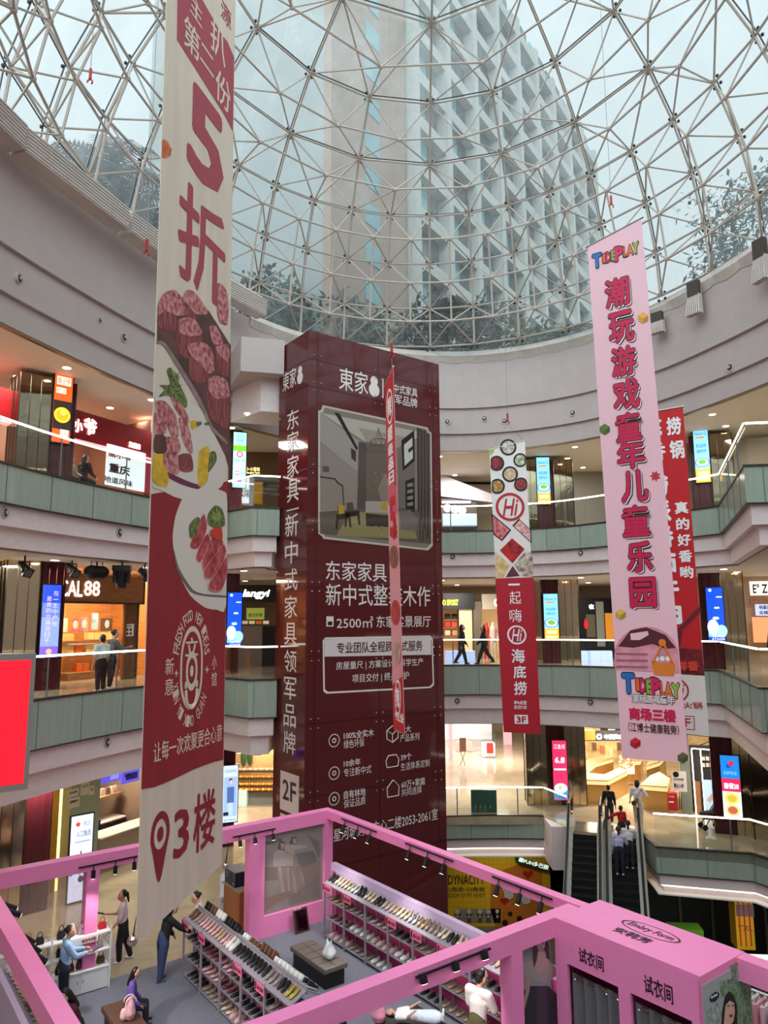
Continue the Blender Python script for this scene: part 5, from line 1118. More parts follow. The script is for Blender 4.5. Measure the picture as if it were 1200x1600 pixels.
MB().tube(bp(1.95, 1.46, .05), bp(1.78, 1.22, .05), .035, 8, .045).build('canopy', BLACKF, u_); MB().tube(bp(1.95, 1.46, .05), bp(2.03, 1.56, .05), .012, 6).build('handle', WHITEP, u_)
fm = thing('floor_mirror', 'small brown framed floor mirror leaning on the low pink wall', 'mirror', bp(.4, 1.0))
tl_ = Vector(BA * -.28 + Vector((0, 0, 1))).normalized(); PMI = Plane(tuple(bp(.55, 1.28, .015)), -BB, tl_)
PMI.slab(0, .40, 0, .54, .015, -.015, mat('mirror_frame', (84, 50, 36), .4), 'frame', fm); PMI.slab(.04, .36, .04, .50, .018, .0, mat('mirror_face', (120, 124, 130), .03, 1), 'mirror_glass', fm)
tpx('选美', PMI, 457, 1419, 470, 1422, WHT, fm, off=.022)
kk = thing('wooden_till_desk', 'tall orange brown wooden desk behind the left pink post', 'desk', bp(-.75, 2.4))
bbox(MB(), -1.15, -.25, 1.9, 2.42, 0, 1.0).build('cabinet', mat('orange_wood', (168, 98, 52), .5, noise=.15, scale=2, stretch=(1, 1, .2)), kk); bbox(MB(), -1.18, -.22, 1.87, 2.45, 1.0, 1.03).build('desk_top', mat('desk_top', (150, 130, 112), .4), kk)
gb = thing('starry_gift_box', 'dark blue starry box on top of the wooden desk', 'box', bp(-.9, 2.15, 1.03))
bbox(MB(), -1.15, -.55, 1.92, 2.4, 1.03, 1.36).build('box', mat('navy_card', (24, 28, 52), .5, noise=.3, scale=20), gb); bbox(MB(), -1.17, -.53, 1.90, 2.42, 1.36, 1.39).build('lid', mat('lid_grey', (70, 70, 76), .4), gb)
m = MB(); PG = Plane(bp(-1.15, 2.4), BA)
for _ in range(16): PG.disc((random.uniform(.03, .57), random.uniform(1.06, 1.34)), .012, .003, WHT, 's', gb, n=6).name = 'printed_star'
ss = thing('notice_stand', 'white printed notice standing on the marble floor beside the wooden desk', 'sign', bp(-1.0, 2.9))
PN = Plane(atZ(343, 1437, 0).xy, (1, .25)); PN.bpx(343, 1400, 361, 1437, .01, -.01, mat('notice_white', (222, 220, 226), .4), 'board', ss); tpx('活动公告', PN, 346, 1404, 358, 1409, DKT, ss, off=.014)

# ---- handbag shelving left of the gate
bg_ = thing('handbag_rack', 'white handbag shelving with cabinet doors beside the gate opening', 'shelf', bp(.16, 6.7))
for t in (5.72, 6.9, 8.1):
    for s_ in (.02, .34): bbox(MB(), s_ - .018, s_ + .018, t - .018, t + .018, 0, 1.22).build('upright', WHITEP, bg_)
for z in (.46, .80, 1.14): bbox(MB(), .0, .36, 5.72, 8.1, z - .03, z).build('shelf', WHITEP, bg_)
bbox(MB(), .02, .33, 5.74, 6.88, .02, .43).build('cabinet', WHITEP, bg_)
for t in (5.76, 6.33):
    d_ = bbox(MB(), .33, .35, t, t + .54, .04, .42).build('cabinet_door', WHITEP, bg_); MB().tube(bp(.37, t + .5 if t < 6 else t + .04, .30), bp(.37, t + .5 if t < 6 else t + .04, .24), .008, 6).build('handle', GREY, d_)
PBR = Plane(bp(.365, 6.75), -BB); card = PBR.slab(.10, .75, 1.0, 1.12, .008, 0, WHITEP, 'sale_strip', bg_); text('¥39元', PBR, .42, .72, 1.03, 1.10, RED2, card, off=.012, bold=.03); PBR.disc((.2, 1.06), .025, .012, DKT, 'strip_dot', card)
BAGC = dict(black=(24, 22, 24), mustard=(176, 120, 36), white=(232, 226, 222), pink=(226, 178, 186), red=(196, 22, 36), tan=(150, 96, 60), maroon=(96, 26, 36), grey=(120, 116, 114), brown=(84, 52, 38))
def handbag(col, p, w_, h, label, tall=False):
    t = thing('handbag', label, 'handbag', p, BRZ + PI / 2, 'handbags on the white shelving'); m_ = mat('bag_' + col, BAGC[col], .4)
    m = MB(); d = .05
    vs = [(-w_ / 2, -d, 0), (w_ / 2, -d, 0), (w_ / 2, d, 0), (-w_ / 2, d, 0), (-w_ * .5, -d * .9, h * .55), (w_ * .5, -d * .9, h * .55), (w_ * .5, d * .9, h * .55), (-w_ * .5, d * .9, h * .55), (-w_ * .36, -d * .5, h), (w_ * .36, -d * .5, h), (w_ * .36, d * .5, h), (-w_ * .36, d * .5, h)]
    m.add(vs, [(3, 2, 1, 0), (0, 1, 5, 4), (1, 2, 6, 5), (2, 3, 7, 6), (3, 0, 4, 7), (4, 5, 9, 8), (5, 6, 10, 9), (6, 7, 11, 10), (7, 4, 8, 11), (8, 9, 10, 11)])
    o = m.build('bag_body', m_, t, False, False); bv = o.modifiers.new('round', 'BEVEL'); bv.width = .012; bv.segments = 2
    hh = h * (1.0 if tall else .6); m = MB().path([Vector((w_ * .3 * math.cos(a), 0, h + hh * math.sin(a))) for a in [PI * i / 8 for i in range(9)]], .009, 6); m.build('handle', m_, t, True, False)
    m = MB(); m.obox((0, -d * .96, h * .6), (w_ * .08, 0, 0), (0, .006, 0), (0, 0, h * .06)); m.build('clasp', STEEL, t, False, False)
k = 0
for z, nm, lst in ((1.14, 'top', ['red', None, 'pink', 'white', 'black', None, 'black', 'mustard', 'black', 'tan', 'brown']), (.80, 'middle', ['white', 'black', 'white', 'tan', 'black', None, None, 'white', 'grey', 'black', 'white']), (.46, 'bottom', ['brown', 'tan', 'maroon', 'maroon', 'black', None, 'white', 'grey', None, 'tan', 'black'])):
    for i, col in enumerate(lst):
        if col: handbag(col, bp(.17, 5.86 + i * .208, z), .16, .15 + .02 * (i % 3), '%s handbag on the %s shelf of the white shelving, %s place from the gate' % (col, nm, ordw(i)))
# ================================================================ outside: high rise and planting seen through the dome
BLD = thing('high_rise', 'tall pale high rise with teal glass bands seen through the dome', 'building', (10, 52, ZD))
FH = Vector((.55, .835)).normalized(); PH = Plane((-3.0, 34.0), FH); BL = 45.5
CONC = mat('tower_concrete', (158, 158, 154), .7, noise=.08); TEAL = mat('window_glass_teal', (96, 140, 146), .12, spec=.7); DKW = mat('dark_window', (62, 70, 74), .15); BRK = mat('brick_tan', (140, 120, 108), .8, noise=.08)
PH.slab(0, BL, ZD, 57, 0, -14, mat('tower_core', (132, 136, 135), .7), 'core', BLD)
m = MB(); m2 = MB(); m3 = MB(); m4 = MB()
for k in range(17):
    z = 19.2 + k * 3.05
    if z > 56: break
    PH.slab(7.5, BL + .2, z, z + .85, .9, 0, None, '', mb=m)
    for j in range(9):
        u = 8 + j * 4.2
        PH.slab(u + .1, u + 2.3, z + .85, z + 3.05, .25, 0, None, '', mb=m2 if (j + k) % 3 else m3); PH.slab(u + 2.3, u + 3.5, z + .85, z + 3.05, .3, 0, None, '', mb=m3)
for j in range(10): PH.slab(7.5 + j * 4.2, 8.1 + j * 4.2, ZD, 57.4, 1.05, 0, None, '', mb=m)
m.build('slab_bands', CONC, BLD); m2.build('teal_windows', TEAL, BLD); m3.build('dark_windows', DKW, BLD)
PH.slab(0, 7.2, ZD, 58, .5, 0, BRK, 'stair_core', BLD)
for k in range(17): PH.slab(3.0, 4.4, 20 + k * 2.2, 21.2 + k * 2.2, .55, .4, TEAL, 'stair_window', BLD)
LEAFD = mat('leaf_dark', (34, 52, 38), .6, noise=.35, scale=3); LEAFM = mat('leaf_mid', (64, 90, 58), .6, noise=.3, scale=3); LEAFB = mat('leaf_blue', (44, 64, 58), .6, noise=.3, scale=3); BARK = mat('bark', (84, 72, 60), .9)
def leaves(c, rx, ry, rz, n, size, m=None):
    m = m or MB()
    for _ in range(n):
        while True:
            q = Vector((random.uniform(-1, 1), random.uniform(-1, 1), random.uniform(-1, 1)))
            if .15 < q.length < 1: break
        p = Vector(c) + Vector((q.x * rx, q.y * ry, q.z * rz)); d = Vector((random.gauss(0, 1), random.gauss(0, 1), random.gauss(-.3, .7))).normalized(); s_ = d.orthogonal().normalized(); L = size * random.uniform(.6, 1.3)
        m.add([p, p + d * L * .5 + s_ * L * .26, p + d * L, p + d * L * .5 - s_ * L * .26], [(0, 1, 2, 3)])
    return m
def palm(p, h, label, n=16, fl=2.0, mm=LEAFB):
    n = int(n * 1.5)
    t = thing('palm_tree', label, 'palm', p, 0, None); p = Vector(p); top = p + Vector((random.uniform(-.2, .2), 0, h))
    MB().tube(p, top, .16, 8, .10).build('trunk', BARK, t)
    m = MB()
    for i in range(n):
        a = 2 * PI * i / n + random.uniform(-.2, .2); el = random.uniform(.1, 1.25); d = Vector((math.cos(a), math.sin(a), 0)); pts = []
        for k in range(9):
            f = k / 8; pts.append(top + d * (fl * f * math.cos(el * (1 - f * .4))) + Vector((0, 0, fl * (math.sin(el) * f - .75 * f * f))))
        sd = Vector((-d.y, d.x, 0))
        for k in range(8):
            q = pts[k]; r = pts[k + 1]; w_ = .62 * math.sin(PI * (k + 1) / 9.5) + .08
            for sg in (-1, 1):
                for e in (0, .5):
                    b = q.lerp(r, e); tip = b + sd * sg * w_ + (r - q) * 1.0 - Vector((0, 0, .22 * w_)); m.add([b, b + (r - q) * .32, tip], [(0, 1, 2)])
        for k in range(8): m.tube(pts[k], pts[k + 1], .02, 4, caps=False)
    m.build('fronds', mm, t); return t
for (x, Y, h, l, n, fl) in ((100, 24.5, 4.9, 'tall palm outside the dome at the far left', 18, 2.3), (155, 25.5, 5.7, 'tallest palm in the group outside the left of the dome', 20, 2.6), (200, 27, 5.2, 'palm nearest the beef banner outside the dome', 16, 2.4), (130, 27.5, 3.4, 'low palm behind the two left hand palms', 16, 2.0),
                            (350, 33.0, 2.6, 'low palm just right of the beef banner outside the dome', 14, 2.0), (440, 36, 4.2, 'palm outside the dome above the maroon tower', 18, 2.6), (715, 34, 3.4, 'dark palm outside the dome behind the hot pot banner wire', 18, 2.4), (880, 34.5, 2.6, 'low palm outside the dome left of the pink toy banner', 14, 2.0)):
    q = atY(x, 500, Y); palm((q.x, Y, ZD - .05), h, l, n, fl)
for (x, Y, r_, h, l, mm) in ((95, 26, 1.9, 4.0, 'leafy shrub at the foot of the left palms', LEAFB), (205, 26, 2.0, 4.6, 'leafy shrub beside the beef banner outside the dome', LEAFB), (420, 34, 2.2, 6.2, 'broad dark shrub outside the dome left of the tower top', LEAFD), (520, 35, 2.4, 5.4, 'dark shrub right behind the tower top', LEAFD),
                          (600, 36, 2.3, 4.6, 'taller dark shrub above the tower top', LEAFD), (690, 35, 2.3, 5.2, 'dark shrub to the right of the tower outside the dome', LEAFD), (770, 35.5, 2.3, 5.2, 'dense dark shrub beneath the high rise', LEAFD), (850, 35, 2.0, 3.6, 'mid green shrub beneath the right side of the high rise', LEAFM), (930, 34, 1.8, 2.8, 'mid green shrub behind the top of the pink banner', LEAFM)):
    q = atY(x, 500, Y); t = thing('shrub', l, 'shrub', (q.x, Y, ZD - .05))
    leaves((q.x, Y, ZD + h * .5), r_, r_ * .7, h * .52, 1100, .46).build('foliage', mm, t); MB().tube((q.x, Y, ZD - .05), (q.x, Y, ZD + h * .6), .06, 6).build('stem', BARK, t)
q = atY(1150, 380, 26.5); t = thing('broadleaf_tree', 'dark leafy tree outside the dome at upper right', 'tree', (q.x, 26.5, ZD - .05))
m = leaves((q.x + .8, 26.5, ZD + 4.0), 2.2, 1.5, 2.1, 1100, .36); leaves((q.x - .7, 26.3, ZD + 2.2), 1.4, 1.0, 1.3, 420, .34, m); leaves((q.x + 2.0, 26.4, ZD + 5.4), 1.6, 1.0, 1.5, 480, .34, m); leaves((q.x - .6, 26.4, ZD + 4.6), 1.7, 1, 1.4, 160, .3, m); m.build('foliage', mat('leaf_grey', (52, 66, 58), .6, noise=.3), t)
m = MB().tube((q.x + .4, 26.5, ZD - .05), (q.x + .6, 26.5, ZD + 2.4), .12, 7, .08)
for a in range(6): m.tube((q.x + .5, 26.5, ZD + 1.4 + a * .2), (q.x + .5 + 1.6 * math.cos(a * 1.3), 26.5 + math.sin(a * 1.3), ZD + 3.4 + .45 * a), .04, 5, .015)
m.build('trunk', BARK, t)

# ================================================================ pillars with lit posters
def mirror_pillar(x, y, r, z0, z1, name, mt=MIRROR, n=4, rot=0.):
    m = MB(); pts = [(x + r * math.cos(2 * PI * i / n + rot), y + r * math.sin(2 * PI * i / n + rot)) for i in range(n)]
    m.prism(pts, z0, z1); struct(m.build(name, mt))
    s_ = MB()
    for p in pts: s_.tube((p[0], p[1], z0), (p[0], p[1], z1), .02, 5)
    for i in range(n):
        a = Vector(pts[i]); b = Vector(pts[(i + 1) % n])
        for f in (.33, .66): c = a.lerp(b, f); s_.tube((c.x, c.y, z0), (c.x, c.y, z1), .012, 4)
    struct(s_.build(name + '_joints', mat('joint_dark', (60, 52, 44), .3, .6)))
LV = ((Z4, ZC - .15, 'top'), (Z3, 9.36, 'upper'), (Z2, 3.44, 'lower'))
COLS = (((-9.35, 20.6), (.72, .69), .62), ((-5.55, 26.2), (.93, .37), .55), ((7.15, 31.6), (1, -.06), .6), ((12.2, 27.4), (.93, -.37), .55))
n_ = 0
for (cx, cy), u, hw in COLS:
    u = Vector((u[0], u[1])).normalized(); nrm = Vector((u.y, -u.x))
    for z0, z1, nm in LV:
        n_ += 1
        if nm == 'lower' and cx == 7.15: pass
        m = MB(); c = Vector((cx, cy)) - nrm * .30
        m.obox((c.x, c.y, (z0 + z1) / 2), (u.x * .36, u.y * .36, 0), (nrm.x * .22, nrm.y * .22, 0), (0, 0, (z1 - z0) / 2)); struct(m.build('trim_pillar_%d' % n_, MAROON2))
        m = MB()
        for f in (-.30, -.1, .1, .30): q = Vector((cx, cy)) + u * f - nrm * .075; m.tube((q.x, q.y, z0), (q.x, q.y, z1), .014, 4)
        struct(m.build('trim_pillar_%d_lines' % n_, mat('pillar_line', (110, 60, 56), .3, .6)))
        for sg in ((-1,) if cx < -9 else (1,) if cx > 12 else (-1, 1) if cx > 7 else ()):
            q = Vector((cx, cy)) + u * sg * (.36 + hw * .72) - nrm * .45; mirror_pillar(q.x, q.y, hw, z0, z1, 'trim_pillar_%d_mirror%s' % (n_, '_a' if sg < 0 else '_b'), MIRROR if nm != 'top' else MIRROR2, 4, PI / 4 + math.atan2(u.y, u.x))
def led(ci, x0, y0, x1, y1, label, base, st, draw):
    (cx, cy), u, hw = COLS[ci]; pl = Plane((cx, cy), u)
    u0, u1, v0, v1 = pl.rect(x0, y0, x1, y1)
    t = thing('lit_poster', label, 'lit poster', pl.pt((u0 + u1) / 2, v0))
    pl.slab(u0 - .03, u1 + .03, v0 - .03, v1 + .03, .03, -.05, BLACK, 'housing', t); pl.slab(u0, u1, v0, v1, .036, .02, mat('screen_%d_%d_%d' % base, base, .4, emit=st), 'screen', t)
    def R(a, b, c, d, rgb, nm='printed_block', o=.040, e=st):
        return pl.poly([(u0 + (u1 - u0) * a, v1 - (v1 - v0) * b), (u0 + (u1 - u0) * c, v1 - (v1 - v0) * b), (u0 + (u1 - u0) * c, v1 - (v1 - v0) * d), (u0 + (u1 - u0) * a, v1 - (v1 - v0) * d)], o, mat('screen_%d_%d_%d' % rgb, rgb, .4, emit=e), nm, t, px=False)
    def D(a, b, r_, rgb, nm='printed_disc', o=.043, ry=None): return pl.disc((u0 + (u1 - u0) * a, v1 - (v1 - v0) * b), (u1 - u0) * r_, o, mat('screen_%d_%d_%d' % rgb, rgb, .4, emit=st), nm, t, ry=(u1 - u0) * (ry or r_))
    def X(s_, a, b, c, d, rgb, o=.046, **k): return text(s_, pl, u0 + (u1 - u0) * a, u0 + (u1 - u0) * c, v1 - (v1 - v0) * d, v1 - (v1 - v0) * b, mat('screen_%d_%d_%d' % rgb, rgb, .4, emit=st), t, off=o, **k)
    draw(R, D, X)
def d_noodle(R, D, X):
    R(.0, .42, 1, .82, (40, 30, 24)); R(.1, .08, .9, .2, (250, 220, 200)); X('面小爷', .15, .1, .85, .18, (206, 50, 30)); R(.1, .24, .65, .32, (250, 236, 220)); X('重庆小面', .12, .25, .63, .31, (220, 80, 30))
    D(.5, .62, .46, (246, 196, 40)); D(.5, .62, .34, (226, 160, 30), o=.046); D(.55, .58, .18, (250, 226, 90), o=.049); R(.45, .82, .9, .94, (250, 240, 226)); X('6元', .5, .84, .85, .92, (220, 80, 30))
def d_mint(R, D, X):
    D(.5, .1, .38, (150, 240, 240)); X('小水果', .2, .12, .8, .19, (40, 130, 150)); R(0, .24, 1, .34, (110, 220, 30)); D(.5, .4, .26, (230, 60, 100)); D(.5, .4, .16, (250, 220, 230), o=.046)
    X('清爽一夏', .1, .48, .9, .54, (60, 120, 140)); X('现切鲜果', .1, .57, .9, .64, (220, 60, 110)); R(.2, .7, .5, .78, (230, 90, 130)); R(.25, .72, .45, .76, (250, 240, 240), o=.046); X('扫码', .6, .72, .9, .76, (60, 120, 140)); R(.3, .86, .7, .93, (190, 120, 220))
def d_sky(R, D, X):
    X('Naise Q', .1, .08, .9, .15, (30, 80, 150)); R(.15, .17, .75, .2, (230, 120, 60)); X('新品尝鲜', .15, .3, .85, .37, (30, 70, 120)); X('清新吃吃', .15, .4, .85, .47, (30, 70, 120)); D(.5, .64, .5, (90, 130, 220), ry=.34); D(.5, .64, .4, (236, 244, 250), o=.046, ry=.26); D(.5, .63, .28, (96, 170, 70), o=.049, ry=.18); R(0, .76, 1, 1, (246, 166, 50)); X('套餐优惠', .15, .8, .85, .88, (250, 250, 250)); R(.1, .92, .9, .97, (250, 226, 190))
def d_whale(R, D, X):
    D(.25, .05, .1, (240, 246, 255)); R(.6, .17, .95, .19, (250, 252, 255)); R(.45, .37, .75, .4, (240, 248, 255)); D(.5, .58, .2, (200, 226, 255), ry=.1); D(.3, .75, .34, (196, 222, 250), ry=.5); D(.8, .82, .34, (150, 200, 250), ry=.4); R(0, .84, 1, .93, (120, 180, 246)); X('THIS IS MY', .2, .9, .95, .935, (250, 252, 255)); X('STAGE', .2, .95, .95, .985, (250, 252, 255))
def d_purple(R, D, X):
    R(0, 0, 1, .25, (40, 70, 216)); R(0, .45, 1, .85, (130, 150, 232)); R(0, .85, 1, 1, (120, 90, 220), o=.041); X('在一生产幸福', .55, .06, .85, .6, (206, 150, 190), o=.046) if False else None
    for i, ch in enumerate('在一生中产地'): X(ch, .58, .08 + i * .085 + (.03 if ch == '一' else 0), .88, (.12 if ch == '一' else .15) + i * .085, (196, 190, 240))
    for i, ch in enumerate('是我的方温润日子'): X(ch, .22, .16 + i * .082, .5, .225 + i * .082, (206, 190, 236))
    D(.5, .92, .16, (220, 170, 120))
def d_wine(R, D, X):
    D(.3, .1, .1, (200, 60, 60)); X('酒庄', .5, .07, .9, .13, (120, 130, 160)); X('人工甄选', .25, .18, .9, .25, (70, 70, 90)); R(.2, .3, .9, .32, (150, 160, 190)); R(.42, .48, .58, .62, (30, 50, 40)); R(.47, .42, .53, .5, (30, 50, 40)); R(.48, .62, .52, .72, (60, 60, 60)); D(.55, .75, .14, (60, 40, 60))
def d_suit(R, D, X):
    X('CLASSIC', .1, .07, .9, .12, (60, 80, 120)); R(.05, .2, .95, .9, (150, 176, 226)); D(.5, .26, .11, (60, 50, 50), ry=.13); D(.52, .29, .09, (226, 186, 170), o=.046, ry=.12); R(.28, .38, .75, .66, (70, 100, 160), o=.043); R(.36, .66, .68, .88, (170, 200, 240), o=.044); R(.05, .82, .4, .88, (30, 30, 40), o=.046); X('秋冬新品', .1, .94, .9, .98, (60, 80, 120))
def d_pink(R, D, X):
    X('江鱼兒', .1, .06, .9, .14, (255, 250, 250)); X('6.8', .15, .28, .85, .38, (255, 250, 250), bold=.03); R(.08, .47, .92, .5, (255, 240, 244)); R(0, .82, 1, .98, (40, 140, 190)); D(.5, .8, .46, (190, 226, 240), ry=.34); D(.5, .8, .3, (226, 240, 236), o=.046, ry=.22); D(.45, .79, .14, (170, 190, 120), o=.049)
def d_pizza(R, D, X):
    R(0, .0, 1, .37, (30, 130, 220)); D(.4, .17, .12, (20, 80, 190)); R(.45, .08, .7, .16, (220, 40, 60), o=.046); X('比萨新品', .15, .25, .85, .31, (140, 200, 250)); R(0, .37, 1, .58, (232, 40, 90), o=.042); X('套餐28', .1, .44, .9, .54, (255, 250, 250), bold=.03); D(.5, .69, .40, (236, 226, 110), o=.046, ry=.34); D(.5, .69, .26, (206, 180, 70), o=.049, ry=.22); D(.5, .88, .40, (236, 206, 150), o=.046, ry=.34); D(.5, .88, .26, (190, 100, 70), o=.049, ry=.22)
led(0, 83, 580, 111, 692, 'orange lit noodle poster on the left pillar of the topmost gallery', (240, 86, 30), 1.3, d_noodle); led(1, 364, 676, 384, 762, 'mint and green lit fruit poster on the pillar right of the beef banner', (176, 246, 240), 1.5, d_mint)
led(2, 839, 715, 859, 788, 'sky blue lit food poster on the topmost pillar left of the pink banner', (130, 206, 240), 1.3, d_sky); led(3, 1085, 668, 1108, 754, 'sky blue lit food poster on the topmost pillar right of the red banner', (130, 200, 240), 1.25, d_sky)
led(0, 64, 914, 92, 1027, 'blue and violet lit poster with vertical characters beside the optician', (96, 120, 226), 1.2, d_purple); led(1, 355, 926, 377, 1010, 'deep blue lit whale poster beside the script lettered shop', (20, 76, 226), 1.3, d_whale)
led(2, 850, 928, 872, 999, 'sky blue lit food poster on the middle gallery pillar', (126, 206, 240), 1.3, d_sky); led(3, 1105, 918, 1131, 1001, 'deep blue lit whale poster right of the red banner', (16, 70, 226), 1.3, d_whale)
led(0, 108, 1274, 142, 1406, 'white lit wine poster on the lowest pillar at left', (206, 216, 246), 1.2, d_wine); led(1, 348, 1196, 371, 1284, 'pale blue lit poster of a man in a suit by the bakery', (196, 216, 250), 1.2, d_suit)
led(2, 864, 1157, 886, 1250, 'pink lit 6.8 price poster by the escalator head', (236, 46, 96), 1.2, d_pink); led(3, 1128, 1181, 1157, 1277, 'blue and pink lit pizza poster at right on the lowest gallery', (236, 236, 230), 1.1, d_pizza)

# ================================================================ shops round the galleries
PLF = Plane((-9.7, 22.1), (.46, .888)); FARP = Plane((0, 36.0), (1, 0))
def box_room(pl, u0, u1, z0, z1, dep, m_, name):
    m = MB(); pl.slab(u0, u1, z0, z1, -dep, -dep - .1, None, '', mb=m); pl.slab(u0 - .1, u0, z0, z1, 0, -dep, None, '', mb=m); pl.slab(u1, u1 + .1, z0, z1, 0, -dep, None, '', mb=m); return struct(m.build(name, m_))
SIGNR = mat('sign_red_tile', (150, 14, 32), .35, noise=.10, scale=4, bump=.2); GLOW = mat('glow_white', (255, 250, 240), .5, emit=4); GLOWY = mat('glow_yellow', (255, 236, 30), .5, emit=2.5)
def room_light(pl, u, z, off, p, col=WHITE, s_=.8): q = pl.pt(u, z, off); area(q, s_, p, col)
# topmost left: noodle shop
box_room(PLF, -4.5, 3.2, Z4, ZC - .15, 3.0, mat('noodle_wall', (150, 96, 66), .6), 'wall_noodle_shop'); room_light(PLF, .5, ZC - .3, -1.5, 160, WARM)
ns = thing('noodle_shop_front', 'red tiled noodle shop sign with glowing white characters at upper left', 'shop front', PLF.pt(0, Z4))
u0, u1, v0, v1 = PLF.rect(112, 638, 240, 700); va = PLF.uv(112, 638)[1]; vb = PLF.uv(110, 684)[1]
PLF.slab(-4.5, u1 + .6, vb, va, .02, -.25, SIGNR, 'sign_board', ns); PLF.slab(-4.5, u1 + .6, vb - .06, vb, .06, -.25, mat('sign_edge_lit', (255, 170, 170), .4, emit=1.2), 'sign_edge', ns)
tpx('小', PLF, 113, 655, 128, 676, GLOW, ns, off=.05, bold=.04); tpx('爷', PLF, 129, 654, 150, 680, GLOW, ns, off=.05, bold=.04); tpx('旗舰店', PLF, 200, 692, 218, 701, GLOW, ns, off=.05, bold=.02)
PLF.bpx(218, 706, 240, 770, .02, -.2, mat('rose_pillar', (196, 60, 84), .4), 'rose_pillar', ns)
lb = thing('noodle_lightbox', 'white lightbox reading 面小爷 重庆 地道风味 under the red sign', 'sign', PLF.pt(u0, Z4))
PLF.bpx(157, 702, 217, 764, .30, .22, mat('lightbox_white', (226, 234, 240), .4, emit=.9), 'panel', lb)
PO = Plane(PLF.pt(0, 0, .30), PLF.u)
tpx('面小爷', PO, 169, 710, 205, 717, RED2, lb, bold=.04); tpx('重庆', PO, 170, 726, 203, 741, DKT, lb, bold=.035); tpx('地道风味', PO, 162, 747, 207, 757, DKT, lb, bold=.02)
# optician on the middle left
box_room(PLF, -1.2, 4.0, Z3, 9.3, 2.4, mat('optic_wood', (190, 122, 60), .45, noise=.2, scale=2, stretch=(1, 1, 10)), 'wall_optician'); room_light(PLF, 1.0, 9.1, -.8, 130, (1, .84, .6)); room_light(PLF, 2.6, 9.1, -.8, 100, (1, .84, .6))
of = thing('optician_shop', 'wood clad optician shopfront with CAL 88 in white letters', 'shop front', PLF.pt(1, Z3))
SU = PLF.rect(90, 899, 221, 941); PLF.slab(SU[0] - .5, SU[1], SU[2], SU[3], .12, -.2, WOOD, 'sign_board', of); PLF.slab(SU[0] - .5, SU[1] + .03, SU[2] - .05, SU[2], .14, -.2, DARKRAIL, 'sign_edge', of); PLF.slab(SU[1], SU[1] + .04, SU[2] - .05, SU[3] + .05, .14, -.2, DARKRAIL, 'sign_edge', of)
PO = Plane(PLF.pt(0, 0, .14), PLF.u); tpx('CAL', PO, 93, 907, 129, 932, GLOW, of); tpx('88', PO, 132, 908, 156, 931, GLOW, of)
PLF.bpx(194, 941, 211, 1060, .04, -.1, mat('wood_slats', (112, 72, 42), .5, noise=.4, scale=5, stretch=(8, 8, .3)), 'slatted_pier', of); PLF.bpx(211, 941, 214, 1064, .05, -.1, DARKRAIL, 'pier_edge', of)
PLF.bpx(100, 943, 192, 1060, .01, 0, SHOPG, 'shop_window', of); PLF.bpx(191, 941, 194, 1060, .03, -.03, WOOD, 'window_frame', of)
card = PLF.bpx(196, 975, 207, 994, .06, .04, WHITEP, 'notice_card', of); PO2 = Plane(PLF.pt(0, 0, .06), PLF.u); tpx('营业中', PO2, 197.5, 977, 206, 980, DKT, card)
for x, y in ((199, 984), (204, 984), (199, 990), (204, 990)): PO2.dpx(x, y, 2.2, .004, DKT, 'card_dot', card)
PIN = Plane(PLF.pt(0, 0, -1.6), PLF.u); di = thing('optician_display', 'lit wooden eyewear display wall with portrait photos and boxes', 'display', PIN.pt(1, Z3))
PIN.bpx(84, 1000, 188, 1004, .30, 0, WOOD, 'shelf', di); PIN.bpx(84, 1050, 132, 1069, .6, 0, WOOD, 'plinth', di); PIN.bpx(150, 1048, 185, 1062, .4, 0, WOOD, 'plinth', di)
for i, (x0, y0, x1, y1, c1) in enumerate(((88, 966, 104, 988, (226, 196, 180)), (112, 966, 120, 988, (196, 90, 110)), (124, 964, 136, 988, (170, 120, 120)), (142, 958, 152, 984, (150, 170, 180)), (157, 966, 174, 986, (80, 66, 56)))):
    f = thing('portrait_photo', ['face portrait photo at the left of the optician wall', 'pink portrait photo second from left in the optician', 'sunglasses portrait photo in the middle of the optician wall', 'pale text poster on the optician wall', 'dark framed landscape photo at right in the optician'][i], 'photo', PIN.px(x0, y1))
    PIN.bpx(x0, y0, x1, y1, .05, .01, mat('photo_%d' % i, c1, .4, noise=.3, scale=3), 'photo', f); c = PIN.uv((x0 + x1) / 2, (y0 + y1) / 2 - 1); PIN.disc(c, .10, .055, mat('photo_face', (226, 184, 164), .5), 'face', f, ry=.14) if i != 3 else None
k = 0
for (x0, x1, y0, y1, nx, ny, c1) in ((86, 108, 990, 1022, 1, 5, (236, 190, 110)), (109, 121, 1008, 1022, 1, 1, (236, 110, 36)), (126, 160, 1006, 1022, 4, 2, (240, 206, 130)), (130, 168, 988, 999, 4, 1, (236, 206, 160)), (168, 178, 986, 999, 1, 2, (226, 196, 150)), (166, 176, 1006, 1046, 1, 4, (240, 190, 150)), (112, 132, 1036, 1050, 2, 1, (240, 110, 50))):
    for i in range(nx):
        for j in range(ny):
            k += 1; xa = x0 + (x1 - x0) * i / nx; ya = y0 + (y1 - y0) * j / ny
            o = PIN.bpx(xa + .4, ya + .4, xa + (x1 - x0) / nx - .4, ya + (y1 - y0) / ny, .24, .03, mat('carton_%d' % c1[1], c1, .5), 'carton'); tag(o, 'warm coloured carton on the optician display, %s counted from the left pile' % ordw(k - 1), 'carton', 'cartons in the optician')
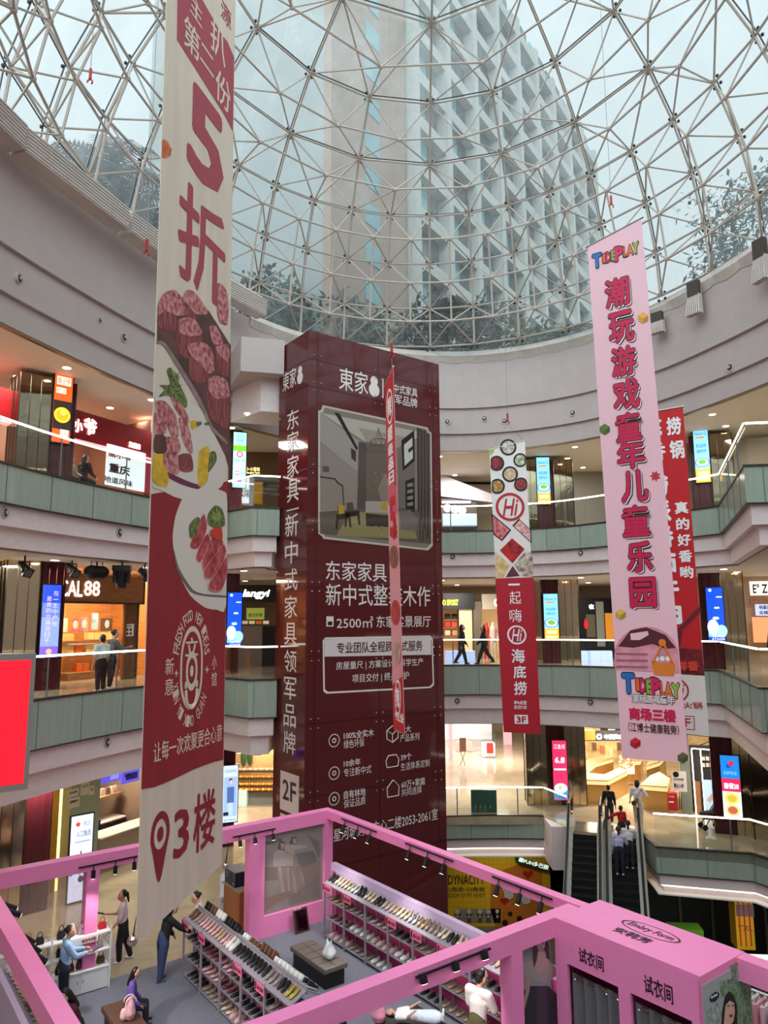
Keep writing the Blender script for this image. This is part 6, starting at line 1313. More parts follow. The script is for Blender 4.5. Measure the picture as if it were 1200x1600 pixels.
# hanging stage lights and speaker in front of the optician
STG = mat('stage_black', (20, 20, 22), .4)
def stage(name, label, x, y, Y, kind):
    p = atY(x, y, Y); t = thing(name, label, 'stage light' if kind != 'speaker' else 'loudspeaker', (p.x, p.y, 9.36)); MB().tube((p.x, p.y, 9.38), (p.x, p.y, p.z + .1), .025, 6).build('hanger', STG, t)
    if kind == 'par':
        d = Vector((.7, -.5, -.55)).normalized(); MB().tube(p - d * .22, p + d * .16, .10, 14, .13).tube(p + d * .16, p + d * .26, .15, 4, .17).build('lamp_body', STG, t); MB().tube(p + d * .255, p + d * .265, .10, 12).build('lens', mat('lens_grey', (96, 96, 100), .2), t)
        MB().tube(p + Vector((-.13, 0, 0)), p + Vector((-.13, 0, .16)), .015, 5).tube(p + Vector((.13, 0, 0)), p + Vector((.13, 0, .16)), .015, 5).tube(p + Vector((-.13, 0, .16)), p + Vector((.13, 0, .16)), .015, 5).build('yoke', STG, t)
    elif kind == 'speaker':
        b = Blob(); b.cap(p + PLF.u * -.24, p + PLF.u * .24, .17, .17, 12); b.cap(p + PLF.u * -.16 + Vector((0, 0, -.1)), p + PLF.u * .16 + Vector((0, 0, -.1)), .15, .15, 12); b.organic('speaker_body', STG, t, .03, True)
        MB().tube(p + PLF.u * -.2 + Vector((0, 0, .1)), p + PLF.u * -.2 + Vector((0, 0, .28)), .012, 5).tube(p + PLF.u * .2 + Vector((0, 0, .1)), p + PLF.u * .2 + Vector((0, 0, .28)), .012, 5).build('bracket', STG, t)
    else:
        m = MB(); m.obox(p + Vector((0, 0, .22)), (.24, .05, 0), (-.03, .16, 0), (0, 0, .08)); m.build('base_box', STG, t); MB().obox(p + Vector((-.2, 0, 0)), (.03, 0, 0), (0, .08, 0), (0, 0, .2)).obox(p + Vector((.2, 0, 0)), (.03, 0, 0), (0, .08, 0), (0, 0, .2)).build('yoke', STG, t)
        MB().tube(p + Vector((0, 0, .12)), p + Vector((0, 0, -.34)), .17, 12, .13).build('lamp_body', STG, t); MB().tube(p + Vector((0, 0, -.34)), p + Vector((0, 0, -.35)), .11, 12).build('lens', mat('lens_grey', (96, 96, 100), .2), t)
stage('stage_spotlight', 'black stage spotlight on the mirrored pillar at far left', 38, 888, 18.6, 'par'); stage('stage_spotlight', 'black hanging stage spotlight left of the loudspeaker', 112, 890, 20.2, 'par'); stage('loudspeaker', 'wide black loudspeaker hanging above the CAL 88 sign', 151, 893, 20.6, 'speaker')
stage('moving_head_light', 'black moving head stage light hanging right of the loudspeaker', 190, 900, 21.0, 'moving'); stage('stage_spotlight', 'black stage spotlight half hidden by the beef banner', 226, 897, 21.4, 'par')
# lowest left: drinks counter
box_room(PLF, -.9, 4.2, Z2, 3.44, 3.2, mat('tea_wall', (120, 96, 74), .6), 'wall_tea_shop'); room_light(PLF, 2.8, 3.2, -1.2, 150, WARM)
tf = thing('tea_shop_front', 'sage drinks shop front with menu notices, white counter and violet screens', 'shop front', PLF.pt(1, Z2)); SAGE = mat('sage_door', (150, 164, 140), .5)
PLF.bpx(105, 1200, 151, 1420, .05, -.1, SAGE, 'door_panel', tf); PLF.slab(PLF.uv(151, 1330)[0], 4.2, 0, 1.02, .1, -.5, mat('counter_front', (150, 134, 116), .5), 'counter', tf); PLF.slab(PLF.uv(151, 1330)[0], 4.2, 1.02, 1.06, .16, -.6, mat('counter_top', (222, 210, 190), .2), 'counter_top', tf)
PLF.bpx(72, 1222, 84, 1440, .12, -.1, mat('mustard_pier', (196, 148, 32), .4), 'mustard_pier', tf); PLF.bpx(84, 1220, 90, 1440, .08, -.1, mat('warm_led', (255, 236, 150), .4, emit=2.2), 'light_strip', tf); PLF.bpx(90, 1218, 105, 1440, .05, -.1, mat('cream_jamb', (196, 186, 116), .4), 'cream_jamb', tf)
PO = Plane(PLF.pt(0, 0, .05), PLF.u)
for x0, y0, x1, y1, s_ in ((126, 1223, 139, 1242, '公示'), (106, 1233, 122, 1245, '营业执照'), (106, 1247, 124, 1262, '温馨提示'), (139, 1228, 147, 1242, '证')): c = PO.bpx(x0, y0, x1, y1, .01, 0, mat('notice_paper', (206, 204, 190), .6), 'notice', tf); tpx(s_, PO, x0 + 2, y0 + 3, x1 - 2, y0 + 7, DKT, c, off=.014)
mn = PO.bpx(115, 1274, 141, 1324, .015, 0, mat('menu_paper', (222, 206, 180), .6), 'menu_poster', tf); tpx('美食', PO, 130, 1277, 139, 1281, RED2, mn, off=.02)
for i in range(3):
    for j in range(2): PO.bpx(118 + j * 12, 1283 + i * 11, 127 + j * 12, 1291 + i * 11, .02, .0, mat('menu_photo_%d' % ((i + j) % 3), [(190, 130, 50), (110, 90, 100), (150, 70, 60)][(i + j) % 3], .5, noise=.4, scale=12), 'menu_picture', mn)
for i, (x0, x1) in enumerate(((152, 187), (189, 216))):
    t = thing('menu_screen', ['violet lit menu screen with a cup at left over the drinks counter', 'violet lit menu screen with dark writing beside the banner'][i], 'screen', PLF.px(x0, 1220, -.3)); PM2 = Plane(PLF.pt(0, 0, -.25), PLF.u)
    PM2.bpx(x0, 1203 if i else 1205, x1, 1222, .05, 0, mat('menu_violet', (92, 86, 216), .4, emit=.9), 'screen', t); PM2.bpx(x0 + (19 if not i else 6), 1207, x1 - 3, 1217, .055, .04, mat('menu_violet_light', (134, 140, 240), .4, emit=.9) if not i else mat('menu_violet_dark', (40, 34, 110), .4, emit=.4), 'screen_panel', t); tpx('新品' if i else '菜单', PM2, x0 + 3, 1208, x0 + 13, 1214, mat('menu_ink', (30, 24, 90), .4), t, off=.06)
PBK = Plane(PLF.pt(0, 0, -1.6), PLF.u); bkc = thing('back_bar', 'dark back bar with machines behind the drinks counter', 'counter', PBK.pt(2.5, 0)); PBK.slab(1.6, 4.1, 0, 1.0, .3, -.3, mat('dark_counter', (60, 52, 46), .4), 'cabinet', bkc); PBK.slab(1.6, 4.1, 1.0, 1.04, .34, -.3, mat('counter_top', (222, 210, 190), .2), 'worktop', bkc); PBK.slab(1.7, 2.2, 1.04, 1.6, .2, -.2, mat('machine_brown', (70, 50, 40), .4), 'coffee_machine', bkc); PBK.slab(2.6, 4.0, 1.8, 1.84, .2, -.2, WOOD, 'shelf', bkc)
for i in range(7): tag(PBK.slab(2.65 + i * .19, 2.77 + i * .19, 1.84, 2.06, .1, -.05, mat('jar_%d' % (i % 3), [(150, 130, 110), (90, 70, 60), (180, 160, 130)][i % 3], .3), 'jar'), 'small jar on the shelf behind the drinks counter, %s from the left' % ordw(i), 'jar', 'jars behind the drinks counter')
for (u, c1, w_, h, nm, l) in ((.95, (196, 26, 36), .10, .3, 'red_bag', 'red paper bag on the white drinks counter'), (1.0, (226, 180, 40), .16, .12, 'yellow_box', 'yellow box on the white drinks counter'), (1.3, (150, 180, 206), .16, .2, 'till_screen', 'small till screen on the drinks counter')):
    tag(PLF.slab(u, u + w_, 1.06, 1.06 + h, .08 if nm != 'yellow_box' else .14, -.06 if nm != 'yellow_box' else .09, mat(nm + '_m', c1, .4), nm), l, nm.split('_')[-1])
# beside the bridge: topmost dumpling shop, middle script shop, lowest bakery
PC = Plane((-6, 30.5), (1, .12)); PCB = Plane((-6, 32.6), (1, .0))
dfr = thing('dumpling_shop_front', 'brown dumpling shop front with glowing gold characters, topmost gallery left of the tower', 'shop front', PC.pt(0, Z4)); PC.bpx(340, 700, 470, 745, .02, -.2, mat('brown_fascia', (112, 90, 64), .5), 'fascia', dfr); PO = Plane(PC.pt(0, 0, .02), PC.u); tpx('小·小笼包', PO, 384, 730, 406, 736, mat('glow_gold', (255, 226, 140), .5, emit=3), dfr); tpx('Shanghai Taste', PO, 384, 737, 406, 741, mat('glow_gold', (255, 226, 140), .5, emit=3), dfr)
tag(PC.bpx(398, 756, 411, 790, .5, .1, mat('fridge_yellow', (226, 174, 20), .4), 'yellow_cabinet'), 'bright yellow cabinet behind the topmost bridge balustrade', 'cabinet'); BLB = tag(PC.bpx(371, 752, 391, 790, .7, .62, mat('lightbox_white', (226, 234, 240), .4, emit=.9), 'brush_lightbox'), 'white lightbox with brush characters behind the topmost bridge balustrade', 'sign'); PO = Plane(PC.pt(0, 0, .7), PC.u); tpx('风味', PO, 373, 764, 390, 778, DKT, BLB, off=.01, bold=.03, name='brush_characters')
sf = thing('script_shop_front', 'black slatted shop front with langyi in white script left of the tower', 'shop front', PC.pt(0, Z3)); PC.bpx(340, 914, 460, 941, .02, -.2, mat('black_slats', (34, 34, 36), .5, noise=.4, scale=6, stretch=(8, 8, .2)), 'sign_board', sf); PO = Plane(PC.pt(0, 0, .02), PC.u); tpx('langyi', PO, 379, 921, 422, 936, GLOW, sf, shear=.25, bold=.03); PC.bpx(340, 978, 409, 1066, .1, -.1, mat('grey_cupboard', (124, 112, 106), .5), 'cupboard', sf); PC.bpx(410, 978, 460, 1066, .02, -.1, mat('dark_shopfront', (26, 26, 30), .3), 'dark_window', sf)
gp = PC.bpx(385, 950, 413, 968, .0, -.08, mat('green_poster', (150, 160, 70), .5, emit=.5), 'green_poster', sf); tpx('春日鲜果', PO, 388, 958, 410, 964, DKT, gp, off=.004)
for i in range(4): PC.bpx(378 + i * 11, 970, 387 + i * 11, 975, .0, -.08, mat('price_strip_%d' % i, [(206, 196, 176), (226, 206, 150), (206, 96, 60), (226, 216, 196)][i], .5, emit=.4), 'price_strip', sf)
bkf = thing('bakery', 'warm lit bakery with tiers of bread and a glass cake case left of the tower', 'shop', (-5, 32.6, 0)); room_light(PCB, .8, 3.2, .6, 110, (1, .82, .55)); PCB.slab(-1.5, 4.5, 0, 3.4, -.1, -.25, mat('bakery_wall', (196, 162, 112), .6, noise=.15, scale=10), 'back_wall', bkf)
PB1 = Plane((-6, 32.0), (1, 0))
PB1.bpx(388, 1237, 440, 1262, .0, -.4, mat('bakery_counter', (128, 128, 122), .4), 'counter', bkf)
cc = PB1.bpx(369, 1232, 388, 1258, .35, .0, mat('case_glass_body', (190, 214, 206), .15, emit=.35), 'cake_case', bkf); PB1.bpx(370, 1258, 389, 1277, .36, .0, mat('case_base', (182, 176, 156), .5), 'case_base', bkf)
k = 0
for r_, (ya, c1, c2) in enumerate(((1200, (206, 140, 120), (226, 190, 150)), (1211, (226, 150, 50), (206, 120, 40)), (1222, (236, 170, 60), (226, 140, 50)), (1230, (236, 180, 80), (196, 120, 50)))):
    PB1.bpx(370, ya + 5, 436, ya + 7, .05 + r_ * .06, -.3, mat('tray_dark', (70, 52, 40), .5), 'bread_tray', bkf)
    for i in range(14):
        k += 1; c = PB1.px(373 + i * 4.4, ya + 2, .0 + r_ * .06); tag(MB().ell(c, .075, .10, .06, 8, 6).build('bread_roll', mat('bread_%d_%d' % (r_, i % 2), c1 if i % 2 else c2, .6, noise=.25, scale=20), None, True), 'golden bread roll on the %s bakery tier, %s from the left' % (ORD[r_], ordw(i)), 'bread', 'bread on the bakery tiers')
pt = thing('leafy_plant', 'tall two leaved green plant behind the bakery tiers', 'plant', PCB.px(382, 1200)); m = MB()
for x in (381, 391): PCB.px(x, 1190); c = PCB.px(x, 1180, .1); m.ell(c, .13, .03, .42, 10, 8)
m.build('leaf', mat('leaf_plain', (52, 84, 44), .5), pt)
for i in range(5): t = tag(MB().ell(PCB.px(394 + i * 3.2, 1165 - (i % 2) * 3, .5), .10, .10, .10, 10, 8).build('globe_lamp', mat('globe_glow', (255, 244, 210), .5, emit=3), None, True), 'glowing round globe lamp in the bakery cluster, %s from the left' % ORD[i], 'lamp', 'globe lamps in the bakery')
# lit faces beyond, topmost far side
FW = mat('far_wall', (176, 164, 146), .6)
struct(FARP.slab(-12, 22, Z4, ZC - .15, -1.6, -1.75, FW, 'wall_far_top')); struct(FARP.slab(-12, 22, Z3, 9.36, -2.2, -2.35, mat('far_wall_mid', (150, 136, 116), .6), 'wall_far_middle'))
cf = thing('round_sign_shop', 'far shop with three glowing round signs on dark wood, topmost gallery right of the tower', 'shop front', FARP.pt(4, Z4)); FARP.bpx(688, 780, 745, 828, .1, -.3, mat('dark_wood_front', (92, 78, 64), .5), 'front', cf); PO = Plane(FARP.pt(0, 0, .1), FARP.u)
for x, ch in ((699, 'T'), (711, '2'), (722, 'S')): PO.dpx(x, 794 + (x - 699) * .15, 6.0, .02, GLOW, 'round_sign', cf); tpx(ch, PO, x - 2, 790, x + 2, 799, DKT, cf, off=.03, bold=.02)
FARP.bpx(690, 806, 742, 824, .8, .4, mat('blue_case', (170, 190, 226), .3, emit=.6), 'display_case', cf); m = MB(); q = [FARP.px(x, y, o) for x, y, o in ((688, 742, .2), (770, 774, .2), (770, 786, .2), (688, 776, .2))]; m.add(q + [p - FARP.n * .2 for p in q], [(0, 1, 2, 3), (7, 6, 5, 4), (0, 4, 5, 1), (2, 6, 7, 3)]); m.build('sloping_soffit', mat('soffit_white', (214, 208, 214), .5), cf)
FARP.bpx(690, 784, 735, 787, .22, .1, mat('violet_light', (206, 200, 255), .5, emit=2), 'light_line', cf)
es = thing('escalator', 'dark stepped escalator flank behind the topmost gallery, beside the hot pot banner', 'escalator', FARP.pt(9, Z4)); m = MB(); q = [FARP.px(x, y, .9) for x, y in ((886, 716), (960, 752), (960, 830), (870, 830), (870, 800))]; m.add(q + [p - FARP.n * .5 for p in q], [tuple(range(5)), tuple(range(9, 4, -1))] + [(i, i + 5, (i + 1) % 5 + 5, (i + 1) % 5) for i in range(5)]); m.build('flank', mat('escalator_grey', (150, 146, 138), .4), es); MB().tube(FARP.px(886, 714, 1.1), FARP.px(962, 750, 1.1), .06, 6).build('handrail', BLACK, es)
# middle far side: clothing stores
pf = thing('sport_shop_front', 'black far shop sign with POLO SPORT in glowing yellow over lit shelves', 'shop front', FARP.pt(3, Z3)); FARP.bpx(676, 927, 741, 952, .15, -.2, BLACK, 'sign_board', pf); PO = Plane(FARP.pt(0, 0, .15), FARP.u); tpx('POLO SPORT', PO, 681, 937, 716, 946, GLOWY, pf, bold=.04); FARP.bpx(718, 952, 738, 1034, .02, -.2, mat('cream_panel', (226, 196, 146), .5, emit=.25), 'cream_panel', pf); FARP.bpx(740, 940, 753, 1034, .1, -.2, mat('bronze_pier', (112, 100, 82), .4), 'pier', pf); FARP.bpx(686, 952, 718, 1034, -1.0, -1.1, mat('warm_back', (206, 150, 90), .5, emit=.25), 'back_panel', pf)
for y in (968, 981, 994): FARP.bpx(694, y, 717, y + 1.5, -.4, -1.0, WOOD, 'shelf', pf)
for i, (x, y, c1) in enumerate(((697, 967, (34, 30, 32)), (708, 967, (40, 34, 34)), (697, 980, (206, 50, 40)), (707, 980, (216, 66, 50)), (697, 993, (226, 200, 160)), (708, 993, (200, 150, 110)))):
    t = tag(FARP.bpx(x, y - 8, x + 8, y, -.5, -.85, mat('stock_%d' % i, c1, .6), 'folded_stock'), 'stack of %s stock on the POLO SPORT shelf, %s counted from upper left' % (['black', 'black', 'red', 'red', 'cream', 'tan'][i], ORD[i]), 'clothes', 'stock on the POLO SPORT shelves')
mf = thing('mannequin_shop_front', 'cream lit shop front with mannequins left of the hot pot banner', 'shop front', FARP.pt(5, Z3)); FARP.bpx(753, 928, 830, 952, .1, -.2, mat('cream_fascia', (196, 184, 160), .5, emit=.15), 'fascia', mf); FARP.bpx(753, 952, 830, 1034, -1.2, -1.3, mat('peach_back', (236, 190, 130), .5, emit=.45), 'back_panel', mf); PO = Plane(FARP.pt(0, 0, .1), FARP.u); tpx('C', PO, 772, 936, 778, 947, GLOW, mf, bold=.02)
for i, x in enumerate((759, 770)):
    b = Blob(); p = FARP.px(x, 1000, .2); p.z = Z3 + .9; t = thing('mannequin', ['mannequin in a red top in the cream shop window', 'pale mannequin second in the cream shop window'][i], 'mannequin', (p.x, p.y, Z3)); c1 = mat('mannequin_%d' % i, [(196, 60, 50), (226, 200, 180)][i], .5)
    b.cap(p, p + Vector((0, 0, .5)), .14, .17); b.cap(p + Vector((0, 0, .68)), p + Vector((0, 0, .75)), .09, .09); b.cap(p + Vector((-.18, 0, .48)), p + Vector((-.24, -.05, 0)), .05, .04); b.cap(p + Vector((.18, 0, .48)), p + Vector((.24, -.05, 0)), .05, .04); b.cap(p + Vector((-.08, 0, 0)), p + Vector((-.08, 0, -.9)), .08, .05); b.cap(p + Vector((.08, 0, 0)), p + Vector((.08, 0, -.9)), .08, .05); b.cap(p + Vector((0, 0, .5)), p + Vector((0, 0, .66)), .05, .05); b.organic('figure', c1, t, .03, True)
dk = thing('dark_shop_front', 'row of dark far shop fronts with small white lit signs, left of the pink banner', 'shop front', FARP.pt(9, Z3)); FARP.bpx(886, 934, 960, 1040, .1, -.2, mat('dark_shopfront', (26, 26, 30), .3), 'front', dk); PO = Plane(FARP.pt(0, 0, .1), FARP.u)
for x in (895, 920): tpx('LOGO' if False else '衣', PO, x, 944, x + 8, 952, GLOW, dk, bold=.06)
for x0, x1, y0, y1, c1 in ((894, 902, 968, 990, (96, 130, 130)), (916, 930, 960, 996, (96, 86, 66)), (932, 944, 940, 1010, (130, 130, 116)), (946, 958, 958, 1000, (236, 150, 50))): PO.bpx(x0, y0, x1, y1, .03, 0, mat('window_%d_%d' % (x0, c1[0]), c1, .4, emit=.4), 'lit_window', dk)
PO.poly([(914, 966), (918, 972), (918, 980), (914, 983), (912, 976)], .04, mat('red_glow', (226, 20, 30), .4, emit=1), 'red_drop', dk)
for x0, x1 in ((696, 742), (900, 918), (922, 936), (938, 956)): tag(Plane((0, 33.5), (1, 0)).bpx(x0, 1017, x1, 1034, .1, -.3, mat('reflection_blue', (176, 196, 250), .3, emit=.8), 'reflection_glow'), 'pale blue glow standing for a reflection on the middle balustrade at %s' % {696: 'the tower side', 900: 'the dark shop, first of three', 922: 'the dark shop, second of three', 938: 'the dark shop, last of three'}[x0], 'display case')  # glowing slabs stand for reflections in the balustrade glass
# right hand middle gallery: Z sign shop
PZ = Plane((14.5, 29.5), (.95, -.31)); zf = thing('z_sign_shop_front', 'white lit shop sign with a black Z at the right edge, middle gallery', 'shop front', PZ.pt(0, Z3)); struct(PZ.slab(-2.6, 9, Z3, 9.36, -.6, -.8, mat('right_wall', (176, 150, 120), .6), 'wall_right_gallery')); PZ.bpx(1172, 908, 1230, 930, .1, -.1, mat('lit_sign_white', (240, 236, 226), .4, emit=1.0), 'sign', zf); PO = Plane(PZ.pt(0, 0, .1), PZ.u); tpx('E° Z', PO, 1176, 912, 1199, 927, DKT, zf, bold=.03)
PZ.bpx(1180, 944, 1230, 962, .1, 0, mat('lilac_screen', (176, 190, 236), .4, emit=.9), 'notice_screen', zf); tpx('明星潮', PO, 1186, 946, 1204, 952, DKT, zf, off=.01, bold=.03); tpx('全城', PO, 1186, 954, 1200, 960, DKT, zf, off=.01, bold=.03); PZ.bpx(1176, 964, 1230, 1004, .05, 0, mat('warm_window', (226, 160, 110), .4, emit=.6), 'warm_window', zf); PZ.bpx(1172, 932, 1230, 942, .02, -.1, WOOD, 'wood_band', zf)
struct(Plane((14, 27.5), (.95, -.31)).slab(-3.6, 9, Z4, ZC - .15, -.6, -.8, FW, 'wall_right_top'))
m = MB()  # warm glass doors beside the pillar
tag(PZ.bpx(1128, 935, 1163, 1004, .02, -.05, mat('amber_door', (226, 170, 80), .3, emit=.45, noise=.1), 'amber_doors'), 'amber lit glass doors with dark frames, right of the whale poster', 'door')
warn = thing('warning_notice', 'small warning triangle notice behind the red banner on the middle gallery', 'sign', PZ.px(1098, 965)); PZ.bpx(1093, 947, 1106, 964, .1, .05, mat('notice_purple', (120, 60, 76), .5), 'board', warn); PO = Plane(PZ.pt(0, 0, .1), PZ.u); PO.poly([(1094, 962), (1098, 950), (1104, 962)], .01, WHITEP, 'triangle', warn)
# lowest far side: white jeweller on the left, gold jeweller on the right
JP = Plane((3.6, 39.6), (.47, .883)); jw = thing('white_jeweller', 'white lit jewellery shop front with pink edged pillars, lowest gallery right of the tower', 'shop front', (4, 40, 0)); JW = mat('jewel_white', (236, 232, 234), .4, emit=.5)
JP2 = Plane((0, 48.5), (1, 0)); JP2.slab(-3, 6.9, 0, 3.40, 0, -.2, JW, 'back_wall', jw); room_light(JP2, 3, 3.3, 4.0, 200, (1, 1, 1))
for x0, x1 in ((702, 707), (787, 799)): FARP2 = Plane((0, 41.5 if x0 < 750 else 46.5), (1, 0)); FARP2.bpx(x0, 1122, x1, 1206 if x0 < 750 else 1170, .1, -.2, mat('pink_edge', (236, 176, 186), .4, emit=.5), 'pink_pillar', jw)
for i, (x0, y0, x1, y1, Y, c1) in enumerate(((712, 1152, 737, 1172, 44.5, (226, 176, 166)), (753, 1148, 772, 1180, 42.5, (236, 232, 236)))):
    pl = Plane((0, Y), (1, 0)); t = thing('jewellery_case', ['pink based glass jewellery case inside the white shop', 'tall white jewellery case inside the white shop'][i], 'display case', pl.px(x0, y1)); pl.bpx(x0, (y0 + y1) / 2 - 4, x1, y1, .4, -.2, mat('case_%d' % i, c1, .4, emit=.3), 'base', t); pl.bpx(x0, y0 - 4, x1, (y0 + y1) / 2 - 4, .4, -.2, SHOPG, 'glass_top', t)
ps = thing('poster_stand', 'slim poster stand on crossed legs before the white jeweller', 'sign', atZ(723, 1196, 0)); pl = Plane(atZ(723, 1196, 0).xy, (1, .1)); pl.bpx(718, 1153, 728, 1174, .02, -.02, mat('stand_poster', (130, 96, 86), .5), 'poster', ps)
m = MB(); m.tube(pl.px(719, 1174), pl.px(727, 1196), .015, 5).tube(pl.px(727, 1174), pl.px(719, 1196), .015, 5); m.build('legs', BLACK, ps)
tag(Plane((0, 42.2), (1, 0)).bpx(760, 1160, 770, 1176, .2, .1, mat('red_panel', (196, 40, 40), .5, emit=.3), 'red_gift_shelf'), 'red gift shelf beside the tall white jewellery case', 'shelf')
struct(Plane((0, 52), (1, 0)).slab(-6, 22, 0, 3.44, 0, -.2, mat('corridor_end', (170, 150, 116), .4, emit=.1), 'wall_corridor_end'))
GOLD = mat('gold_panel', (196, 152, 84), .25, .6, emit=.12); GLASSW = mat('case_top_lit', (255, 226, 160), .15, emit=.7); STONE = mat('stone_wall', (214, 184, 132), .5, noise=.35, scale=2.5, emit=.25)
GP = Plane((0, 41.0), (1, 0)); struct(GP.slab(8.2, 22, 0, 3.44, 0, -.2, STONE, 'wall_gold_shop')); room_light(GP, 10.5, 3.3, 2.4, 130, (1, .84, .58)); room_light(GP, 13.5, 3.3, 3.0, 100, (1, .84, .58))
gf = thing('gold_jeweller_sign', 'dark fascia with a white round emblem and 中国黄金 above the gold shop', 'sign', Plane((0, 34.6), (1, 0)).px(930, 1150)); GS = Plane((0, 34.6), (1, 0)); GS.bpx(902, 1141, 1060, 1157, .1, -.1, mat('fascia_dark', (44, 42, 42), .4), 'board', gf); GS.bpx(868, 1141, 929, 1156, .12, -.1, mat('ribbed_brass', (206, 156, 72), .3, .5, emit=.3, noise=.2, scale=12, stretch=(8, 8, .3)), 'ribbed_brass', gf); PO = Plane((0, 34.48), (1, 0)); PO.dpx(936, 1151, 4.6, .02, GLOW, 'round_emblem', gf, ri=.5); tpx('中国黄金', PO, 944, 1147, 974, 1155, GLOW, gf, off=.02, bold=.03)
GS2 = Plane((0, 37.5), (1, 0)); t = thing('overhead_board', 'dark overhead board with two lines of white lettering above the gold shop', 'sign', GS2.px(950, 1140)); GS2.bpx(938, 1130, 1000, 1142, .05, -.05, mat('fascia_dark', (44, 42, 42), .4), 'board', t); PO = Plane((0, 37.45), (1, 0)); tpx('黄金珠宝', PO, 950, 1133, 961, 1136, GLOW, t); tpx('以旧换新', PO, 950, 1138, 961, 1141, GLOW, t)
def case(label, pts, h=.95):
    q = [atZ(x, y, h) for x, y in pts]; t = thing('jewellery_counter', label, 'counter', (q[0].x, q[0].y, 0)); P2 = [(p.x, p.y) for p in q]
    MB().prism(P2, 0, h - .22).build('gold_base', GOLD, t); MB().prism(P2, h - .20, h - .06).build('lit_tray', GLASSW, t); c = sum((Vector(p) for p in P2), Vector((0, 0))) / len(P2); P3 = [tuple(c + (Vector(p) - c) * 1.03) for p in P2]; MB().prism(P3, h - .05, h).build('glass_top', mat('counter_glass', (236, 214, 170), .08, spec=.8), t); MB().prism(P3, h - .23, h - .20).build('brass_edge', mat('brass', (214, 170, 90), .2, .9), t)
case('long gold jewellery counter with rounded corner, nearest the escalators', [(916, 1218), (950, 1219), (980, 1204), (968, 1199), (944, 1210), (917, 1207)])
case('gold jewellery counter farther back on the left of the gold shop', [(905, 1200), (918, 1186), (948, 1180), (958, 1184), (930, 1192), (916, 1203)]); case('white topped jewellery counter at the right of the gold shop', [(1001, 1226), (1042, 1229), (1046, 1216), (1030, 1206), (1016, 1212)]); case('gold jewellery counter in the middle background', [(975, 1190), (1000, 1188), (1004, 1178), (985, 1177)]); case('gold jewellery counter farthest back in the shop', [(1010, 1196), (1030, 1190), (1040, 1180), (1016, 1184)])
def stool(x, y, l):
    p = atZ(x, y, 0); t = thing('bar_chair', l, 'chair', p, 0, None)
    for dx, dy in ((-.18, -.18), (.18, -.18), (.18, .18), (-.18, .18)): MB().tube(p + Vector((dx, dy, 0)), p + Vector((dx * .8, dy * .8, .62)), .014, 5).build('leg', mat('brass', (214, 170, 90), .2, .9), t)
    MB().box(p.x - .2, p.x + .2, p.y - .2, p.y + .2, .62, .69).build('seat', WHITEP, t); MB().box(p.x - .2, p.x + .2, p.y - .2, p.y - .16, .72, 1.0).build('backrest', WHITEP, t)
stool(972, 1237, 'white seated brass bar chair at the end of the long gold counter'); stool(984, 1230, 'second white seated brass bar chair from the long gold counter'); stool(962, 1243, 'white seated brass bar chair closest to the boy in black')
b_ = thing('flower_stand', 'pink and orange flower arrangement on the gold counter', 'flowers', atZ(978, 1203, .95)); m = MB()
for _ in range(26): q = atZ(978, 1203, .95) + Vector((random.uniform(-.3, .3), random.uniform(-.2, .2), random.uniform(.05, .55))); m.ell(q, .07, .07, .06, 6, 5)
m.build('blossom', mat('blossom', (240, 160, 120), .6, noise=.3, emit=.3), b_)
for i in range(8): t = tag(GP.bpx(925 + i * 13, 1160 + (i % 3) * 5, 931 + i * 13, 1172 + (i % 3) * 5, .12, .0, mat('picture_%d' % (i % 3), [(120, 90, 60), (200, 120, 90), (236, 220, 190)][i % 3], .5, emit=.2), 'wall_picture'), 'small framed picture on the stone wall of the gold shop, %s from the left' % ORD[i], 'picture', 'pictures in the gold shop')
# right of the escalators: dark shop outlined in white light
RP = Plane((10.6, 30.6), (.97, -.24)); rs = thing('outlined_shop_front', 'dark shop front outlined by white light tubes behind the pushchair', 'shop front', RP.pt(1, 0)); struct(RP.slab(1.25, RP.uv(1079, 1220)[0], 0, 3.43, .02, -.2, mat('grey_green_wall', (126, 134, 124), .5), 'wall_service')); RP.bpx(1082, 1168, 1180, 1280, -.3, -.4, mat('dark_interior', (40, 38, 36), .5), 'interior', rs)
for a, b in (((1080, 1170), (1088, 1276)), ((1094, 1172), (1102, 1276)), ((1080, 1169), (1134, 1173))): MB().tube(RP.px(*a, .05), RP.px(*b, .05), .022, 6).build('light_tube', LEDP, rs)
for i in range(9): RP.bpx(1098 + (i % 5) * 6.5, 1184 + (i // 5) * 10, 1103 + (i % 5) * 6.5, 1190 + (i // 5) * 10, -.2, -.28, mat('cups', (206, 200, 190), .4), 'cup_stack', rs)
RP.bpx(1086, 1222, 1096, 1272, -.1, -.2, WOOD, 'wood_front', rs); bp2 = RP.bpx(1100, 1219, 1136, 1266, .06, 0, mat('blue_board', (176, 206, 226), .4, emit=.6), 'poster_board', rs); PO = Plane(RP.pt(0, 0, .06), RP.u); PO.bpx(1112, 1226, 1128, 1232, .01, 0, BLACK, 'brand_plate', bp2); tpx('Tiger', PO, 1114, 1227, 1126, 1231, WHT, bp2, off=.014); PO.poly([(1104, 1250), (1112, 1240), (1118, 1243), (1110, 1254)], .01, mat('board_pink', (226, 190, 180), .4), 'printed_phone', bp2); MB().tube(RP.px(1083, 1166, .3), RP.px(1122, 1150, .3), .02, 5).build('lamp_track', BLACK, rs); tag(MB().ell(RP.px(1111, 1160, .35), .09, .09, .09, 10, 8).build('spot_lamp', GLOW, None, True), 'bright white spot lamp above the outlined shop', 'lamp')
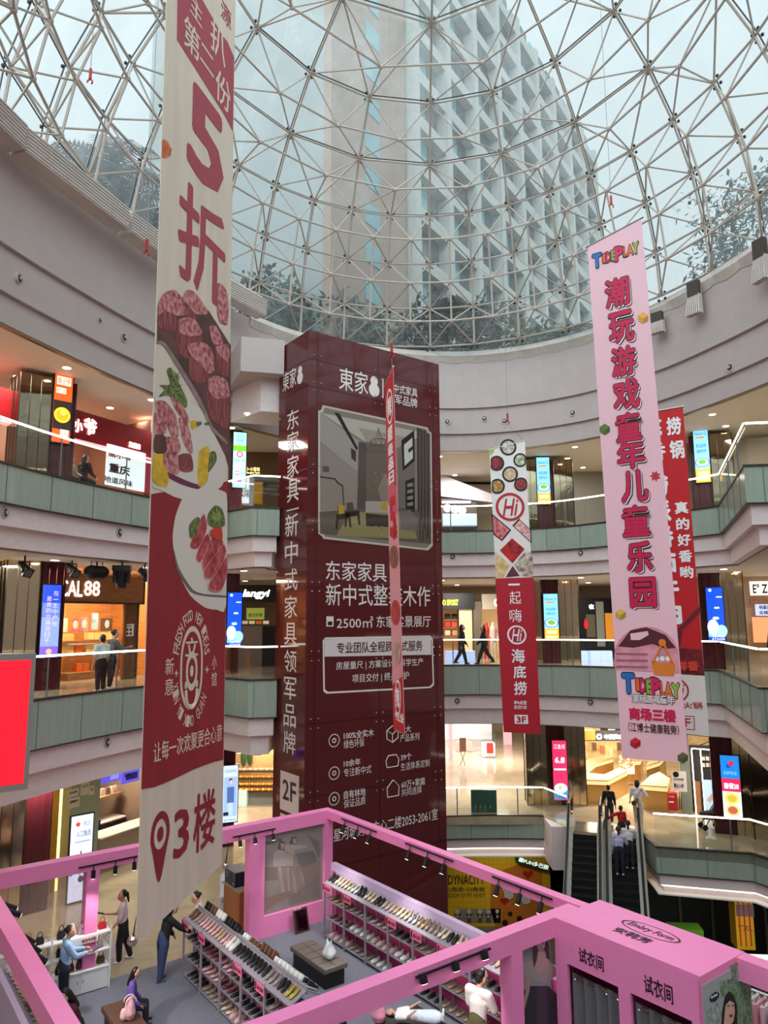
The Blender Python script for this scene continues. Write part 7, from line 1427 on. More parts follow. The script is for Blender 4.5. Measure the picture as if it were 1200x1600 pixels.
ns2 = thing('notice_stand', 'white notice on a stand with a round dog emblem by the red box', 'sign', RP.px(1060, 1262)); RP.bpx(1049, 1203, 1071, 1234, .3, .27, WHITEP, 'board', ns2); PO = Plane(RP.pt(0, 0, .3), RP.u); PO.dpx(1056, 1210, 4.5, .006, BLACK, 'round_emblem', ns2); tpx('文明养宠', PO, 1052, 1216, 1068, 1220, DKT, ns2); tpx('禁止入内', PO, 1053, 1224, 1068, 1231, DKT, ns2, bold=.03)
for x in (1060, 1063): MB().tube(RP.px(x, 1234, .28), RP.px(x, 1262, .28), .015, 5).build('leg', BLACK, ns2)
rbx = thing('fire_box', 'red fire extinguisher box on the floor by the grey service wall', 'fire box', RP.px(1049, 1260, .2)); RP.bpx(1042, 1236, 1056, 1262, .45, .1, mat('fire_red', (178, 22, 28), .4), 'box', rbx); PO = Plane(RP.pt(0, 0, .45), RP.u); tpx('灭火器', PO, 1045, 1243, 1053, 1246, WHT, rbx); PO.bpx(1045, 1252, 1053, 1254, .006, 0, WHT, 'label_strip', rbx)
struct(MB().prism([(12.9, 26.9), (18, 24.6), (18.2, 25.2), (13.1, 27.4)], 0, 3.44).build('trim_mirror_wall', MIRROR)); m = MB()
for i in range(7): q = Vector((12.95 + i * .72, 26.85 - i * .325)); m.tube((q.x, q.y, 0), (q.x, q.y, 3.44), .025, 5)
struct(m.build('trim_mirror_joints', mat('joint_dark', (60, 52, 44), .3, .6)))
# pushchair
p = atZ(1113, 1298, 0); pc = thing('pushchair', 'black folding pushchair standing on the lowest gallery by the dark shop', 'pushchair', p)
m = MB().path([p + Vector((-.25, 0, .12)), p + Vector((.42, .05, 1.02)), p + Vector((.55, .05, 1.0))], .018, 6).path([p + Vector((-.25, .4, .12)), p + Vector((.42, .4, 1.02)), p + Vector((.55, .4, 1.0))], .018, 6).tube(p + Vector((.55, .05, 1.0)), p + Vector((.55, .4, 1.0)), .02, 6).tube(p + Vector((.3, 0, .12)), p + Vector((-.05, 0, .55)), .018, 6).tube(p + Vector((.3, .4, .12)), p + Vector((-.05, .4, .55)), .018, 6); m.build('frame', BLACK, pc)
b = Blob(); b.cap(p + Vector((-.2, .2, .5)), p + Vector((.2, .2, .5)), .16, .16, 10); b.cap(p + Vector((.15, .2, .5)), p + Vector((.36, .2, .9)), .15, .10, 10); b.organic('seat_fabric', BLACKF, pc, .03, True)
for dx, dy in ((-.25, 0), (-.25, .4), (.3, 0), (.3, .4)): MB().tube(p + Vector((dx, dy - .02, .1)), p + Vector((dx, dy + .02, .1)), .1, 14).build('wheel', BLACK, pc)
# green glass window card behind the far balustrade
sg = thing('plant_board', 'dark green glazed board with four small plants behind the lowest balustrade', 'sign', atZ(757, 1274, 0)); pl = Plane((0, 30.6), (1, 0)); pl.bpx(736, 1234, 776, 1274, .02, -.02, mat('board_green', (66, 96, 84), .2), 'board', sg); PO = Plane((0, 30.58), (1, 0))
for x, c1 in ((743, (60, 96, 130)), (751, (150, 60, 56)), (758, (70, 120, 76)), (766, (76, 70, 60))): PO.dpx(x, 1266, 2.6, .006, mat('plant_pot_%d' % x, c1, .4), 'printed_pot', sg); PO.poly([(x - 2, 1263), (x, 1256), (x + 2, 1263)], .006, mat('plant_green', (90, 140, 100), .4), 'printed_plant', sg)

# ================================================================ escalators down to the ground floor
ED = Vector((.30, .954, 0)).normalized(); ER = Vector((.954, -.30, 0)).normalized(); E0 = Vector((6.75, 28.45, 0))
S30 = math.tan(math.radians(30)); EL = 5.6 / S30
def ep_(a, d, h=0.):
    # a across, d horizontal distance down from the landing (negative on the landing), h above the step line
    z = 0 if d < .5 else -(d - .5) * S30
    return E0 + ER * a - ED * d + Vector((0, 0, z + h))
SKIRT = mat('escalator_skirt', (172, 170, 164), .4); STEPM = mat('step_black', (14, 14, 15), .5)
def escalator(a0, a1, label):
    t = thing('escalator', label, 'escalator', ep_((a0 + a1) / 2, 0)); ds = [-.9, -.3, .5] + [.5 + (EL) * i / 6 for i in range(1, 7)]
    m = MB(); n = 34
    for i in range(n):
        d = .5 + EL * i / n; z = -(i + .5) * EL / n * S30; c = ep_((a0 + a1) / 2, d + EL / n / 2); c.z = z
        m.obox(c, ER * ((a1 - a0) / 2 - .16), ED * (EL / n / 2), Vector((0, 0, EL / n * S30 / 2)))
    m.build('step_band', STEPM, t); m = MB(); c = ep_((a0 + a1) / 2, -.2); m.obox(c, ER * ((a1 - a0) / 2 - .14), ED * .7, Vector((0, 0, .015))); m.build('comb_plate', STEEL, t)
    for a, sg in ((a0 + .08, 1), (a1 - .08, -1)):
        for i in range(len(ds) - 1):
            pass
        m = MB(); g = MB(); h = MB(); pts = [ep_(a, d, .95) for d in ds]
        for i in range(len(ds) - 1):
            q0 = ep_(a - .13, ds[i], -.45); q1 = ep_(a - .13, ds[i + 1], -.45); r0 = ep_(a - .13, ds[i], .16); r1 = ep_(a - .13, ds[i + 1], .16); o = ER * .26
            m.add([q0, q1, r1, r0, q0 + o, q1 + o, r1 + o, r0 + o], [(0, 1, 2, 3), (7, 6, 5, 4), (3, 2, 6, 7), (0, 4, 5, 1), (0, 3, 7, 4), (1, 5, 6, 2)])
            q0 = ep_(a, ds[i], .16); q1 = ep_(a, ds[i + 1], .16); g.add([q0, q1, pts[i + 1], pts[i]], [(0, 1, 2, 3)])
        m.build('skirt', SKIRT, t); g.build('glass_side', glassmat('escalator_glass', tint=(.85, .88, .86), refl=.05) if 'escalator_glass' not in MATS else MATS['escalator_glass'], t)
        arc = [ep_(a, -.9) + ED * (.30 * math.sin(q)) + Vector((0, 0, .62 + .33 * math.cos(q))) for q in [PI * i / 8 for i in range(9)]]
        h.path([*pts[::-1], *arc], .045, 8); h.build('handrail', mat('rubber_black', (18, 18, 19), .35), t)
        l2 = MB(); oo = -.10 if sg > 0 else .10
        if (sg > 0 and a0 < .5) or (sg < 0 and a1 > 2): l2.path([ep_(a + oo, d, .10) for d in ds[2:]], .02, 5); l2.build('edge_light', LEDP, t)
    return t
escalator(.05, 1.30, 'left escalator with empty black steps going down from the lowest gallery'); escalator(1.36, 2.62, 'right escalator carrying two girls, next to the glass balustrade')

# ================================================================ ground floor glimpsed below the deck
YW = Plane((0, 34.5), (1, 0)); yw = thing('yellow_mural', 'yellow DYNACITY mural wall with hands and hearts on the ground floor', 'mural', YW.pt(5, Z1)); YEM = mat('mural_yellow', (232, 190, 28), .5, noise=.04); YW.slab(-1, 7.35, Z1, -1.53, 0, -.2, YEM, 'panel', yw); area((5, 32.2, -1.7), 1.0, 45, WARM)
m = MB()
for i in range(22): YW.slab(-1, 7.35, Z1 + .2 * i, Z1 + .2 * i + .012, .003, -.01, None, '', mb=m)
for i in range(42): YW.slab(-1 + .2 * i, -.988 + .2 * i, Z1, -1.5, .003, -.01, None, '', mb=m)
m.build('grid_lines', mat('mural_grid', (196, 150, 20), .5), yw); YW.poly([(768, 1366), (812, 1350), (846, 1350), (850, 1470), (780, 1470), (766, 1420)], .004, mat('mural_orange', (206, 120, 30), .5), 'orange_patch', yw)
BLK = mat('mural_ink', (30, 24, 20), .5); tpx('DYNACITY', YW, 700, 1367, 757, 1382, BLK, yw, bold=.012); tpx('心在此·心在此', YW, 696, 1386, 758, 1393, BLK, yw, bold=.02); tpx('KINGDOM OF MY HEART', YW, 690, 1396, 758, 1402, BLK, yw)
def heart(x, y, r_): YW.poly([(x + r_ * 1.0 * math.sin(a) ** 3, y - r_ * (.81 * math.cos(a) - .31 * math.cos(2 * a) - .125 * math.cos(3 * a) - .06 * math.cos(4 * a))) for a in [2 * PI * i / 24 for i in range(24)]], .010, mat('mural_red', (196, 24, 30), .5), 'heart', yw)
heart(788, 1408, 7); heart(770, 1397, 1.6); heart(779, 1397, 2); heart(801, 1413, 1.4); heart(808, 1394, 3); heart(825, 1366, 8)
GLV = mat('mural_glove', (214, 208, 204), .5)
def hand(cx, cy, s_, fl):
    P_ = [(-8, 10), (-9, 0), (-13, -8), (-12, -12), (-6, -6), (-5, -16), (-2, -17), (-1, -8), (0, -9), (2, -18), (5, -17), (5, -8), (8, -14), (11, -12), (10, 0), (8, 10), (2, 14)]
    YW.poly([(cx + fl * x * s_ * 1.1, cy + y * s_ * 1.1) for x, y in P_], .006, BLK, 'hand_outline', yw); YW.poly([(cx + fl * x * s_, cy + y * s_) for x, y in P_], .010, GLV, 'hand', yw)
hand(795, 1394, .85, 1); hand(822, 1402, .85, -1)
YW.poly([(716, 1420), (782, 1420), (782, 1442), (716, 1442)], .004, mat('mural_grey', (150, 140, 120), .5), 'grey_band', yw)
for i, x in enumerate((715, 733, 750, 763, 777)):
    YW.dpx(x, 1424, 3.4, .010, GLV, 'printed_head', yw, ri=.75); YW.dpx(x, 1424, 2.4, .008, GLV, 'printed_face', yw); YW.dpx(x, 1432, 3.2, .010, BLK, 'printed_body', yw, asp=1.1); YW.dpx(x, 1432, 2.0, .012, GLV, 'printed_belly', yw, asp=1.1)
    for sg in (-1, 1): YW.poly([(x + sg * .6, 1435), (x + sg * 2.4, 1435), (x + sg * 2.6, 1442), (x + sg * .8, 1442)], .010, BLK, 'printed_leg', yw); YW.poly([(x + sg * 2.4, 1429), (x + sg * 5.6, 1426), (x + sg * 5.4, 1428), (x + sg * 2.6, 1432)], .010, BLK, 'printed_arm', yw)
for x, y, r_ in ((797, 1428, 4), (789, 1442, 5), (812, 1436, 5)): YW.dpx(x, y, r_, .011, BLK, 'printed_ball', yw)
gs = thing('green_sign', 'tilted dark green sign reading 肆FUN多巴胺 above the yellow mural', 'sign', YW.px(830, 1348, .5)); q = [(802, 1335), (805, 1334), (856, 1349), (854, 1359), (804, 1344)]; YW.poly(q, .3, mat('sign_green', (24, 56, 36), .5), 'board', gs, th=.04); a = Plane(YW.px(803, 1346, .35), (math.cos(-.27), 0), (0, 0, 1)); PT = Plane(YW.px(805, 1343, .35), (math.cos(.27), 0, -math.sin(.27)), (math.sin(.27), 0, math.cos(.27)))
text('肆FUN多巴胺', PT, .06, 1.42, .04, .24, mat('glow_mint', (226, 246, 230), .5, emit=.8), gs, bold=.03)
DG = mat('ground_dark', (26, 28, 28), .2); struct(MB().box(8.0, 22, 32.5, 32.7, Z1, -1.5).build('wall_ground_glass', DG)); GR = Plane((0, 30.5), (1, 0)); struct(GR.slab(8.4, 22, Z1, -1.5, 0, -.1, mat('ground_window', (34, 44, 42), .08), 'window_2'))
m = MB()
for x in (1062, 1112, 1195): GR.bpx(x, 1385, x + 4, 1520, .06, 0, None, '', mb=m)
struct(m.build('window_3', mat('ground_mullion', (112, 104, 92), .4)))
yp = thing('yellow_pillar', 'yellow ground floor pillar with red lines at lower right', 'pillar', GR.px(1162, 1470, 1.2)); PP = Plane((0, 28.2), (1, -.1)); PP.bpx(1148, 1402, 1176, 1482, .1, -.5, mat('pillar_yellow', (226, 172, 30), .5), 'shaft', yp); PP.bpx(1147, 1399, 1172, 1408, .12, 0, MAROON2, 'head', yp); PP.bpx(1148, 1412, 1176, 1430, .11, 0, mat('pillar_grey', (120, 110, 112), .5), 'band', yp)
for x in (1153, 1161, 1169): PP.bpx(x, 1408, x + 1.6, 1476, .13, 0, RED, 'red_line', yp)
tpx('TXL', PP, 1151, 1444, 1174, 1452, BLK, yp, off=.12)
tag(PP.bpx(1036, 1434, 1085, 1458, 1.0, .4, mat('lime_green', (96, 150, 30), .5), 'green_planter'), 'lime green box low on the ground floor right of the escalators', 'planter'); tag(PP.bpx(1110, 1466, 1200, 1474, 1.6, 1.2, WHITEP, 'white_table'), 'white topped table on the ground floor at lower right', 'table'); tag(PP.bpx(1120, 1478, 1200, 1500, 1.6, 1.3, mat('stall_beige', (196, 170, 150), .5), 'stall'), 'beige stall front below the white topped table', 'stall'); area((12, 25, -1.7), .8, 40, WHITE)
# clothes rail at the right edge of the booth
cr = thing('clothes_rail', 'white clothes rail at the right edge of the booth', 'clothes rail', bp(11.3, -1.3)); MB().tube(bp(10.4, -1.28, 1.75), bp(12.2, -1.33, 1.75), .018, 8).build('rail', WHITEP, cr); MB().tube(bp(10.42, -1.28, .01), bp(10.42, -1.28, 1.75), .018, 8).build('leg', WHITEP, cr); MB().tube(bp(12.2, -1.33, .01), bp(12.2, -1.33, 1.75), .018, 8).build('leg', WHITEP, cr)
for i in range(14):
    q = bp(10.52 + i * .12, -1.283 - i * .0033, 0); c1 = [(226, 236, 226), (236, 226, 222), (226, 170, 180), (240, 206, 210), (206, 216, 226), (236, 196, 196)][i % 6]; t = thing('hanging_garment', '%s garment on the white clothes rail, %s from its left end' % (['mint', 'cream', 'rose', 'blush', 'grey', 'coral'][i % 6], ordw(i)), 'garment', q + Vector((0, 0, .8)), 0, 'garments on the white rail')
    m = MB(); m.obox(q + Vector((0, 0, 1.15)), BA * .03, BB * .2, Vector((0, 0, .48))); o = m.build('cloth', mat('garment_%d' % (i % 6), c1, .8, noise=.05), t); MB().path([q + BB * .16 + Vector((0, 0, 1.62)), q + Vector((0, 0, 1.72)), q - BB * .16 + Vector((0, 0, 1.62))], .008, 5).tube(q + Vector((0, 0, 1.72)), q + Vector((0, 0, 1.77)), .006, 5).build('hanger', STEEL, t)
# red advertising screen at the left edge
SP = Plane(atY(50, 1130, 14.6).xy, (.80, .6)); ls = thing('red_screen', 'glowing red advertising screen in a grey frame at the left picture edge', 'screen', SP.px(40, 1250)); su = SP.rect(-40, 1022, 51, 1238); SP.slab(su[0] - 1.0, 0, su[2], su[3], .0, -.25, mat('screen_frame', (150, 142, 142), .4), 'housing', ls); SP.slab(su[0] - .9, -.09, su[2] + .12, su[3] - .13, .01, -.1, mat('led_red', (255, 22, 40), .4, emit=1.3, noise=.12, scale=1.5), 'panel', ls); MB().tube(SP.pt(-.6, su[3] - .4, -.2), SP.pt(-.6, su[3] - .4, -2.2), .03, 6).tube(SP.pt(-.6, su[2] + .4, -.2), SP.pt(-.6, su[2] + .4, -2.2), .03, 6).build('bracket', STEEL, ls)
# ================================================================ people
def person(label, loc, rz, h=1.62, top=(200, 200, 200), bottom=(40, 40, 46), hair='short', arms=((8, 8, 10), (8, 8, 10)), legs=((0, 0), (0, 0)), lean=0., headp=0., headyaw=0., sleeve='long', shoes=(230, 226, 222), skirt=None, pose='stand', coat=0., tilt=None, hold=None, outer=None, voxel=.011, male=False, squash=1.0):
    # arms: (forward swing, sideways, elbow bend) in degrees for left, right; legs: (hip forward, knee bend)
    t = thing('person', label, 'person', loc, rz); K = 1.16
    if tilt: t.rotation_euler = tilt
    S = h; r = math.radians; W = .108 if not male else .118
    hip0 = .515
    def rotx(v, a): return Vector((v.x, v.y * math.cos(a) - v.z * math.sin(a), v.y * math.sin(a) + v.z * math.cos(a)))
    pel = Vector((0, 0, hip0)); ln = -r(lean)
    def up(v): return pel + rotx(Vector(v) - pel, ln)
    J = dict(pelvis=pel, waist=up((0, .004, .60)), chest=up((0, .006, .715)), neck=up((0, -.004, .845)), sl=up((-W, 0, .80)), sr=up((W, 0, .80)))
    hd = J['neck'] + rotx(Vector((0, .012, .085)), ln - r(headp))
    def arm(side, a):
        sw, ab, el = (r(x) for x in a); s_ = J['sl' if side < 0 else 'sr']
        d = Vector((side * math.sin(ab), math.sin(sw) * math.cos(ab), -math.cos(sw) * math.cos(ab))).normalized(); e = s_ + d * .185
        f = sw + el; inw = -.25 if el > .7 else .05
        d2 = Vector((side * (math.sin(ab) * .5 + inw * math.sin(el)), math.sin(f), -math.cos(f))).normalized(); w_ = e + d2 * .15
        return s_, e, w_, d2
    def leg(side, a):
        hp, kn = (r(x) for x in a); s_ = Vector((side * .058, 0, hip0 - .02)); d = Vector((side * .02, math.sin(hp), -math.cos(hp))); k = s_ + d * .235
        d2 = Vector((0, math.sin(hp - kn), -math.cos(hp - kn))); an = k + d2 * .225; return s_, k, an, d2
    if pose == 'stand':
        low = min(leg(-1, legs[0])[2].z, leg(1, legs[1])[2].z) - .035
    elif pose == 'sit': low = hip0 - .07
    else: low = -.035
    dz = Vector((0, 0, -low)); P_ = lambda v: (v + dz) * S
    c = lambda rgb: mat('cloth_%d_%d_%d' % rgb, rgb, .8, noise=.06, scale=8)
    b = Blob(); b.KR = 1.06; fd = (0, 1, 0)
    b.cap(P_(J['pelvis']), P_(J['waist']), .078 * S, .068 * S, 12, .72, fd); b.cap(P_(J['waist']), P_(J['chest']), .070 * S, .085 * S, 12, .68, fd); b.cap(P_(J['chest']), P_(J['neck'] - Vector((0, 0, .03))), .088 * S, .05 * S, 12, .62, fd); b.cap(P_(J['sl']), P_(J['sr']), .036 * S, .036 * S, 10)
    b.cap(P_(J['neck'] - Vector((0, 0, .04))), P_(J['neck'] + (hd - J['neck']) * .6), .029 * S, .028 * S, 10)
    HR = Matrix.Rotation(r(headyaw), 3, 'Z') @ Matrix.Rotation(ln - r(headp), 3, 'X')
    def hv(x, y, z): return P_(hd) + HR @ (Vector((x, y, z)) * S)
    b.cap(hv(0, .0, .012), hv(0, -.006, .028), .052 * S, .056 * S, 14); b.cap(hv(0, .018, -.028), hv(0, .014, .0), .037 * S, .048 * S, 12)
    b.cap(hv(0, .055, -.004), hv(0, .066, -.014), .007 * S, .010 * S, 8); b.cap(hv(-.010, .052, -.036), hv(.010, .052, -.036), .007 * S, .007 * S, 8)
    for sx in (-1, 1): b.cap(hv(sx * .054, .0, -.012), hv(sx * .056, -.004, .008), .010 * S, .012 * S, 8)
    A = [arm(-1, arms[0]), arm(1, arms[1])]; L = [leg(-1, legs[0]), leg(1, legs[1])]
    for (s_, e, w_, d2), sd in zip(A, (-1, 1)):
        b.cap(P_(s_), P_(e), .029 * S, .023 * S); b.cap(P_(e), P_(w_), .023 * S, .015 * S)
        pm = w_ + d2 * .045; b.cap(P_(w_), P_(pm), .014 * S, .020 * S, 8, .6, (1, 0, 0))
        sdv = Vector((1, 0, 0)) if abs(d2.x) < .8 else Vector((0, 1, 0)); curl = d2.cross(sdv).normalized()
        for i in range(4):
            q = pm + sdv * (.0105 * (i - 1.5)); l_ = (.034, .040, .038, .030)[i]; m1 = q + d2 * l_ * .6 + curl * .004; b.cap(P_(q), P_(m1), .0058 * S, .0055 * S, 6); b.cap(P_(m1), P_(m1 + d2 * l_ * .45 + curl * .014), .0055 * S, .0045 * S, 6)
        th = w_ + d2 * .016; b.cap(P_(th), P_(th - sdv * sd * .022 + d2 * .026), .0065 * S, .005 * S, 6)
    for s_, k, an, d2 in L: b.cap(P_(s_), P_(k), .050 * S, .034 * S); b.cap(P_(k), P_(an), .034 * S, .021 * S)
    b.organic('body', SKIN, t, voxel)
    # face marks
    m = MB()
    for sx in (-1, 1): m.ell(hv(sx * .021, .056, .006), .007 * S, .004 * S, .004 * S, 8, 6); m.ell(hv(sx * .021, .055, .019), .011 * S, .004 * S, .002 * S, 8, 5)
    m.build('eyes', HAIR, t, True, False); MB().ell(hv(0, .0585, -.036), .013 * S, .004 * S, .004 * S, 8, 6).build('mouth', mat('lips', (170, 84, 80), .5), t, True, False)
    # clothing
    g = Blob(); g.KR = K
    g.cap(P_(J['pelvis'] + Vector((0, 0, .01 - coat))), P_(J['waist']), (.084 + coat * .12) * S, .078 * S, 14, .76, fd); g.cap(P_(J['waist']), P_(J['chest']), .079 * S, .094 * S, 14, .72, fd); g.cap(P_(J['chest']), P_(J['neck'] - Vector((0, 0, .045))), .096 * S, .056 * S, 14, .66, fd); g.cap(P_(J['sl']), P_(J['sr']), .042 * S, .042 * S, 10)
    for s_, e, w_, d2 in A:
        if sleeve != 'none':
            q = e if sleeve == 'long' else s_ + (e - s_) * .85; g.cap(P_(s_), P_(q), .041 * S, .036 * S)
            if sleeve == 'long': g.cap(P_(e), P_(e + (w_ - e) * .9), .034 * S, .025 * S)
    g.organic('top', c(top), t, .014)
    if outer:
        g = Blob(); g.cap(P_(J['waist']), P_(J['chest']), .084 * S, .098 * S, 14, .74, fd); g.organic('vest', c(outer), t, .016)
    g = Blob(); g.KR = K
    if skirt:
        g.cap(P_(J['pelvis'] + Vector((0, 0, .05))), P_(J['pelvis'] - Vector((0, 0, skirt))), .084 * S, .115 * S, 14, .8, fd)
    else:
        g.cap(P_(J['pelvis'] + Vector((0, 0, .06))), P_(J['pelvis']), .080 * S, .088 * S, 14, .78, fd)
        for s_, k, an, d2 in L: g.cap(P_(s_), P_(k), .060 * S, .044 * S); g.cap(P_(k), P_(k + (an - k) * .93), .043 * S, .034 * S)
    g.organic('skirt' if skirt else 'trousers', c(bottom), t, .014)
    for (s_, k, an, d2), sd in zip(L, (-1, 1)):
        g = Blob(); fw = Vector((sd * .12, 1, 0)) if abs(d2.z) > .5 else Vector((0, .5, .9)); fw.normalize(); q = an - Vector((0, 0, .018)); g.cap(P_(q - fw * .02), P_(q + fw * .075 - Vector((0, 0, .004))), .024 * S, .020 * S, 10); g.cap(P_(an + Vector((0, 0, .004))), P_(q), .024 * S, .024 * S, 8); g.organic('shoe_pair', c(shoes), t, .009)
    g = Blob()
    g.cap(hv(0, -.026, .030), hv(0, -.028, .040), .058 * S, .054 * S, 14)
    if hair in ('long', 'veil'): g.cap(hv(0, -.030, .02), hv(0, -.034, -.09), .056 * S, .044 * S, 12); g.cap(hv(0, -.034, -.08), hv(0, -.034, -.16), .046 * S, .036 * S, 12)
    if hair == 'bob': g.cap(hv(0, -.032, .01), hv(0, -.034, -.05), .056 * S, .048 * S, 12)
    if hair == 'short': g.cap(hv(0, -.022, .012), hv(0, -.026, -.02), .055 * S, .044 * S, 12)
    if hair in ('pony', 'bun'): g.cap(hv(0, -.06, .03), hv(0, -.078, .022), .028 * S, .026 * S, 10)
    if hair == 'pony': g.cap(hv(0, -.078, .02), hv(0, -.082, -.10), .026 * S, .014 * S, 10)
    # keep the face clear: hair stays behind the brow
    g.v = [tuple(v) for v in g.v]; g.organic('hair', HAIR, t, .010)
    if hold:
        s_, e, w_, d2 = A[1 if hold[0] == 'R' else 0]; q = P_(w_ + d2 * .07); m = MB()
        if hold[1] == 'phone': m.obox(q + Vector((0, .05, .02)), (.038, 0, 0), (0, .075, .02), (0, -.002, .006)); m.build('phone', BLACK, t, False, False)
        if hold[1] == 'tablet': m.obox(q + Vector((0, .08, .03)), (.08, 0, 0), (0, .11, .04), (0, -.003, .008)); m.build('tablet', mat('tablet_grey', (70, 74, 80), .2), t, False, False)
    return t
def face(dx, dy): return math.atan2(-dx, dy)          # turns the figure's forward axis (+y) towards (dx, dy)
def at(p, z=0.): return (p[0], p[1], z)
P = at
person('woman in a pale pink top walking with a phone outside the booth gate', bp(-.69, 5.12), face(-1, -.25), 1.52, (232, 206, 210), (26, 24, 28), 'pony', ((12, 8, 35), (25, 8, 72)), ((10, 12), (-12, 6)), 2, 8, 0, 'short', (226, 220, 216), hold=('R', 'phone'))
person('woman in a black jacket and blue jeans reaching into the island rack', bp(.75, 4.72), face(.62, .45), 1.56, (22, 20, 22), (52, 66, 104), 'long', ((15, 10, 20), (48, 6, 12)), ((0, 0), (-6, 2)), 14, 22, 0, 'long', (70, 76, 90), coat=.05)
person('assistant in a light blue shirt and navy trousers with a tablet before the handbags', bp(.62, 6.72), face(1, .55), 1.52, (160, 190, 226), (26, 30, 52), 'bun', ((30, 10, 60), (34, 8, 64)), ((0, 0), (4, 4)), 4, 14, 0, 'long', (60, 30, 34), coat=.03, hold=('R', 'tablet'))
g_ = person('girl in a purple hoodie sitting on the brown bench with her back turned', bp(2.35, 5.95, .44), face(BA.x * .4 - BB.x, BA.y * .4 - BB.y), 1.25, (108, 84, 168), (36, 32, 44), 'long', ((2, 8, 48), (4, 8, 44)), ((84, 80), (80, 76)), 6, 18, 0, 'long', (40, 36, 40), pose='sit')
bk_ = thing('backpack', 'pink children backpack on the brown bench behind the girl in purple', 'backpack', bp(2.75, 6.08, .44)); b = Blob(); q = bp(2.75, 6.08, .44); b.cap(q + Vector((0, 0, .12)), q + Vector((0, 0, .26)), .14, .11, 12, .75, BB); b.organic('pack', mat('pack_pink', (232, 172, 182), .7, noise=.15, scale=14), bk_, .012, True); b = Blob(); b.cap(q + BB * .11 + Vector((0, 0, .08)), q + BB * .11 + Vector((0, 0, .16)), .07, .06, 10); b.organic('front_pocket', mat('pocket_pink', (240, 196, 204), .7), bk_, .012, True)
for sg in (-1, 1): MB().path([q + BA * .05 * sg + BB * (.10 * math.cos(a)) + Vector((0, 0, .30 + .10 * math.sin(a))) for a in [PI * i / 6 for i in range(7)]], .012, 6).build('strap', mat('pocket_pink', (240, 196, 204), .7), bk_)
person('person in a white top with black hair half hidden behind the island rack', bp(.55, 3.75), face(-1, -.2), 1.55, (226, 224, 224), (52, 52, 58), 'bun', ((10, 8, 20), (20, 8, 40)), ((0, 0), (0, 0)), 8, 20)
person('man in a white T-shirt and olive trousers looking into the back rack', bp(7.38, 1.70), face(-BB.x - .2 * BA.x, -BB.y - .2 * BA.y), 1.68, (238, 230, 226), (98, 92, 58), 'short', ((14, 10, 24), (22, 10, 36)), ((0, 0), (4, 4)), 6, 26, -20, 'short', (60, 60, 60), coat=.06, male=True)
ch_ = person('sleeping child in a white frilled dress lying on the black bench', bp(6.42, 1.62, .55), 0, 1.05, (236, 232, 240), (206, 216, 238), 'bob', ((10, 14, 20), (10, 14, 30)), ((8, 10), (4, 6)), 0, 0, 0, 'short', (230, 226, 226), skirt=.36)
hdir = (bp(5.55, 2.42) - bp(6.42, 1.62)).normalized(); ydir = Vector((0, 0, 1)); xdir = ydir.cross(hdir).normalized(); ch_.rotation_euler = Matrix((xdir, ydir, hdir)).transposed().to_euler()
cu = thing('cushion', 'plain round pink cushion at the sleeping child\'s head', 'cushion', bp(5.56, 2.36, .42)); b = Blob(); q = bp(5.52, 2.42, .50); b.cap(q, q + Vector((0, 0, .05)), .15, .12, 12); b.organic('pad', mat('plush_pink', (236, 150, 178), .9, noise=.05), cu, .015, True)  # plain pad put here in place of the plush toy
person('shopper in dark maroon reaching into the corner rack, mostly hidden by the left beam', bp(3.3, 7.15), face(BB.x, BB.y), 1.55, (84, 28, 40), (40, 30, 34), 'long', ((20, 10, 30), (50, 12, 16)), ((0, 0), (0, 0)), 16, 20)
# middle gallery, left
q = atZ(146, 1081, Z3); person('boy in a pale grey T-shirt seen from behind at the optician balustrade', (q.x + .12, q.y + .15, Z3), face(-.9, .5), 1.50, (190, 200, 196), (40, 30, 32), 'short', ((2, 8, 12), (4, 8, 10)), ((0, 0), (2, 4)), 0, 6, 0, 'short', male=True)
q = atZ(158, 1077, Z3); person('woman in grey with a hair bun holding a phone beside the boy at the optician', (q.x + .12, q.y + .35, Z3), face(.7, .7), 1.62, (92, 96, 100), (28, 28, 34), 'bun', ((20, 8, 60), (38, 8, 70)), ((4, 4), (-4, 4)), 3, 16, 0, 'long', hold=('R', 'phone'))
# middle gallery, far
for x, l, c1, sw in ((728, 'woman with long hair in dark clothes walking on the far middle gallery, nearer the tower', (40, 36, 38), 18), (765, 'woman in black walking on the far middle gallery, nearer the hot pot banner', (22, 20, 22), 24)):
    q = atZ(x, 1041, Z3); person(l, (q.x, 31.4, Z3), face(-1 if x > 750 else 1, .1), 1.66, c1, (24, 24, 30), 'long', ((sw, 8, 20), (-sw, 8, 20)), ((sw, 6), (-sw, 14)), 2, 4, 0, 'long', (60, 56, 56))
q = atZ(1112, 1000, Z3 + .7); person('person with dark hair behind the middle gallery balustrade beside the red banner', (12.0, 29.0, Z3), face(-.6, -.6), 1.6, (206, 206, 206), (60, 60, 66), 'bob')
person('person with long dark hair in black at the right edge of the middle gallery', (14.6, 27.6, Z3), face(-.3, .9), 1.66, (26, 24, 28), (26, 24, 28), 'long', sleeve='long')
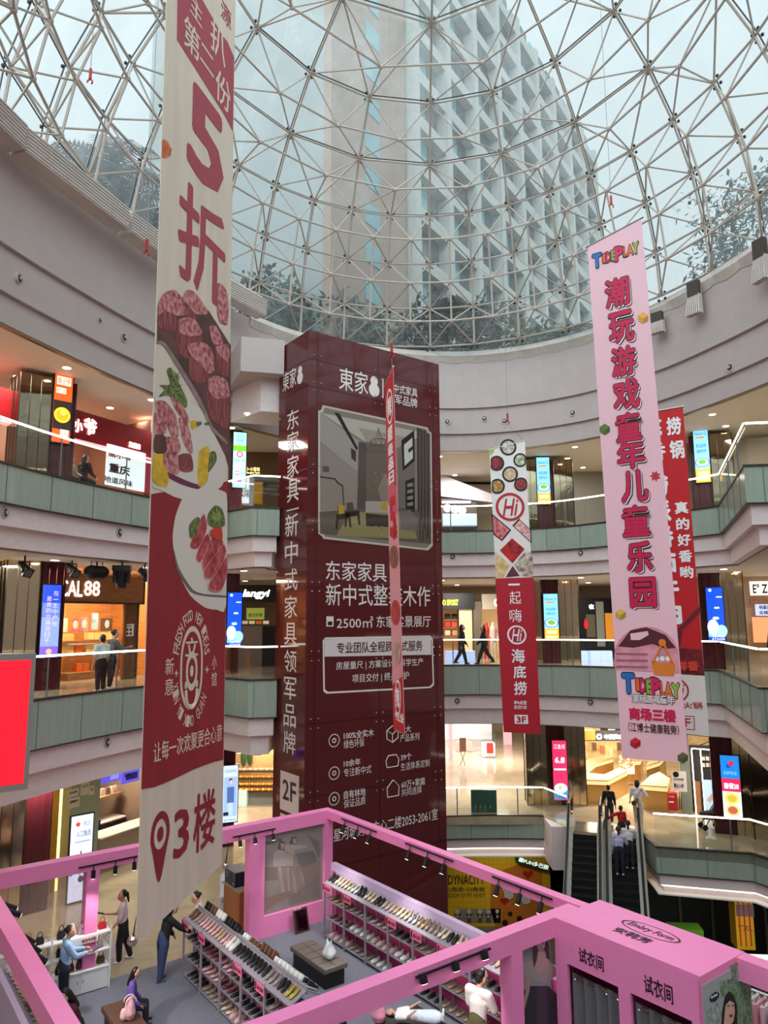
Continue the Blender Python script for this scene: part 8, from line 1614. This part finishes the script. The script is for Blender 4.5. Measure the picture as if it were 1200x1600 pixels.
# topmost gallery, left
q = PLF.pt(PLF.uv(143, 720)[0], Z4, -.35); person('woman with long black hair seated in the noodle shop', (q.x, q.y, Z4 + .80), face(.3, .9), 1.6, (26, 24, 26), (26, 24, 28), 'long', ((20, 8, 50), (20, 8, 50)), ((85, 80), (85, 80)), 4, 8, pose='sit')
q = PLF.pt(PLF.uv(126, 720)[0], Z4, -.5); person('child in a pale shirt seated facing the hall in the noodle shop', (q.x, q.y, Z4 + .80), face(.9, -.4), 1.35, (170, 176, 160), (60, 60, 60), 'short', ((20, 8, 50), (20, 8, 50)), ((85, 80), (85, 80)), 4, 8, pose='sit')
q = PLF.pt(PLF.uv(112, 720)[0], Z4, -.6); person('grey shirted adult seated at the left end of the noodle shop', (q.x, q.y, Z4 + .80), face(.3, .9), 1.66, (120, 124, 128), (50, 50, 56), 'short', ((20, 8, 50), (20, 8, 50)), ((85, 80), (85, 80)), 4, 8, pose='sit', male=True)
# lowest gallery
q = PLF.pt(2.6, 0, -.95); person('drinks maker in dark clothes and a light cap behind the counter', (q.x, q.y, 0), face(-.6, -.6), 1.62, (34, 38, 60), (34, 38, 60), 'bob', ((30, 8, 40), (50, 8, 30)), ((0, 0), (0, 0)), 10, 14)
q = atZ(953, 1285, Z2); person('boy in black walking up to the escalator head', (q.x, q.y, 0), face(.3, .95), 1.36, (20, 20, 24), (44, 44, 52), 'short', ((10, 10, 20), (-8, 10, 14)), ((14, 6), (-16, 30)), 2, 0, 0, 'long', (30, 30, 34), male=True)
q = atZ(998, 1291, Z2); person('woman in white T-shirt and beige trousers at the escalator head', (q.x + .05, q.y + .1, 0), face(.35, .9), 1.62, (236, 226, 226), (206, 190, 172), 'bob', ((20, 16, 14), (12, 34, 24)), ((12, 8), (-12, 10)), 4, 8, 0, 'short', (220, 214, 210))
wb = thing('crossbody_bag', 'small dark brown bag hanging at the hip of the woman in white', 'handbag', (q.x - .16, q.y - .02, .86)); MB().box(q.x - .24, q.x - .06, q.y - .10, q.y - .03, .78, .92).build('bag_body', mat('bag_brown2', (84, 52, 44), .4), wb); MB().tube((q.x - .15, q.y - .06, .92), (q.x + .20, q.y - .02, 1.36), .01, 5).build('strap', BLACK, wb)
def onstep(a, d): p = ep_(a, d); n = EL / 34; i = math.ceil((d - .5) / n) - 1; z = -i * n * S30 - n * S30 * .5 + n * S30 / 2 if d > .5 else .03; return Vector((p.x, p.y, -(int((d - .5) / n)) * n * S30 - n * S30 * .0 if d > .5 else .03))
person('child in a red jumper pointing with one arm near the top of the right escalator', onstep(1.95, .85), face(-.1, .95), 1.25, (176, 20, 32), (40, 36, 40), 'short', ((30, 62, 6), (10, 8, 20)), ((0, 0), (0, 0)), 2, 0, 0, 'long', (60, 60, 60))
person('girl with a ponytail in lavender riding the right escalator on the left side', onstep(1.84, 2.1), face(.3, .95), 1.52, (196, 190, 224), (30, 30, 44), 'pony', ((6, 8, 10), (24, 18, 30)), ((0, 0), (0, 0)), 2, 4, 0, 'long', (236, 232, 230))
person('girl with a ponytail in white riding the right escalator beside the lavender girl', onstep(2.16, 1.9), face(.3, .95), 1.52, (230, 220, 222), (40, 36, 40), 'pony', ((10, 10, 30), (30, 12, 40)), ((0, 0), (3, 6)), 2, 4, 0, 'long', (196, 186, 186))
fit_texts()
bake_organic()
